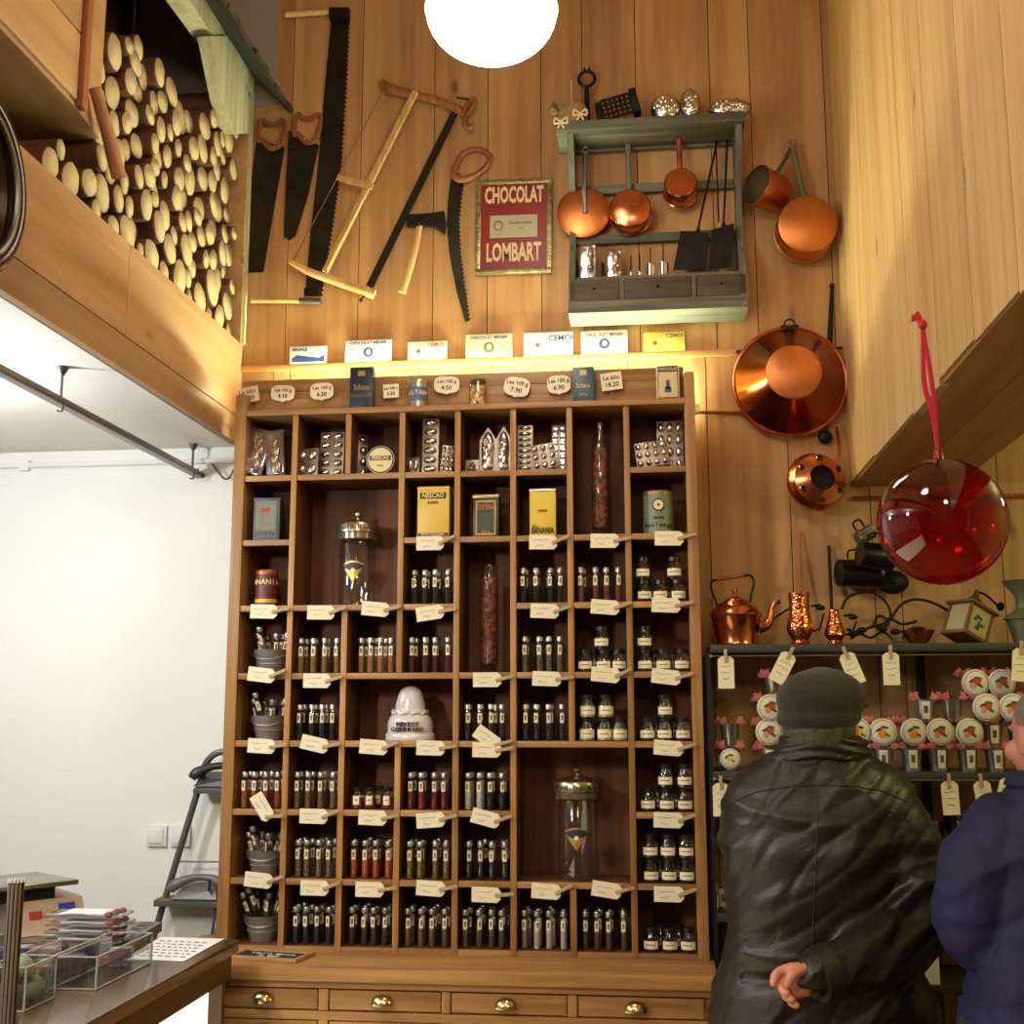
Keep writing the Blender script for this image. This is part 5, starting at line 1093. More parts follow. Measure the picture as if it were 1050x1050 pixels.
for k, d in enumerate(discs):
    o = bpy.data.objects.new('firewood_log', rl.choice(LM)); COL.objects.link(o)
    x_ = XFAS - .012 - rl.uniform(0, .03) if d[1] - d[2] > floor_z + .002 else XFAS - .02
    o.location = (x_, d[0], d[1]); o.rotation_euler = (rl.uniform(0, 6.28), 0, 0); o.scale = (1, d[2] * .93, d[2] * .93)
    if d in rowlab: tag(o, 'round firewood log in the bottom row, resting on the board ledge of the niche', 'firewood log', 'bottom row of firewood logs')
    else:
        band = min(2, int((d[1] - floor_z) / (stack_top(d[0]) - floor_z) * 3)); side = 'back' if d[0] > 2.75 else 'front'
        tag(o, f'round firewood log in the {["lower", "middle", "upper"][band]} part of the stack, {"near the saws" if side == "back" else "near the boxed panel"}', 'firewood log', f'firewood logs, {["lower","middle","upper"][band]} {side}')
t = thing('firewood_pole', 'thin reddish pole leaning steeply across the firewood near the boxed panel', 'pole', onX(122, 180, XFAS + .02))
MB().tube([onX(97, 90, XFAS + .012), onX(110, 135, XFAS + .018), onX(122, 182, XFAS + .02)], [.013, .015, .017], 10).build('pole', mat('pole_bark', (160, 108, 68), .8, noise=.2, nscale=20), t)
# shed roof over the niche: plate, brace, slates
sh = thing('niche_shed_roof', 'small lean-to roof of dark slates on limewashed timbers above the firewood', 'roof', (-1.25, 3.0, E + 1.9))
m = MB(); m.hull([(-1.25, 2.0, E + 1.84), (-1.19, 2.0, E + 1.84), (-1.19, 2.0, E + 1.93), (-1.25, 2.0, E + 1.93)], [(-1.25, YW - .01, E + 1.90), (-1.19, YW - .01, E + 1.90), (-1.19, YW - .01, E + 1.985), (-1.25, YW - .01, E + 1.985)]); m.build('wall_plate', LIMEW, sh)
m = MB()
PP = [onX(a_, b_, -1.186) for a_, b_ in ((216, 37), (233, 37), (250, 75), (257, 106), (256, 137), (241, 137), (229, 103))]
m.hull([Vector((-1.186, p.y, p.z)) for p in PP], [Vector((-1.225, p.y, p.z)) for p in PP]); m.build('brace', LIMEW, sh)
m = MB(); p0, p1 = onX(254.5, 75, -1.19), onX(247, 345, -1.19); m.box(-1.198, -1.188, YW - .022, YW - .006, ZFT, E + 1.9); m.build('corner_batten', LIMEW, sh)
m = MB(); rs = random.Random(4); y_ = 1.9
while y_ < YW - .02:
    w_ = rs.uniform(.09, .13); ye = min(y_ + w_, YW - .012); e1 = rs.uniform(-.012, .012); zE = E + 1.835
    for q in range(4):
        xa, za = -1.075 - q * .12 + e1 * (q == 0), zE + q * .118 - e1 * (q == 0) + (.004 if q else 0); xb, zb_ = xa - .15, za + .148
        m.hull([(xa, y_ + .002, za), (xa, ye, za + rs.uniform(-.004, .004)), (xb, ye, zb_), (xb, y_ + .002, zb_)], [(xa + .004, y_ + .002, za + .014), (xa + .004, ye, za + .014), (xb, ye, zb_ + .010), (xb, y_ + .002, zb_ + .010)])
    y_ = ye
m.build('slates', mat('slate_roof', (52, 48, 40), .8, noise=.4, nscale=20, bump=.6, bscale=50), sh)
# dark round rim at the left edge
t = thing('round_dark_rim', 'round dark glossy rim of a big basin hanging at the left edge', 'basin', onX(-28, 180, -1.12)); c = t.location.copy(); rv = .155
MB().tube([(.0, rv * .92 * cos(a_), rv * sin(a_)) for a_ in [2 * pi * k / 60 for k in range(60)]], .017, 12, closed=True).build('rim', mat('dark_glossy_rim', (62, 44, 36), .18, .5), t, world=False)
MB().tube([(.012, rv * .80 * cos(a_), rv * .87 * sin(a_)) for a_ in [2 * pi * k / 60 for k in range(60)]], .006, 8, closed=True).build('inner_rim', GREYM, t, world=False)
MB().lathe([(0, -.07), (rv * .5, -.066), (rv * .8, -.045), (rv * .9, 0), (rv * .88, 0), (rv * .78, -.040), (0, -.062)], 40, T=MT((0, 0, 0), 0, pi / 2)).build('bowl', mat('dark_bowl', (70, 54, 40), .3, .6), t, world=False)

# ================================================================ LEFT: LADDER, SWITCHES, TRACK, COUNTER
yl_ = 3.37
def LD(px, py, y=yl_): return onY(px, py, y)
t = thing('step_ladder', 'grey folding step ladder with brown treads behind the counter', 'ladder', (LD(200, 900).x, yl_, 0))
a0, a1, a2, a3 = LD(160, 952), LD(206, 800), LD(211, 782), LD(228, 771)
dirn = (a0 - a1).normalized(); foot = a0 + dirn * ((a0.z - .02) / -dirn.z)
for yy, nm in ((0, 'front_rail'), (-.0, 'front_rail')):
    pass
m = MB(); m.tube([foot, a0, a1, LD(208, 790), LD(213, 780), LD(220, 773.5), LD(229, 771), LD(246, 771)], .0095, 10); m.build('front_rail', DARKG, t)
m = MB(); fy = .0; m.tube([foot + Vector((.36, 0, 0)), LD(246, 771) + Vector((.10, 0, -.03))], .0095, 10); m.build('front_rail', DARKG, t)
TREAD = mat('tread_brown', (122, 98, 52), .7, noise=.2, nscale=30)
for (xa, ya, xb, yb_, dp, th) in ((203, 807, 262, 808, .12, .012), (163, 921, 262, 928, .26, .014)):
    pa, pb = LD(xa, ya), LD(xb, yb_); m = MB(); m.box(pa.x, pa.x + .30, yl_ - .03, yl_ + .052, pa.z - th, pa.z + .003, 1, bev=.005); m.box(pa.x - .003, pa.x + .303, yl_ - .032, yl_ + .054, pa.z - th - .004, pa.z - .001, 0, bev=.003); m.build('tread', [DARKG, TREAD], t)
m = MB(); m.tube([LD(182, 883), LD(250, 884)], .0032, 6); m.build('cross_bar', DARKG, t)
m = MB(); m.tube([LD(227, 884), LD(217, 962)], .0045, 8); m.tube([LD(227, 935), LD(221, 958)], .0035, 6); b0 = LD(217, 962); m.tube([b0, b0 + Vector((-.10, 0, -(b0.z - .02)))], .0045, 8); m.build('back_stay', DARKG, t)
def phone(px, py, z, label, s=1.0, col=(104, 92, 92)):
    p = LD(px, py); t = thing('telephone', label, 'telephone', (p.x - .01, yl_ + .01, z + .0005)); PM = mat('phone_grey_%d' % col[0], col, .4); m = MB()
    m.hull([(-.075 * s, -.06 * s, 0), (.085 * s, -.06 * s, 0), (.085 * s, .04 * s, 0), (-.075 * s, .04 * s, 0)], [(-.06 * s, -.045 * s, .02 * s), (.075 * s, -.045 * s, .03 * s), (.075 * s, .03 * s, .05 * s), (-.06 * s, .03 * s, .045 * s)]); m.build('phone_base', PM, t, world=False)
    m = MB(); m.tube([(-.085 * s, -.05 * s, .026 * s), (-.07 * s, -.045 * s, .045 * s), (-.02 * s, -.03 * s, .066 * s), (.03 * s, -.02 * s, .068 * s), (.07 * s, -.02 * s, .056 * s), (.085 * s, -.02 * s, .04 * s)], [.014 * s, .020 * s, .013 * s, .012 * s, .019 * s, .014 * s], 10, flat=.8); m.build('handset', PM, t, world=False)
    m = MB(); m.tube([(.06 * s + .004 * sin(k * 1.5), -.06 * s + .005 * cos(k * 1.5), .02 + .0016 * k * s) for k in range(26)], .0016, 5); m.build('coiled_cord', BLACK, t, world=False)
z2 = LD(163, 921).z + .0034; z1 = LD(203, 807).z + .0034
phone(206, 918, z2, 'grey desk telephone with handset on the lower ladder tread', .8); phone(228, 800, z1, 'black telephone on the upper ladder tread, half hidden by the cabinet', .8, (36, 34, 34))
for k, px in enumerate((162, 186)):
    y = YW + .05; p = onY(px, 857, y); t = thing('light_switch', ['white wall switch on the left of the pair', 'white wall switch on the right of the pair, beside the ladder'][k], 'light switch', (p.x, y - .004, p.z)); s_ = 10.5 * y / F
    MB().box(-s_, s_, -.006, .003, -s_, s_, bev=.002).build('plate', mat('switch_white', (226, 224, 220), .4), t, world=False); MB().box(-s_ * .68, s_ * .68, -.010, -.005, -s_ * .68, s_ * .68, bev=.0015).build('rocker', mat('rocker_white', (232, 230, 226), .35), t, world=False)
# track light rail
TRK = mat('track_grey', (120, 112, 108), .35, .7)
A = onZ(66, 376, ZLOW); B = onZ(197, 455, ZLOW); Ar = onY(66, 413, A.y); Br = onY(197, 483, B.y); xm = (A.x + B.x) / 2; zr = (Ar.z + Br.z) / 2
t = thing('track_light_rail', 'grey lighting track hung under the low white ceiling on short rods', 'light track', (xm, 2.4, ZLOW))
m = MB(); m.box(xm - .012, xm + .012, .3, B.y + .06, zr - .009, zr + .009, bev=.002); m.tube([(xm - .016, .3, zr), (xm - .016, B.y + .05, zr)], .005, 6); m.build('rail', TRK, t)
for yy in (A.y, B.y, A.y - .8, A.y - 1.6):
    m = MB(); m.tube([(xm, yy, ZLOW - .001), (xm, yy, zr)], .0035, 8); m.lathe([(.014, -.001), (.012, -.008), (.005, -.02), (0, -.02)], 14, T=Matrix.Translation((xm, yy, ZLOW))); m.tube([(xm - .006, yy, zr - .02), (xm + .004, yy, zr - .022), (xm + .008, yy, zr - .005)], .003, 6); m.build('drop_rod', TRK, t)
m = MB(); e = Vector((xm, B.y + .06, zr)); m.ball(e + Vector((.005, .01, 0)), .014, (1, 1.2, .8)); m.build('end_feed', TRK, t)
m = MB(); m.tube([onY(203, 482, e.y), onY(206, 474, e.y + .01), onY(213, 472, e.y), onY(220, 479, e.y - .02), onY(229, 490, e.y - .03), onY(235, 490, e.y - .04), onY(239, 482, e.y - .05)], .0035, 6); m.build('cable', TRK, t)
p = onY(-4, 400, 2.0); sp = thing('spotlight', 'bright bare spotlight bulb hanging from the lighting track at the left edge', 'spotlight', (xm, 2.02, zr - .01)); 
MB().tube([(0, 0, 0), (0, 0, -.03)], .006, 8).lathe([(.010, -.028), (.016, -.03), (.02, -.05)], 14).build('holder', TRK, sp, world=False)
MB().ball((0, 0, -.062), .028, (1, 1, 1), n=18).build('bulb', mat('bulb_glow', (255, 250, 238), .3, emit=18), sp, world=False)
# shop counter
zc = E - .5196; xe = -.967; ye = 2.86
ct = thing('shop_counter', 'brown-topped shop counter with a glowing white front panel at lower left', 'counter', (-1.6, 1.8, 0))
CTW = mat('counter_top_brown', (92, 72, 48), .22, noise=.08, nscale=4, coat=.3); CTE = mat('counter_edge_brown', (88, 58, 30), .45)
m = MB(); m.box(-2.6, xe, .3, ye, zc - .03, zc, bev=.006); m.build('counter_top', CTW, ct)
m = MB(); m.box(-2.58, xe - .012, .32, ye - .015, zc - .085, zc - .031, bev=.002); m.build('apron', CTE, ct)
m = MB(); m.box(-2.55, xe - .06, .36, ye - .05, .0, zc - .086); m.build('counter_body', mat('counter_cream', (214, 206, 186), .6), ct)
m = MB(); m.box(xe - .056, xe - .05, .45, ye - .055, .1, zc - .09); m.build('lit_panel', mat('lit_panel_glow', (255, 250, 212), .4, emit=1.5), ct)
m = MB(); m.box(xe - .06, xe - .02, ye - .05, ye - .03, 0, zc - .086); m.build('frame_post', CTE, ct)
zt_ = zc + .0006
def CZ(px, py, z=None): return onZ(px, py, zt_ if z is None else z)
# price sheet
q = [CZ(165, 961), CZ(230, 963), CZ(188, 986), CZ(128, 983)]
t = thing('paper_sheet', 'white printed paper sheet lying on the counter behind the grey mould', 'paper', sum(q, Vector()) / 4); m = MB(); m.hull([v + Vector((0, 0, .0008)) for v in q], q); m.build('sheet', mat('paper_white', (228, 224, 220), .7), t)
m = MB(); ex, ey = (q[2] - q[3]), (q[0] - q[3])
for ln in range(6):
    u = .1
    while u < .9:
        w_ = random.uniform(.04, .12); v = .14 + ln * .13; o_ = q[3] + ex * u + ey * v; o2 = o_ + ex * w_ * .8; o3 = o2 + ey * .04; o4 = o_ + ey * .04; up = Vector((0, 0, .001)); up2 = Vector((0, 0, .0014)); m.hull([o_ + up, o2 + up, o3 + up, o4 + up], [o_ + up2, o2 + up2, o3 + up2, o4 + up2]); u += w_ + .03
m.build('printed_text', mat('grey_print', (110, 104, 100), .7), t)
# grey mould with round wells
q = [CZ(118, 954), CZ(166, 955), CZ(132, 976), CZ(79, 974)]; hgt = Vector((0, 0, .022))
t = thing('praline_mould', 'grey metal praline mould with round wells on the counter', 'chocolate mould', sum(q, Vector()) / 4); m = MB(); m.hull([v + hgt for v in q], [v + Vector((0, 0, .0005)) for v in q]); m.build('mould_plate', mat('mould_grey', (120, 112, 98), .35, .7), t)
m = MB(); ex, ey = q[2] - q[3], q[0] - q[3]
for i in range(2):
    for j in range(5):
        c_ = q[3] + ex * (.3 + .42 * i) + ey * (.12 + .19 * j) + hgt; m.lathe([(0, -.0002), (.017, .0004), (.019, .0012), (.0205, .0006), (.0205, -.001)], 20, T=Matrix.Translation(c_))
m.build('wells', mat('well_dark', (64, 58, 50), .3, .8), t)
# scale / till
sc = onZ(52, 955, zt_); t = thing('shop_scale', 'beige shop scale with steel weighing plate, blue and red labels, at the left edge', 'scale', (sc.x, sc.y, zt_)); ang = .10
pL, pR = onZ(17, 962, zt_), onZ(90, 952, zt_); dvec = (pR - pL); w_ = dvec.length; aa = atan2(dvec.y, dvec.x); t.location = (pL + pR) / 2; t.rotation_euler.z = aa; hb = .075
m = MB(); m.hull([(-w_ / 2, 0, 0), (w_ / 2, 0, 0), (w_ / 2, .24, 0), (-w_ / 2, .24, 0)], [(-w_ / 2, .03, hb), (w_ / 2 - .004, .03, hb), (w_ / 2 - .004, .24, hb + .012), (-w_ / 2, .24, hb + .012)]); m.build('scale_body', mat('scale_beige', (196, 172, 150), .5), t, world=False)
m = MB(); m.box(-w_ / 2 - .1, w_ / 2 - .03, -.0, .22, hb + .032, hb + .044, bev=.003); m.build('weighing_plate', mat('plate_steel', (150, 146, 132), .2, .9), t, world=False)
m = MB(); m.box(-w_ / 2 - .06, w_ / 2 - .07, .04, .18, hb, hb + .033); m.build('plate_support', BLACK, t, world=False)
sl = lambda x0, x1, z0, z1, mt, nm: MB().hull([(x0, .03 * z0 / hb - .0012, z0), (x1, .03 * z0 / hb - .0012, z0), (x1, .03 * z1 / hb - .0012, z1), (x0, .03 * z1 / hb - .0012, z1)], [(x0, .03 * z0 / hb + .001, z0), (x1, .03 * z0 / hb + .001, z0), (x1, .03 * z1 / hb + .001, z1), (x0, .03 * z1 / hb + .001, z1)]).build(nm, mt, t, world=False)
sl(w_ * .12, w_ * .36, .036, .064, mat('label_blue', (40, 50, 190), .4), 'blue_label'); sl(-w_ * .30, -w_ * .12, .034, .052, mat('label_red', (180, 52, 42), .4), 'red_label')
# stack of wrapped bags
bc_ = onZ(88, 966, zt_ + .02); BAGW = mat('bag_white', (226, 220, 226), .5)
for k in range(4):
    t = thing('sweet_bag', f'flat bag of sweets with white header card, {["lowest", "second", "third", "topmost"][k]} in the stack on the grey mould', 'bag', (bc_.x + random.uniform(-.004, .004), bc_.y - .0, zt_ + .023 + k * .0175)); m = MB()
    n_ = 10; pts = [(-.05 + .10 * i / n_, -.03 - .022 * sin(pi * i / n_)) for i in range(n_ + 1)] + [(.05, .045), (-.05, .045)]
    a_ = [m.bm.verts.new((x, y, .008 + .004 * cos(x * 40))) for x, y in pts]; b_ = [m.bm.verts.new((x, y, .0105 + .004 * cos(x * 40))) for x, y in pts]; nn = len(pts)
    m._fin([m.bm.faces.new(a_), m.bm.faces.new(b_[::-1])] + [m.bm.faces.new((a_[i], b_[i], b_[(i + 1) % nn], a_[(i + 1) % nn])) for i in range(nn)], 0, False); m.build('header_card', BAGW, t, world=False)
    m = MB(); m.box(-.085, .09, -.035, .05, .0005, .007, bev=.003); m.build('clear_bag', PLW, t, world=False)
    m = MB()
    for q_ in range(4): m.ball((.066 + .006 * (q_ % 2), -.03 + q_ * .02, .008), .009, (1, 1, .8), n=8)
    m.build('sweets', mat('bag_sweets', (122, 74, 60), .6), t, world=False)
# acrylic boxes with chocolates
ACR = glass('acrylic', (.93, .94, .93), .08, .5, .03); EDGEM = mat('acrylic_edge', (164, 164, 158), .2)
def acrylic(px, py, w_, d_, h_, label, fill, rz=0):
    p = CZ(px, py); t = thing('acrylic_box', label, 'display box', p); t.rotation_euler.z = rz; k = .0022; m = MB()
    for x0, x1, y0, y1, z0, z1 in ((-w_ / 2, w_ / 2, -d_ / 2, -d_ / 2 + k, 0, h_), (-w_ / 2, w_ / 2, d_ / 2 - k, d_ / 2, 0, h_), (-w_ / 2, -w_ / 2 + k, -d_ / 2 + k, d_ / 2 - k, 0, h_), (w_ / 2 - k, w_ / 2, -d_ / 2 + k, d_ / 2 - k, 0, h_), (-w_ / 2, w_ / 2, -d_ / 2, d_ / 2, 0, k)): m.box(x0, x1, y0, y1, z0, z1)
    m.build('acrylic_walls', ACR, t, world=False); m = MB(); e = .0016
    for x, y in ((-w_ / 2, -d_ / 2), (w_ / 2, -d_ / 2), (w_ / 2, d_ / 2), (-w_ / 2, d_ / 2)): m.box(x - e, x + e, y - e, y + e, 0, h_)
    for z in (.0016, h_):
        for x0, x1, y0, y1 in ((-w_ / 2, w_ / 2, -d_ / 2 - e, -d_ / 2 + e), (-w_ / 2, w_ / 2, d_ / 2 - e, d_ / 2 + e), (-w_ / 2 - e, -w_ / 2 + e, -d_ / 2, d_ / 2), (w_ / 2 - e, w_ / 2 + e, -d_ / 2, d_ / 2)): m.box(x0, x1, y0, y1, z - e * .7, z + e * .7)
    m.build('polished_edges', EDGEM, t, world=False); M4 = Matrix.Translation(p) @ Matrix.Rotation(rz, 4, 'Z')
    for i, (dx, dy, dz, kind, nm_) in enumerate(fill):
        q_ = thing('chocolate_packet', nm_, 'packet', M4 @ Vector((dx, dy, dz + .003))); q_.rotation_euler.z = rz + random.uniform(-.3, .3)
        if kind == 'ball':
            m = MB(); m.ball((0, 0, .022), .022, n=16); m.build('wrapped_sweet', mat('sage_sweet', (122, 132, 102), .5, noise=.2, nscale=40), q_, world=False)
        else:
            mt = {'brown': mat('choc_brown', (96, 54, 38), .4, noise=.3, nscale=50), 'violet': mat('violet_bag', (84, 66, 110), .35, noise=.3, nscale=60), 'pinkish': mat('pink_bag', (150, 84, 96), .4, noise=.3, nscale=60)}[kind]
            m = MB(); m.box(-.022, .022, -.018, .018, 0, .036, bev=.007); m.build('packet_body', mt, q_, world=False); m = MB(); m.box(-.0235, .0235, -.0195, .0195, .0, .039, bev=.006); m.build('clear_wrap', PLW, q_, world=False)
acrylic(20, 1030, .075, .11, .075, 'small acrylic box holding sage-green wrapped sweets at the lower left corner', [(-.012, -.02, 0, 'ball', 'sage-green round wrapped sweet at the front of the small acrylic box'), (.012, .022, 0, 'ball', 'sage-green round wrapped sweet at the back of the small acrylic box'), (.0, 0, .038, 'ball', 'topmost sage-green round sweet in the small acrylic box')])
acrylic(50, 1006, .085, .26, .055, 'long low acrylic tray with brown chocolate packets beside the small box', [(-.02, -.10, 0, 'brown', 'brown chocolate packet nearest the camera in the long acrylic tray'), (.018, -.05, 0, 'brown', 'second brown chocolate packet in the long acrylic tray'), (-.01, .01, 0, 'brown', 'middle brown chocolate packet in the long acrylic tray'), (.02, .06, 0, 'pinkish', 'pinkish chocolate packet in the long acrylic tray')])
acrylic(106, 1000, .09, .26, .06, 'empty clear acrylic box in front of the grey mould', [(.0, .08, 0, 'violet', 'violet packet lying in the clear acrylic box before the grey mould')])
for k, (px, py, kd, nm_) in enumerate(((16, 985, 'violet', 'violet wrapped packet lowest in the pile behind the dark roll'), (24, 985, 'pinkish', 'pinkish wrapped packet in the pile behind the dark roll'))):
    p = CZ(px + 2, py); q_ = thing('chocolate_packet', nm_, 'packet', p + Vector((k * .05, 0, 0))); m = MB(); m.box(-.03, .03, -.03, .03, 0, .03, bev=.008); m.build('packet_body', _M['violet_bag'] if k == 0 else _M['pink_bag'], q_, world=False); MB().box(-.032, .032, -.032, .032, 0, .034, bev=.007).build('clear_wrap', PLW, q_, world=False)
p = CZ(6, 1075); t = thing('paper_roll', 'tall dark striped roll with a crimped top standing at the left edge', 'roll', p); hh_ = (onY(8, 903, p.y).z - p.z); m = MB(); R5 = .0125
m.lathe([(0, 0), (R5, 0), (R5, hh_), (R5 * .8, hh_ - .004), (0, hh_ - .004)], 22); m.build('roll_body', mat('roll_brown', (74, 54, 44), .35, .3), t, world=False)
m = MB()
for k in range(5): m.box(-.0018, .0018, -R5 * 1.02, -R5 * .96, .0, hh_ - .004, T=MT((0, 0, 0), 0, 0, -1.0 + k * .5))
m.build('stripes', mat('roll_stripe', (150, 136, 124), .3, .4), t, world=False)
m = MB()
for k in range(14): a_ = 2 * pi * k / 14; m.tube([(R5 * cos(a_), R5 * sin(a_), hh_ - .002), (R5 * 1.02 * cos(a_), R5 * 1.02 * sin(a_), hh_ + .004)], [.0022, .001], 5)
m.build('crimped_top', mat('crimp_white', (214, 206, 200), .6), t, world=False)
# ================================================================ RIGHT-HAND SHELVES
SX0, SX1 = .150, 1.75; YS = 3.12
Z1, Z2, Z3L, Z3R, Z4 = E + .172, E - .143, E - .484, E - .396, E - .64
su = thing('wall_shelving', 'dark grey metal shelving of several levels on the plank wall beside the cabinet', 'shelving', ((SX0 + SX1) / 2, 3.25, 0))
xm_ = WP(947, 800, .03).x
for z, a, b in ((Z1, SX0, SX1), (Z2, SX0, SX1), (Z3L, SX0, xm_), (Z3R, xm_ + .02, SX1), (Z4, SX0, SX1), (E - 1.0, SX0, SX1)):
    m = MB(); m.box(a, b, YS, YW - .004, z - .02, z, bev=.002); m.build('shelf', SHELFM, su)
for x in (SX0 - .012, xm_, SX1):
    m = MB(); m.box(x, x + .018, YW - .04, YW - .004, 0, Z1 - .02); m.build('upright', mat('shelf_upright', (36, 34, 32), .5, .3), su)
m = MB(); m.box(SX0 - .012, SX0 + .0, YS + .004, YS + .02, 0, Z1 - .02); m.build('front_post', _M['shelf_upright'], su)
def S1(px, y=3.22): return onY(px, 650, y).x
z1 = Z1 + .0005
# kettle
kx = S1(755); t = thing('copper_kettle', 'round copper kettle with curved spout and tall arched handle on the shelf', 'kettle', (kx, 3.22, z1))
MB().lathe([(0, 0), (.052, 0), (.054, .004), (.052, .012), (.064, .075), (.068, .08), (.066, .088), (.050, .108), (.030, .118), (.028, .121), (.020, .126), (.006, .130), (.004, .138), (.008, .144), (.006, .150), (0, .152)], 40).build('kettle_body', COPPER, t, world=False)
m = MB(); m.tube([(.058, -.01, .05), (.078, -.01, .054), (.088, -.01, .075), (.092, -.01, .098), (.102, -.01, .112), (.116, -.01, .116)], [.018, .013, .009, .007, .006, .005], 12); m.build('spout', COPPER, t, world=False)
m = MB(); m.tube([(-.045, 0, .10), (-.056, 0, .135), (-.062, 0, .16), (-.050, 0, .175), (.028, 0, .186), (.044, 0, .182), (.050, 0, .165), (.042, 0, .135), (.036, 0, .105)], .0032, 8); m.tube([(-.045, 0, .176), (.025, 0, .187)], .006, 10, 1); m.build('arched_handle', [IRON, REDW], t, world=False)
for k, (px, h, rr, lb) in enumerate(((820.5, .118, .026, 'tall hammered copper jug between the kettle and the small jug'), (856, .088, .020, 'small hammered copper jug with narrow neck on the shelf'))):
    t = thing('copper_jug', lb, 'jug', (S1(px, 3.2), 3.2, z1))
    if k == 0: pr = [(0, 0), (.022, 0), (.024, .006), (.020, .014), (.030, .028), (.034, .045), (.031, .062), (.026, .085), (.026, .112), (.028, h + .018), (.026, h + .018), (.024, .085), (0, .08)]
    else: pr = [(0, 0), (.017, 0), (.019, .005), (.016, .012), (.027, .026), (.025, .040), (.016, .066), (.012, .084), (.013, .092), (.011, .092), (0, .08)]
    MB().lathe(pr, 32).build('jug_body', HCOPPER, t, world=False)
    m = MB(); x = rr + .004; m.tube([(x, 0, h * .86), (x + .022, 0, h * .88), (x + .032, 0, h * .78)], [.003, .004, .003], 8); m.ball((x + .024, 0, h * .82), .009, (1.4, .8, .8)); m.tube([(x + .032, 0, h * .7), (x + .02, 0, h * .36), (x + .002, 0, h * .30)], .003, 6); m.build('handle', IRON, t, world=False)
t = thing('iron_skewer', 'long thin dark iron rod standing against the wall over the small jug', 'rod', WP(852, 590, .02)); MB().tube([WP(850, 560, .015), WP(854, 655, .10)], .0045, 8).build('rod', IRON, t)
t = thing('brass_rod', 'slim brass rod standing against the wall behind the tall jug', 'rod', WP(821, 575, .02)); MB().tube([WP(820, 545, .015), WP(823, 655, .08)], .0038, 8).build('rod', REDW, t)
t = thing('iron_poker', 'thin dark rod leaning from the kettle spout to the tall jug', 'poker', onY(800, 632, 3.3)); MB().tube([onY(773, 648, 3.3), onY(812, 622, 3.33)], .003, 8).build('rod', IRON, t)
# wrought-iron scrollwork piece
t = thing('wrought_iron_scrolls', 'black wrought-iron piece with two big arching scrolls lying on the shelf', 'ironwork', onY(915, 655, 3.25)); m = MB(); q = lambda a_, b_, y=3.25: onY(a_, b_, y)
for pts in ([(863, 625), (868, 614), (880, 608), (893, 607), (904, 613), (911, 622), (913, 632), (910, 642)], [(913, 636), (922, 622), (935, 615), (950, 616), (965, 622), (978, 630)], [(868, 645), (880, 648), (893, 643), (905, 640), (912, 634), (925, 640), (940, 637)], [(896, 640), (900, 632), (908, 634), (908, 642), (900, 644), (896, 640)], [(872, 655), (882, 650), (893, 654), (905, 648), (915, 655)], [(925, 655), (932, 646), (945, 644), (955, 650)]):
    m.tube([q(*p_) for p_ in pts], .0036, 8)
for a_, b_ in ((874, 650), (884, 646), (905, 645), (918, 648)): m.ball(q(a_, b_), .010, (1.3, .8, .8))
m.build('scrollwork', IRON, t)
t = thing('copper_bowl', 'small shallow copper bowl on the shelf below the red glass ball', 'bowl', (S1(941, 3.17), 3.17, z1)); MB().lathe([(0, 0), (.020, 0), (.030, .012), (.040, .030), (.042, .034), (.038, .033), (.028, .014), (0, .006)], 32).build('bowl_body', COPPER, t, world=False)
# tilted coffee grinder
gx = onY(990, 640, 3.2); t = thing('coffee_grinder', 'old wooden coffee grinder with blue-flowered side panels and iron crank, lying tilted', 'coffee grinder', (gx.x - .005, 3.2, Z1 + .018)); t.rotation_euler = (0, .42, .55); gw = .036
m = MB(); m.box(-gw, gw, -gw, gw, 0, .078, bev=.002); m.build('box', mat('grinder_panel', (170, 160, 116), .6), t, world=False); m = MB(); FR = mat('grinder_frame', (110, 68, 38), .5)
for x, y in ((-gw, -gw), (gw, -gw), (gw, gw), (-gw, gw)): m.box(x - .004, x + .004, y - .004, y + .004, 0, .08, bev=.001)
m.box(-gw - .006, gw + .006, -gw - .006, gw + .006, -.006, .004, bev=.002); m.box(-gw - .012, gw + .012, -gw - .012, gw + .012, .078, .085, bev=.002); m.build('frame', FR, t, world=False)
m = MB()
for k in range(9): m.ball((random.uniform(-.014, .014), -gw - .0005, .04 + random.uniform(-.018, .018)), .005, (1.2, .12, 1), n=8); m.ball((gw + .0005, random.uniform(-.014, .014), .04 + random.uniform(-.018, .018)), .005, (.12, 1.2, 1), n=8)
m.build('flower_print', mat('delft_blue', (56, 70, 84), .6), t, world=False)
m = MB(); m.lathe([(.030, .085), (.026, .095), (.016, .108), (.010, .112), (.006, .126), (.004, .134), (0, .134)], 20); m.build('grinder_dome', mat('green_bronze', (84, 88, 62), .4, .7), t, world=False)
m = MB(); m.tube([(0, 0, .130), (.03, 0, .136), (.07, -.01, .122), (.074, -.01, .118)], .003, 8); m.ball((.078, -.01, .125), .010, (1, 1, 1.2)); m.build('crank', IRON, t, world=False)
gz = onY(1050, 650, 3.2); t = thing('grey_scale_pan', 'grey-green metal hopper at the right end of the upper shelf', 'hopper', (S1(1052, 3.2), 3.2, z1)); MB().lathe([(0, 0), (.03, 0), (.034, .02), (.045, .06), (.052, .062), (.05, .066), (.02, .09), (.02, .12), (.05, .16), (.048, .16), (0, .12)], 28).build('hopper_body', mat('grey_green_metal', (112, 112, 86), .5, .5), t, world=False)
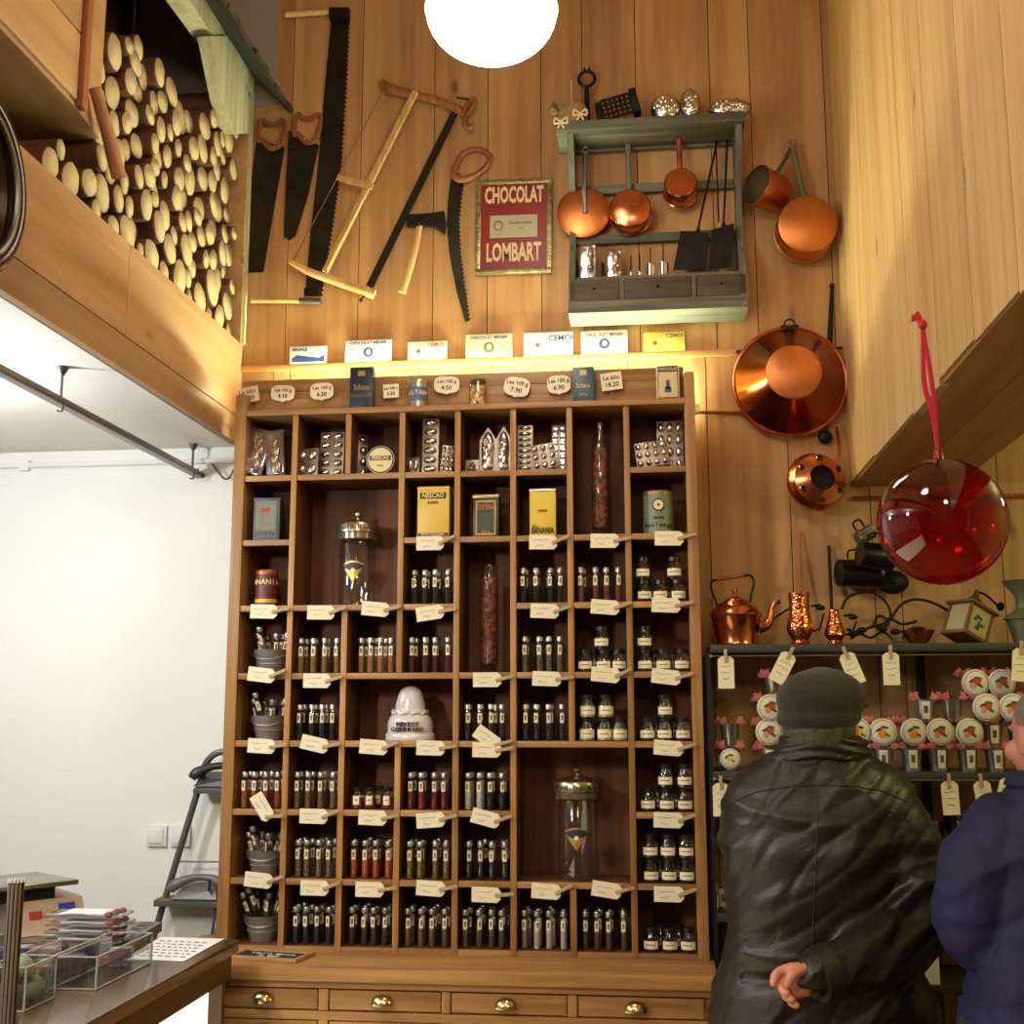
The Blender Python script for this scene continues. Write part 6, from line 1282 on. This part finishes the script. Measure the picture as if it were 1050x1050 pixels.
# dark cans hanging on the wall
for k, (px, py, L_, rr, rot, lb) in enumerate(((880, 588, .11, .040, 0, 'long dark metal can hanging sideways above the scrollwork'), (897, 570, .085, .036, .12, 'dark metal can with blue sheen, upper of the hanging cans'), (886, 549, .045, .020, -.5, 'small shiny metal cup at the top of the hanging cans'))):
    c = WP(px, py, [.06, .13, .10][k]); t = thing('hanging_can', lb, 'can', c); T = Matrix.Rotation(rot, 4, 'Y') @ Matrix.Rotation(pi / 2, 4, 'Y') @ Matrix.Rotation(-.25, 4, 'X')
    MB().lathe([(0, -L_ / 2), (rr * .9, -L_ / 2), (rr * .93, -L_ / 2 + .004), (rr, L_ / 2), (rr * 1.05, L_ / 2 + .002), (rr * .95, L_ / 2), (rr * .85, -L_ / 2 + .008), (0, -L_ / 2 + .006)], 30, T=T).build('can_body', mat('dark_tin' if k < 2 else 'bright_tin', (54, 52, 50) if k < 2 else (150, 148, 144), .3, .9), t, world=False)
    m = MB(); m.tube([(T @ Vector((-rr, 0, L_ * .3))), (T @ Vector((-rr - .022, 0, L_ * .28))), (T @ Vector((-rr - .022, 0, -L_ * .2))), (T @ Vector((-rr, 0, -L_ * .25)))], .003, 6); m.build('handle', IRON, t, world=False)
t = thing('black_lid', 'black round lid hanging below the dark cans', 'lid', WP(915, 597, .05)); MB().lathe([(0, .012), (.02, .010), (.042, .002), (.044, 0), (0, 0)], 30, T=MT((0, 0, 0), pi / 2), sy=.72).ball((0, -.016, 0), .007).build('lid_body', IRON, t, world=False)
# string and hanging tags
def hang_tag(px, py, rot, z_string, y, label, h=.080, w=.040):
    top = onY(px, py, y); t = thing('hanging_price_tag', label, 'price tag', top); t.rotation_euler = (0, rot, 0); m = MB()
    m.prism([(-w / 2, -h), (w / 2, -h), (w / 2, -.008), (w / 2 - .009, 0), (-w / 2 + .009, 0), (-w / 2, -.008)], -.0005, .0005); m.build('card', CREAM, t, world=False)
    m = MB(); m.box(-.004, .004, -.006, -.002, -.016, .018, bev=.001); m.box(-.004, .004, .0, .003, -.016, .018, bev=.001); m.build('wooden_peg', _M['peg_wood'], t, world=False)
    m = MB()
    for zz, l_ in ((-.026, .024), (-.040, .028), (-.056, .018)):
        pts = [(-l_ / 2 + u * l_ / 8, -.0009, zz + random.uniform(-.0022, .0022)) for u in range(9)]; m.tube(pts, .00045, 4)
    m.build('handwriting', INK, t, world=False)
for i, (zst, (pxa, pxb), lst) in enumerate(((onY(850, 672, 3.10).z, (727, 1050), [(744, 673, 0, 'cream tag hanging under the upper shelf, beside the cabinet'), (810, 670, .5, 'slanted cream tag hanging left above the man in the cap'), (867, 670, -.36, 'slanted cream tag hanging right above the man in the cap'), (913, 669, 0, 'straight cream tag hanging right of the slanted ones'), (1047, 665, .1, 'cream tag under the upper shelf at the right edge')]),
                             (onY(960, 800, 3.10).z, (727, 1050), [(739, 803, 0, 'cream tag under the second shelf, left of the leather jacket'), (920, 803, -.4, 'cream tag mostly hidden behind the leather jacket shoulder'), (973, 801, -.03, 'straight cream tag hanging between the two people'), (1006, 801, -.12, 'cream tag hanging just left of the navy coat'), (1035, 799, .3, 'cream tag partly hidden by the face at the right')]))):
    st = thing('tag_string', f'thin string stretched below the {["upper", "second"][i]} shelf to hold tags', 'string', (.9, 3.10, zst)); MB().tube([(SX0, 3.10, zst), (SX1, 3.10, zst)], .0008, 5).box(SX0 - .002, SX0 + .004, 3.098, 3.121, zst - .003, zst + .003).build('string', mat('string_fibre', (150, 126, 90), .9), st)
    for px, py, rot, lb in lst: hang_tag(px, py, rot, zst, 3.094, lb)
# gift buckets with fruit lids
PINK = mat('pink_tissue', (204, 112, 118), .8); BZ = mat('small_bucket_zinc', (168, 166, 158), .25, .8, noise=.15, nscale=30)
LIDW = mat('lid_white', (218, 208, 190), .4)
ME_B = mk(MB().lathe([(0, .001), (.019, .001), (.020, 0), (.0255, .055), (.027, .057), (.025, .057), (.019, .003), (0, .003)], 22), 'pail', BZ)
mb = MB()
for a_ in (2.6, 3.3, 4.0, 5.6, 6.2): mb.tube([(.018 * cos(a_), .018 * sin(a_) , .052), (.030 * cos(a_), .026 * sin(a_), .060), (.038 * cos(a_), .028 * sin(a_), .066 + .004 * sin(a_ * 5))], [.004, .009, .014], 5, flat=.25)
mb.tube([(.021 * cos(2 * pi * k / 16), .021 * sin(2 * pi * k / 16), .053) for k in range(16)], .004, 6, closed=True)
ME_P = mk(mb, 'tissue_paper', PINK)
mb = MB(); n = 6
for z0, z1_, a0, mi, rr in ((.008, .052, .42, 0, .001), (.022, .040, .2, 1, .0014)):
    vs = [[mb.bm.verts.new(((.0198 + .0055 * z / .055 + rr) * sin(-a0 + 2 * a0 * k / n), -(.0198 + .0055 * z / .055 + rr) * cos(-a0 + 2 * a0 * k / n), z)) for k in range(n + 1)] for z in (z0, z1_)]
    mb._fin([mb.bm.faces.new((vs[0][k], vs[0][k + 1], vs[1][k + 1], vs[1][k])) for k in range(n)], mi, True)
ME_L = mk(mb, 'paper_label', [mat('label_grey_white', (214, 206, 186), .7), mat('label_mark', (0, 0, 0))])
def lid_meshes(kind):
    m = MB(); m.lathe([(0, .006), (.026, .006), (.030, .003), (.0335, .001), (.034, -.002), (.030, -.004), (0, -.004)], 32, T=MT((0, 0, 0), pi / 2)); a = mk(m, 'round_lid', LIDW); m = MB()
    fr = {'peach': [((.002, .004), .010, 0), ((-.008, -.006), .008, 1)], 'orange': [((-.002, -.004), .011, 0), ((.010, -.008), .007, 1)], 'lemon': [((0, 0), .011, 0), ((.006, -.009), .009, 1)]}[kind]
    for (x, z), r_, mi in fr: m.ball((x, -.0062, z), r_, (1, .09, 1.05), mi, 12)
    for x, z, an in ((.008, -.006, .6), (-.010, .006, -.5), (.004, .012, .2)): m.ball((0, 0, 0), .0075, (1.3, .1, .5), 2, 10, T=Matrix.Translation((x, -.0064, z)) @ Matrix.Rotation(an, 4, 'Y'))
    m.tube([(.029 * cos(u), -.0048, .029 * sin(u)) for u in [2 * pi * k / 32 for k in range(32)]], .0006, 5, closed=True, mi=2)
    cols = {'peach': ((190, 66, 44), (206, 140, 90)), 'orange': ((222, 134, 44), (214, 186, 90)), 'lemon': ((224, 180, 70), (230, 200, 110))}[kind]
    return a, mk(m, 'fruit_picture', [mat('fruit_a_' + kind, cols[0], .6), mat('fruit_b_' + kind, cols[1], .6), mat('fruit_leaf', (62, 84, 50), .6)])
LIDS = {k: lid_meshes(k) for k in ('peach', 'orange', 'lemon')}
RNG = random.Random(3); names = {'tag': 'white paper label', 'plain': 'bare zinc front', 'round': 'round printed label'}
tier = ['bottom tier', 'second tier', 'third tier', 'top tier']
side = lambda px: ('left of the man in the cap' if px < 800 else 'right of the man in the cap')
BK = [(748, 0, 'round'), (788, 0, 'tag'), (877, 0, 'tag'), (904, 0, 'tag'), (933, 0, 'tag'), (960, 0, 'tag'), (990, 0, 'tag'), (1018, 0, 'tag'), (1046, 0, 'tag'),
      (749, 1, 'plain'), (787, 1, 'peach'), (877, 1, 'lemon'), (904, 1, 'orange'), (933, 1, 'orange'), (960, 1, 'peach'), (990, 1, 'peach'), (1018, 1, 'tag'), (1044, 1, 'tag'),
      (788, 2, 'peach'), (949, 2, 'tag'), (977, 2, 'plain'), (1008, 2, 'peach'), (1035, 2, 'peach'), (796, 3, 'plain'), (1000, 3, 'peach'), (1026, 3, 'peach')]
labs = {}
for px, lv, kd in BK:
    x = onY(px, 770, 3.19).x; lb = (f'small zinc gift bucket with {kd} picture lid, {tier[lv]}' if kd in LIDS else f'small zinc gift bucket with {names[kd]}, {tier[lv]}') + ', ' + side(px)
    lb = lb.replace('small zinc gift bucket', 'zinc bucket'); labs.setdefault(lb, []).append(px)
    t = thing('gift_bucket', lb, 'bucket', (x, 3.17 + .012 * (lv % 2), Z2 + .0006 + lv * .0602), 'zinc buckets, ' + lb[12:]); t.rotation_euler.z = RNG.uniform(-.15, .15)
    child(ME_B, t); child(ME_P, t, rot=(0, 0, RNG.uniform(-.3, .3)))
    if kd in LIDS:
        l_ = child(LIDS[kd][0], t, loc=(0, -.034, .036), rot=(.08, 0, 0)); child(LIDS[kd][1], l_)
    elif kd == 'tag': child(ME_L, t)
    elif kd == 'round':
        l_ = child(LIDS['peach'][0], t, loc=(0, -.030, .030)); l_.scale = (.75, .75, .75); child(LIDS['lemon'][1], l_)
# lower levels seen between and beside the people
def preserve_jar(px, y, z, lb, c1=(120, 30, 22), h=.05, r=.018):
    t = thing('preserve_jar', lb, 'jar', (onY(px, 890, y).x, y, z)); MB().lathe([(0, 0), (r, 0), (r, h * .72), (r * .85, h * .78)], 18).build('glass_jar', JARG, t, world=False); MB().lathe([(0, .002), (r * .94, .002), (r * .94, h * .66), (0, h * .68)], 16).build('contents', mat('preserve_%d' % c1[0], c1, .4), t, world=False); MB().lathe([(0, h * .76), (r * .95, h * .76), (r * .95, h * .96), (r * .85, h), (0, h)], 20).build('lid', CHROME, t, world=False)
for k, (px, y) in enumerate(((962, 3.16), (974, 3.15), (987, 3.16), (1000, 3.15))): preserve_jar(px, y, Z3R + .0005, ['small red preserve jar with silver lid nearest the leather jacket', 'second red preserve jar with silver lid between the people', 'third red preserve jar with silver lid between the people', 'red preserve jar with silver lid nearest the navy coat'][k])
for k, (px, py, rr, h) in enumerate(((958, 868, .026, .07), (985, 862, .034, .085))):
    t = thing('tin_funnel', ['dark tin cup behind the preserve jars, left one', 'wide dark funnel-shaped tin above the preserve jars'][k], 'tin', (onY(px, py, 3.28).x, 3.28, Z3R + .0005)); MB().lathe([(0, 0), (rr * .5, 0), (rr * .55, .05), (rr * 1.25, .05 + h), (rr * 1.2, .05 + h), (rr * .5, .052), (0, .05)], 26).build('tin_body', mat('dark_tin', (0, 0, 0)), t, world=False)
t = thing('zinc_pail', 'small zinc pail with printed label on the shelf beside the cabinet, left of the man', 'pail', (onY(741, 910, 3.19).x, 3.19, Z3L + .0005)); child(ME_B, t); child(ME_L, t)
t = thing('silver_tongs', 'small shiny metal item beside the zinc pail at the cabinet edge', 'utensil', (onY(733, 920, 3.15).x, 3.16, Z3L + .0005)); MB().lathe([(0, 0), (.012, 0), (.012, .05), (.006, .07), (.014, .085), (0, .09)], 14).build('body', CHROME, t, world=False)
for k in range(10):
    px, py = 958 + (k % 5) * 9, 1040; lv = k // 5; t = thing('bread_roll', 'small brown baked twist in the pile on the lowest shelf between the people', 'baked roll', (onY(px + 4 * lv, py, 3.16).x, 3.16 + .02 * (k % 2), E - 1.0 + .022 + lv * .034), 'baked twists on the lowest shelf'); MB().ball((0, 0, 0), .018, (1, 1.5, 1), n=12).build('twist', mat('baked_brown', (140, 104, 60), .8, noise=.4, nscale=60), t, world=False)
t = thing('paper_card', 'white folded paper card between the leather jacket and the navy coat', 'card', (onY(950, 975, 3.12).x, 3.13, Z4 + .0005)); pz = onY(955, 965, 3.12).z - Z4; MB().hull([(-.03, 0, 0), (.03, 0, 0), (.03, 0, pz)], [(-.03, .002, 0), (.03, .002, 0), (.03, .002, pz)]).build('card', mat('paper_white', (0, 0, 0)), t, world=False)

# ================================================================ PEOPLE
from mathutils import noise as NZ
def rings(mb, rs, n=30, e=2.3):
    vs = []
    for c, a, b in rs:
        row = []
        for k in range(n):
            u = 2 * pi * k / n; cu, su_ = cos(u), sin(u); row.append(mb.bm.verts.new((c[0] + a * abs(cu) ** (2 / e) * (1 if cu > 0 else -1), c[1] + b * abs(su_) ** (2 / e) * (1 if su_ > 0 else -1), c[2])))
        vs.append(row)
    fs = [mb.bm.faces.new((p[k], p[(k + 1) % n], q_[(k + 1) % n], q_[k])) for p, q_ in zip(vs, vs[1:]) for k in range(n)] + [mb.bm.faces.new(vs[0]), mb.bm.faces.new(vs[-1])]
    mb._fin(fs, 0, True)
def limb(mb, pts, rad, n=18):
    pts = [Vector(p) for p in pts]; m_ = []
    for i in range(len(pts) - 1):
        for k in range(4): m_.append((pts[i].lerp(pts[i + 1], k / 4), rad[i] + (rad[i + 1] - rad[i]) * k / 4))
    m_.append((pts[-1], rad[-1])); pp = [a for a, _ in m_]
    for _ in range(3): pp = [pp[0]] + [(pp[i - 1] + pp[i] * 2 + pp[i + 1]) / 4 for i in range(1, len(pp) - 1)] + [pp[-1]]
    mb.tube(pp, [r_ for _, r_ in m_], n); mb.ball(pp[0], rad[0], n=16); mb.ball(pp[-1], rad[-1], n=16)
def fuse(mb, voxel, smooth=6):
    bmesh.ops.recalc_face_normals(mb.bm, faces=mb.bm.faces); me = bpy.data.meshes.new('tmp'); mb.bm.to_mesh(me); mb.bm.free(); o = bpy.data.objects.new('tmp', me); COL.objects.link(o)
    r = o.modifiers.new('r', 'REMESH'); r.mode = 'VOXEL'; r.voxel_size = voxel; s_ = o.modifiers.new('s', 'SMOOTH'); s_.iterations = smooth; s_.factor = .5
    dg = bpy.context.evaluated_depsgraph_get(); dg.update(); m2 = bpy.data.meshes.new_from_object(o.evaluated_get(dg)); bpy.data.objects.remove(o)
    return m2
def finish(me, name, mats, parent, smooth=True):
    me.name = name; me.materials.clear()
    for m_ in (mats if isinstance(mats, list) else [mats]): me.materials.append(m_)
    me.transform(Matrix.Translation(-parent_loc(parent)))
    for p_ in me.polygons: p_.use_smooth = smooth
    o = bpy.data.objects.new(name, me); COL.objects.link(o); o.parent = parent; return o
def folds(me, fn):
    nm = [v.normal.copy() for v in me.vertices]
    for v, n_ in zip(me.vertices, nm): v.co = v.co + n_ * fn(v.co)
    me.update()
def ridge(p, sc, off=0):
    n_ = NZ.noise(Vector((p[0] * sc[0] + off, p[1] * sc[1], p[2] * sc[2]))); return 1 - abs(n_) * 2.4
def leather(name, c, rough, bump=.25):
    m = mat(name, c, rough, 0, noise=.25, nscale=9, bump=bump, bscale=160, spec=.55); return m
SKIN = mat('skin', (206, 138, 110), .5, noise=.12, nscale=30, bump=.1, bscale=200); SKIN.node_tree.nodes['Principled BSDF'].inputs['Subsurface Weight'].default_value = .12
def head(mb, c, w=.076, turn=0.0, h=.112):
    """skull, jaw, nose, brow, lips, ears; the face looks along +y turned by `turn`"""
    T = Matrix.Translation(c) @ Matrix.Rotation(turn, 4, 'Z')
    mb.ball((0, -.012, .02), 1, (w, .094, h * .80), n=24, T=T); mb.ball((0, .022, -.045), 1, (w * .78, .066, .062), n=20, T=T)
    mb.ball((0, .088, -.012), 1, (.013, .020, .022), n=12, T=T); mb.ball((0, .078, .018), 1, (.045, .014, .010), n=12, T=T); mb.ball((0, .078, -.052), 1, (.024, .012, .006), n=12, T=T); mb.ball((0, .078, -.064), 1, (.020, .012, .006), n=12, T=T); mb.ball((0, .072, -.088), 1, (.022, .016, .014), n=12, T=T)
    for s_ in (-1, 1):
        mb.ball((s_ * w * 1.0, 0, -.01), 1, (.010, .018, .032), n=12, T=T); mb.ball((s_ * .04, .066, -.028), 1, (.024, .018, .022), n=12, T=T)
    return T
def face_bits(T, parent):
    m = MB()
    for s_ in (-1, 1): m.ball((s_ * .030, .062, .002), .0115, n=12, T=T)
    m.build('eyes', mat('eye_white', (222, 214, 204), .2), parent); m = MB()
    for s_ in (-1, 1): m.ball((s_ * .030, .0705, .002), .0045, n=8, T=T)
    m.build('pupils', mat('eye_dark', (40, 30, 24), .2), parent)
def MP(px, py, y): return onY(px, py, y)
yb = 2.80
man = thing('person', 'person seen from behind in dark leather jacket and flat cap, hand held behind back', 'person', (.365, yb, 0))
def ring_px(py, cx_, hw, b, dy=0):
    c = MP(cx_, py, yb); return ((c.x, yb + dy, c.z), hw * yb / F, b)
# body (skin), one continuous mesh: head, neck, torso, arms, legs
mb = MB(); hc = MP(842, 749, yb - .0); TH = head(mb, hc, .074, -.35)
limb(mb, [hc + Vector((0, -.015, -.05)), hc + Vector((0, -.02, -.16))], [.054, .060]); rings(mb, [ring_px(800, 840, 60, .075), ring_px(850, 838, 74, .095), ring_px(950, 836, 64, .085), ring_px(1040, 838, 70, .095), ((.365, yb, .88), .15, .095)])
sh = MP(912, 822, yb); el = MP(938, 952, yb - .05); wr = MP(836, 1001, yb - .235); limb(mb, [sh, el], [.045, .038]); limb(mb, [el, wr], [.036, .026])
shL = MP(775, 825, yb); elL = MP(770, 930, yb + .05); wrL = elL + Vector((.09, .20, .02)); limb(mb, [shL, elL], [.045, .038]); limb(mb, [elL, wrL], [.036, .026]); limb(mb, [wrL, wrL + Vector((.03, .07, -.01))], [.03, .026])
for s_ in (-1, 1): limb(mb, [(.365 + s_ * .085, yb, .86), (.365 + s_ * .09, yb + .01, .46), (.365 + s_ * .09, yb - .01, .09)], [.078, .055, .042]); limb(mb, [(.365 + s_ * .09, yb - .03, .05), (.365 + s_ * .1, yb + .14, .04)], [.036, .03])
body = fuse(mb, .0075, 3)
mb = MB(); yh = yb - .245; H = lambda a_, b_, dy=0: MP(a_, b_, yh + dy)
limb(mb, [wr, H(826, 1001)], [.026, .025], 12); limb(mb, [H(826, 996), H(812, 996)], [.018, .017], 12); limb(mb, [H(826, 1006), H(813, 1008)], [.020, .018], 12); limb(mb, [H(826, 1013), H(817, 1017)], [.017, .015], 12)
for pts, r_ in (([(812, 993, 0), (801, 995.5, 0), (795, 1000, -.006), (793.5, 1008, -.012)], .0105), ([(812, 1001, .004), (803, 1006, 0), (801, 1014, -.012), (807, 1019, -.022)], .0100), ([(814, 1008, .004), (805, 1014, 0), (805, 1022, -.014), (812, 1025, -.024)], .0096), ([(818, 1014, .004), (811, 1021, 0), (811, 1029, -.014), (817, 1031, -.022)], .0086), ([(826, 993, -.012), (818, 995, -.026), (811, 1001, -.034), (808, 1009, -.036)], .0108)):
    limb(mb, [H(a_, b_, d_) for a_, b_, d_ in pts], [r_ * 1.05, r_, r_ * .95, r_ * .8], 10)
hand = fuse(mb, .0024, 3)
bmx = bmesh.new(); bmx.from_mesh(body); bmx.from_mesh(hand); me = bpy.data.meshes.new('body'); bmx.to_mesh(me); bmx.free(); finish(me, 'body', SKIN, man)
face_bits(TH, man)
# jacket
mb = MB()
rings(mb, [ring_px(768, 840, 44, .072, -.015), ring_px(778, 840, 56, .08), ring_px(790, 841, 76, .092), ring_px(806, 841, 89, .105), ring_px(830, 840, 93, .120), ring_px(870, 838, 92, .135), ring_px(915, 837, 86, .135), ring_px(950, 838, 83, .132), ring_px(980, 841, 90, .136), ring_px(1010, 844, 100, .142), ring_px(1050, 847, 108, .148), ((.385, yb, .74), .25, .15)], 36, 2.5)
limb(mb, [MP(902, 822, yb - .005), MP(925, 860, yb - .02), MP(934, 910, yb - .04), MP(927, 950, yb - .07), MP(922, 966, yb - .10)], [.074, .080, .078, .078, .074])
limb(mb, [MP(922, 966, yb - .10), MP(895, 980, yb - .16), MP(865, 991, yb - .205), MP(838, 1000, yb - .235)], [.074, .070, .058, .046])
limb(mb, [MP(777, 830, yb), MP(775, 870, yb + .0), MP(778, 910, yb + .04), MP(790, 925, yb + .2)], [.075, .070, .066, .06])
jk = fuse(mb, .0062, 8)
ELB = MP(925, 958, yb - .12)
def jfold(p):
    q_ = Vector(p); d_ = (q_ - ELB).length; f = .0
    rot_ = Vector((q_.x * .7 + q_.z * .7, q_.y, -q_.x * .7 + q_.z * .7))
    f += .011 * max(0, ridge(rot_, (4.0, 5, 14), 2.1) - .35) * (1 if q_.z < 1.32 else .45)
    f += .010 * max(0, ridge(q_, (3.2, 4, 11), 7.7) - .4)
    f -= .008 * max(0, ridge(rot_, (5, 6, 17), 4.4) - .55)
    if d_ < .17: f += .012 * (1 - d_ / .17) * sin(q_.x * 60 - q_.z * 95 + 3 * NZ.noise(q_ * 9))
    if q_.z > 1.45: f += .0022 * sin(q_.z * 260 + 4 * NZ.noise(q_ * 7)) 
    # waist seam gather
    wz = MP(840, 990, yb).z; f -= .010 * math.exp(-((q_.z - wz - .05 * (q_.x - .365)) / .012) ** 2) * (q_.y < yb - .09 and q_.x < .5)
    return f
folds(jk, jfold)
LEATH = leather('dark_leather', (36, 29, 20), .42, .3)
jo = finish(jk, 'jacket', LEATH, man)
bvh = BVHTree.FromPolygons([v.co + man.location for v in jk.vertices], [tuple(p_.vertices) for p_ in jk.polygons])
camo = Vector((0, 0, E))
def onsurf(px, py, off=.0008):
    d_ = ray(px, py).normalized(); h_ = bvh.ray_cast(camo, d_)
    return (h_[0] - d_ * off) if h_[0] is not None else MP(px, py, yb - .13)
def seam(pts, parent, name='seam', r_=.0016, mt=None):
    out = []
    for (a, b), (c_, d_) in zip(pts, pts[1:]):
        for k in range(8): out.append(onsurf(a + (c_ - a) * k / 8, b + (d_ - b) * k / 8))
    out.append(onsurf(*pts[-1])); MB().tube(out, r_, 6).build(name, mt or mat('seam_leather', (24, 20, 16), .6), parent)
seam([(838, 806), (838, 850), (836, 900), (834, 940), (833, 985)], man); seam([(752, 822), (775, 812), (805, 807), (838, 805), (875, 806), (905, 811), (930, 822)], man); seam([(762, 978), (790, 984), (815, 986)], man)
# cuff strap with button, collar
mb = MB(); w1 = MP(838, 1000, yb - .235); w0 = MP(850, 996, yb - .225); mb.tube([w0 + (w1 - w0) * -.2, w1, w1 + (w1 - w0) * .15], [.054, .050, .047], 22); mb.tube([w0, w1 + (w1 - w0) * .1], [.0555, .0525], 22); cf = mb.build('cuff', LEATH, man)
mb = MB(); bp_ = MP(837, 1021, yb - .29); mb.lathe([(0, 0), (.007, 0), (.008, .002), (.006, .003), (0, .0025)], 16, T=Matrix.Translation(bp_) @ Matrix.Rotation(pi / 2 + .5, 4, 'X')); mb.build('button', mat('horn_button', (66, 44, 32), .3), cf)
mb = MB(); 
for k, (py, hw, dz) in enumerate(((757, 40, 0), (764, 43, 0), (772, 50, 0))): pass
rings(mb, [ring_px(778, 842, 52, .088, -.008), ring_px(768, 842, 46, .082, -.014), ring_px(757, 842, 41, .076, -.018), ring_px(754, 842, 38, .070, -.018)], 30, 2.2); mb = fuse(mb, .006, 4); folds(mb, lambda p_: .004 * sin(p_.z * 300 + 5 * NZ.noise(p_ * 8))); finish(mb, 'collar', LEATH, man)
# hair at the nape
mb = MB(); T_ = TH; mb.ball((0, -.022, .006), 1, (.0785, .090, .078), n=26, T=T_); hm = fuse(mb, .004, 1); folds(hm, lambda p_: .003 * NZ.noise(Vector((p_.x * 90, p_.y * 90, p_.z * 25)))); finish(hm, 'hair', mat('grey_hair', (84, 76, 62), .8, noise=.4, nscale=120), man)
# flat cap
mb = MB(); cc = MP(842, 716, yb - .01); Tc = Matrix.Translation(cc) @ Matrix.Rotation(-.55, 4, 'Z') @ Matrix.Rotation(.05, 4, 'X')
mb.ball((0, 0, -.004), 1, (.093, .118, .072), n=28, T=Tc); mb.ball((0, .04, .006), 1, (.080, .088, .056), n=24, T=Tc); mb.ball((0, -.02, -.042), 1, (.090, .104, .036), n=24, T=Tc); mb.ball((.0, .105, -.022), 1, (.066, .048, .012), n=20, T=Tc)
cp = fuse(mb, .005, 4); folds(cp, lambda p_: .003 * NZ.noise(p_ * 22)); finish(cp, 'flat_cap', mat('olive_wool', (44, 38, 24), .95, noise=.25, nscale=60, bump=.6, bscale=260, sheen=.15), man)
TRS = mat('dark_trousers', (38, 36, 36), .9); SHO = mat('black_shoe', (26, 22, 20), .35)
def legs(cx_, y, parent, mt=TRS):
    mb = MB(); rings(mb, [((cx_, y, .98), .17, .115), ((cx_, y, .86), .18, .12), ((cx_, y, .78), .17, .11)], 26)
    for s_ in (-1, 1): limb(mb, [(cx_ + s_ * .085, y, .84), (cx_ + s_ * .092, y + .01, .46), (cx_ + s_ * .092, y - .01, .07)], [.092, .07, .062])
    me = fuse(mb, .01, 4); finish(me, 'trousers', mt, parent)
    for s_ in (-1, 1):
        mb = MB(); mb.ball((cx_ + s_ * .095, y + .06, .045), 1, (.048, .135, .05), n=18); mb.box(cx_ + s_ * .095 - .045, cx_ + s_ * .095 + .045, y - .07, y + .18, 0, .018, bev=.008); mb.build('shoe', SHO, parent)
legs(.365, yb, man)
# second person at the right edge
y2 = 2.52; cx2 = MP(1068, 900, y2).x
w2 = thing('person', 'person in a thick navy blue coat at the right edge, face partly cut off', 'person', (cx2, y2, 0))
mb = MB(); hc2 = MP(1081, 756, y2); T2_ = head(mb, hc2, .076, .45); limb(mb, [hc2 + Vector((0, -.015, -.05)), hc2 + Vector((0, -.02, -.16))], [.054, .062])
rings(mb, [((cx2, y2, hc2.z - .2), .11, .07), ((cx2 + .02, y2, 1.1), .11, .08), ((cx2, y2, .88), .13, .09)])
for s_ in (-1, 1): limb(mb, [(cx2 + s_ * .085, y2, .86), (cx2 + s_ * .09, y2 + .01, .46), (cx2 + s_ * .09, y2 - .01, .09)], [.078, .055, .042]); limb(mb, [(cx2 + s_ * .09, y2 - .03, .05), (cx2 + s_ * .1, y2 + .14, .04)], [.036, .03])
eL = MP(992, 938, y2 + .02); limb(mb, [MP(1022, 850, y2), eL], [.045, .038]); limb(mb, [eL, eL + Vector((.12, .20, .03))], [.036, .028]); limb(mb, [eL + Vector((.12, .20, .03)), eL + Vector((.15, .27, .03))], [.03, .024])
eR = Vector((cx2 + .26, y2 + .02, eL.z)); limb(mb, [(cx2 + .17, y2, hc2.z - .22), eR], [.045, .038]); limb(mb, [eR, eR + Vector((-.10, .22, .03))], [.036, .028]); limb(mb, [eR + Vector((-.10, .22, .03)), eR + Vector((-.13, .29, .03))], [.03, .024])
me = fuse(mb, .0065, 3); finish(me, 'body', mat('rosy_skin', (188, 124, 104), .5, noise=.15, nscale=26), w2); face_bits(T2_, w2)
mb = MB(); mb.ball((0, -.022, .035), 1, (.081, .092, .078), n=26, T=T2_); hm = fuse(mb, .005, 1); finish(hm, 'hair', mat('short_grey_hair', (120, 106, 92), .85, noise=.3, nscale=100), w2)
mb = MB()
def rp(py, xl_, xr__, b, dy=0):
    a, c = MP(xl_, py, y2), MP(xr__, py, y2); return (((a.x + c.x) / 2, y2 + dy, a.z), (c.x - a.x) / 2, b)
rings(mb, [rp(803, 1042, 1105, .075), rp(815, 1026, 1125, .088), rp(835, 1010, 1142, .10), rp(870, 1000, 1152, .125), rp(920, 1000, 1152, .14), rp(965, 1002, 1150, .14), rp(1000, 997, 1152, .145), rp(1050, 988, 1160, .15), ((cx2, y2, .62), .20, .155)], 34, 2.5)
limb(mb, [MP(1030, 852, y2), MP(1012, 885, y2 - .02), MP(1003, 925, y2 - .02), MP(1000, 950, y2 + .0)], [.080, .084, .078, .078]); limb(mb, [MP(1000, 950, y2 + .0), MP(1010, 955, y2 + .08), MP(1030, 950, y2 + .2)], [.078, .068, .058])
limb(mb, [(cx2 + .17, y2, hc2.z - .23), eR], [.085, .078]); limb(mb, [eR, eR + Vector((-.09, .2, .03))], [.078, .058])
ck = fuse(mb, .0065, 6)
def cfold(p_):
    q_ = Vector(p_); return .014 * max(0, ridge(Vector((q_.x * .8 + q_.z * .6, q_.y, q_.z * .8 - q_.x * .6)), (4, 5, 11), 3.3) - .35) - .010 * max(0, ridge(q_, (5, 5, 13), 8.1) - .5) + .002 * NZ.noise(q_ * 40)
folds(ck, cfold); finish(ck, 'coat', mat('navy_coat_fabric', (24, 22, 68), .75, noise=.3, nscale=10, bump=.35, bscale=120), w2)
mb = MB(); rings(mb, [rp(806, 1030, 1118, .090, 0), rp(797, 1034, 1112, .086, 0), rp(790, 1038, 1108, .08, 0)], 30, 2.2); me = fuse(mb, .006, 4); finish(me, 'collar', mat('navy_collar', (24, 24, 56), .8), w2)
legs(cx2, y2, w2)
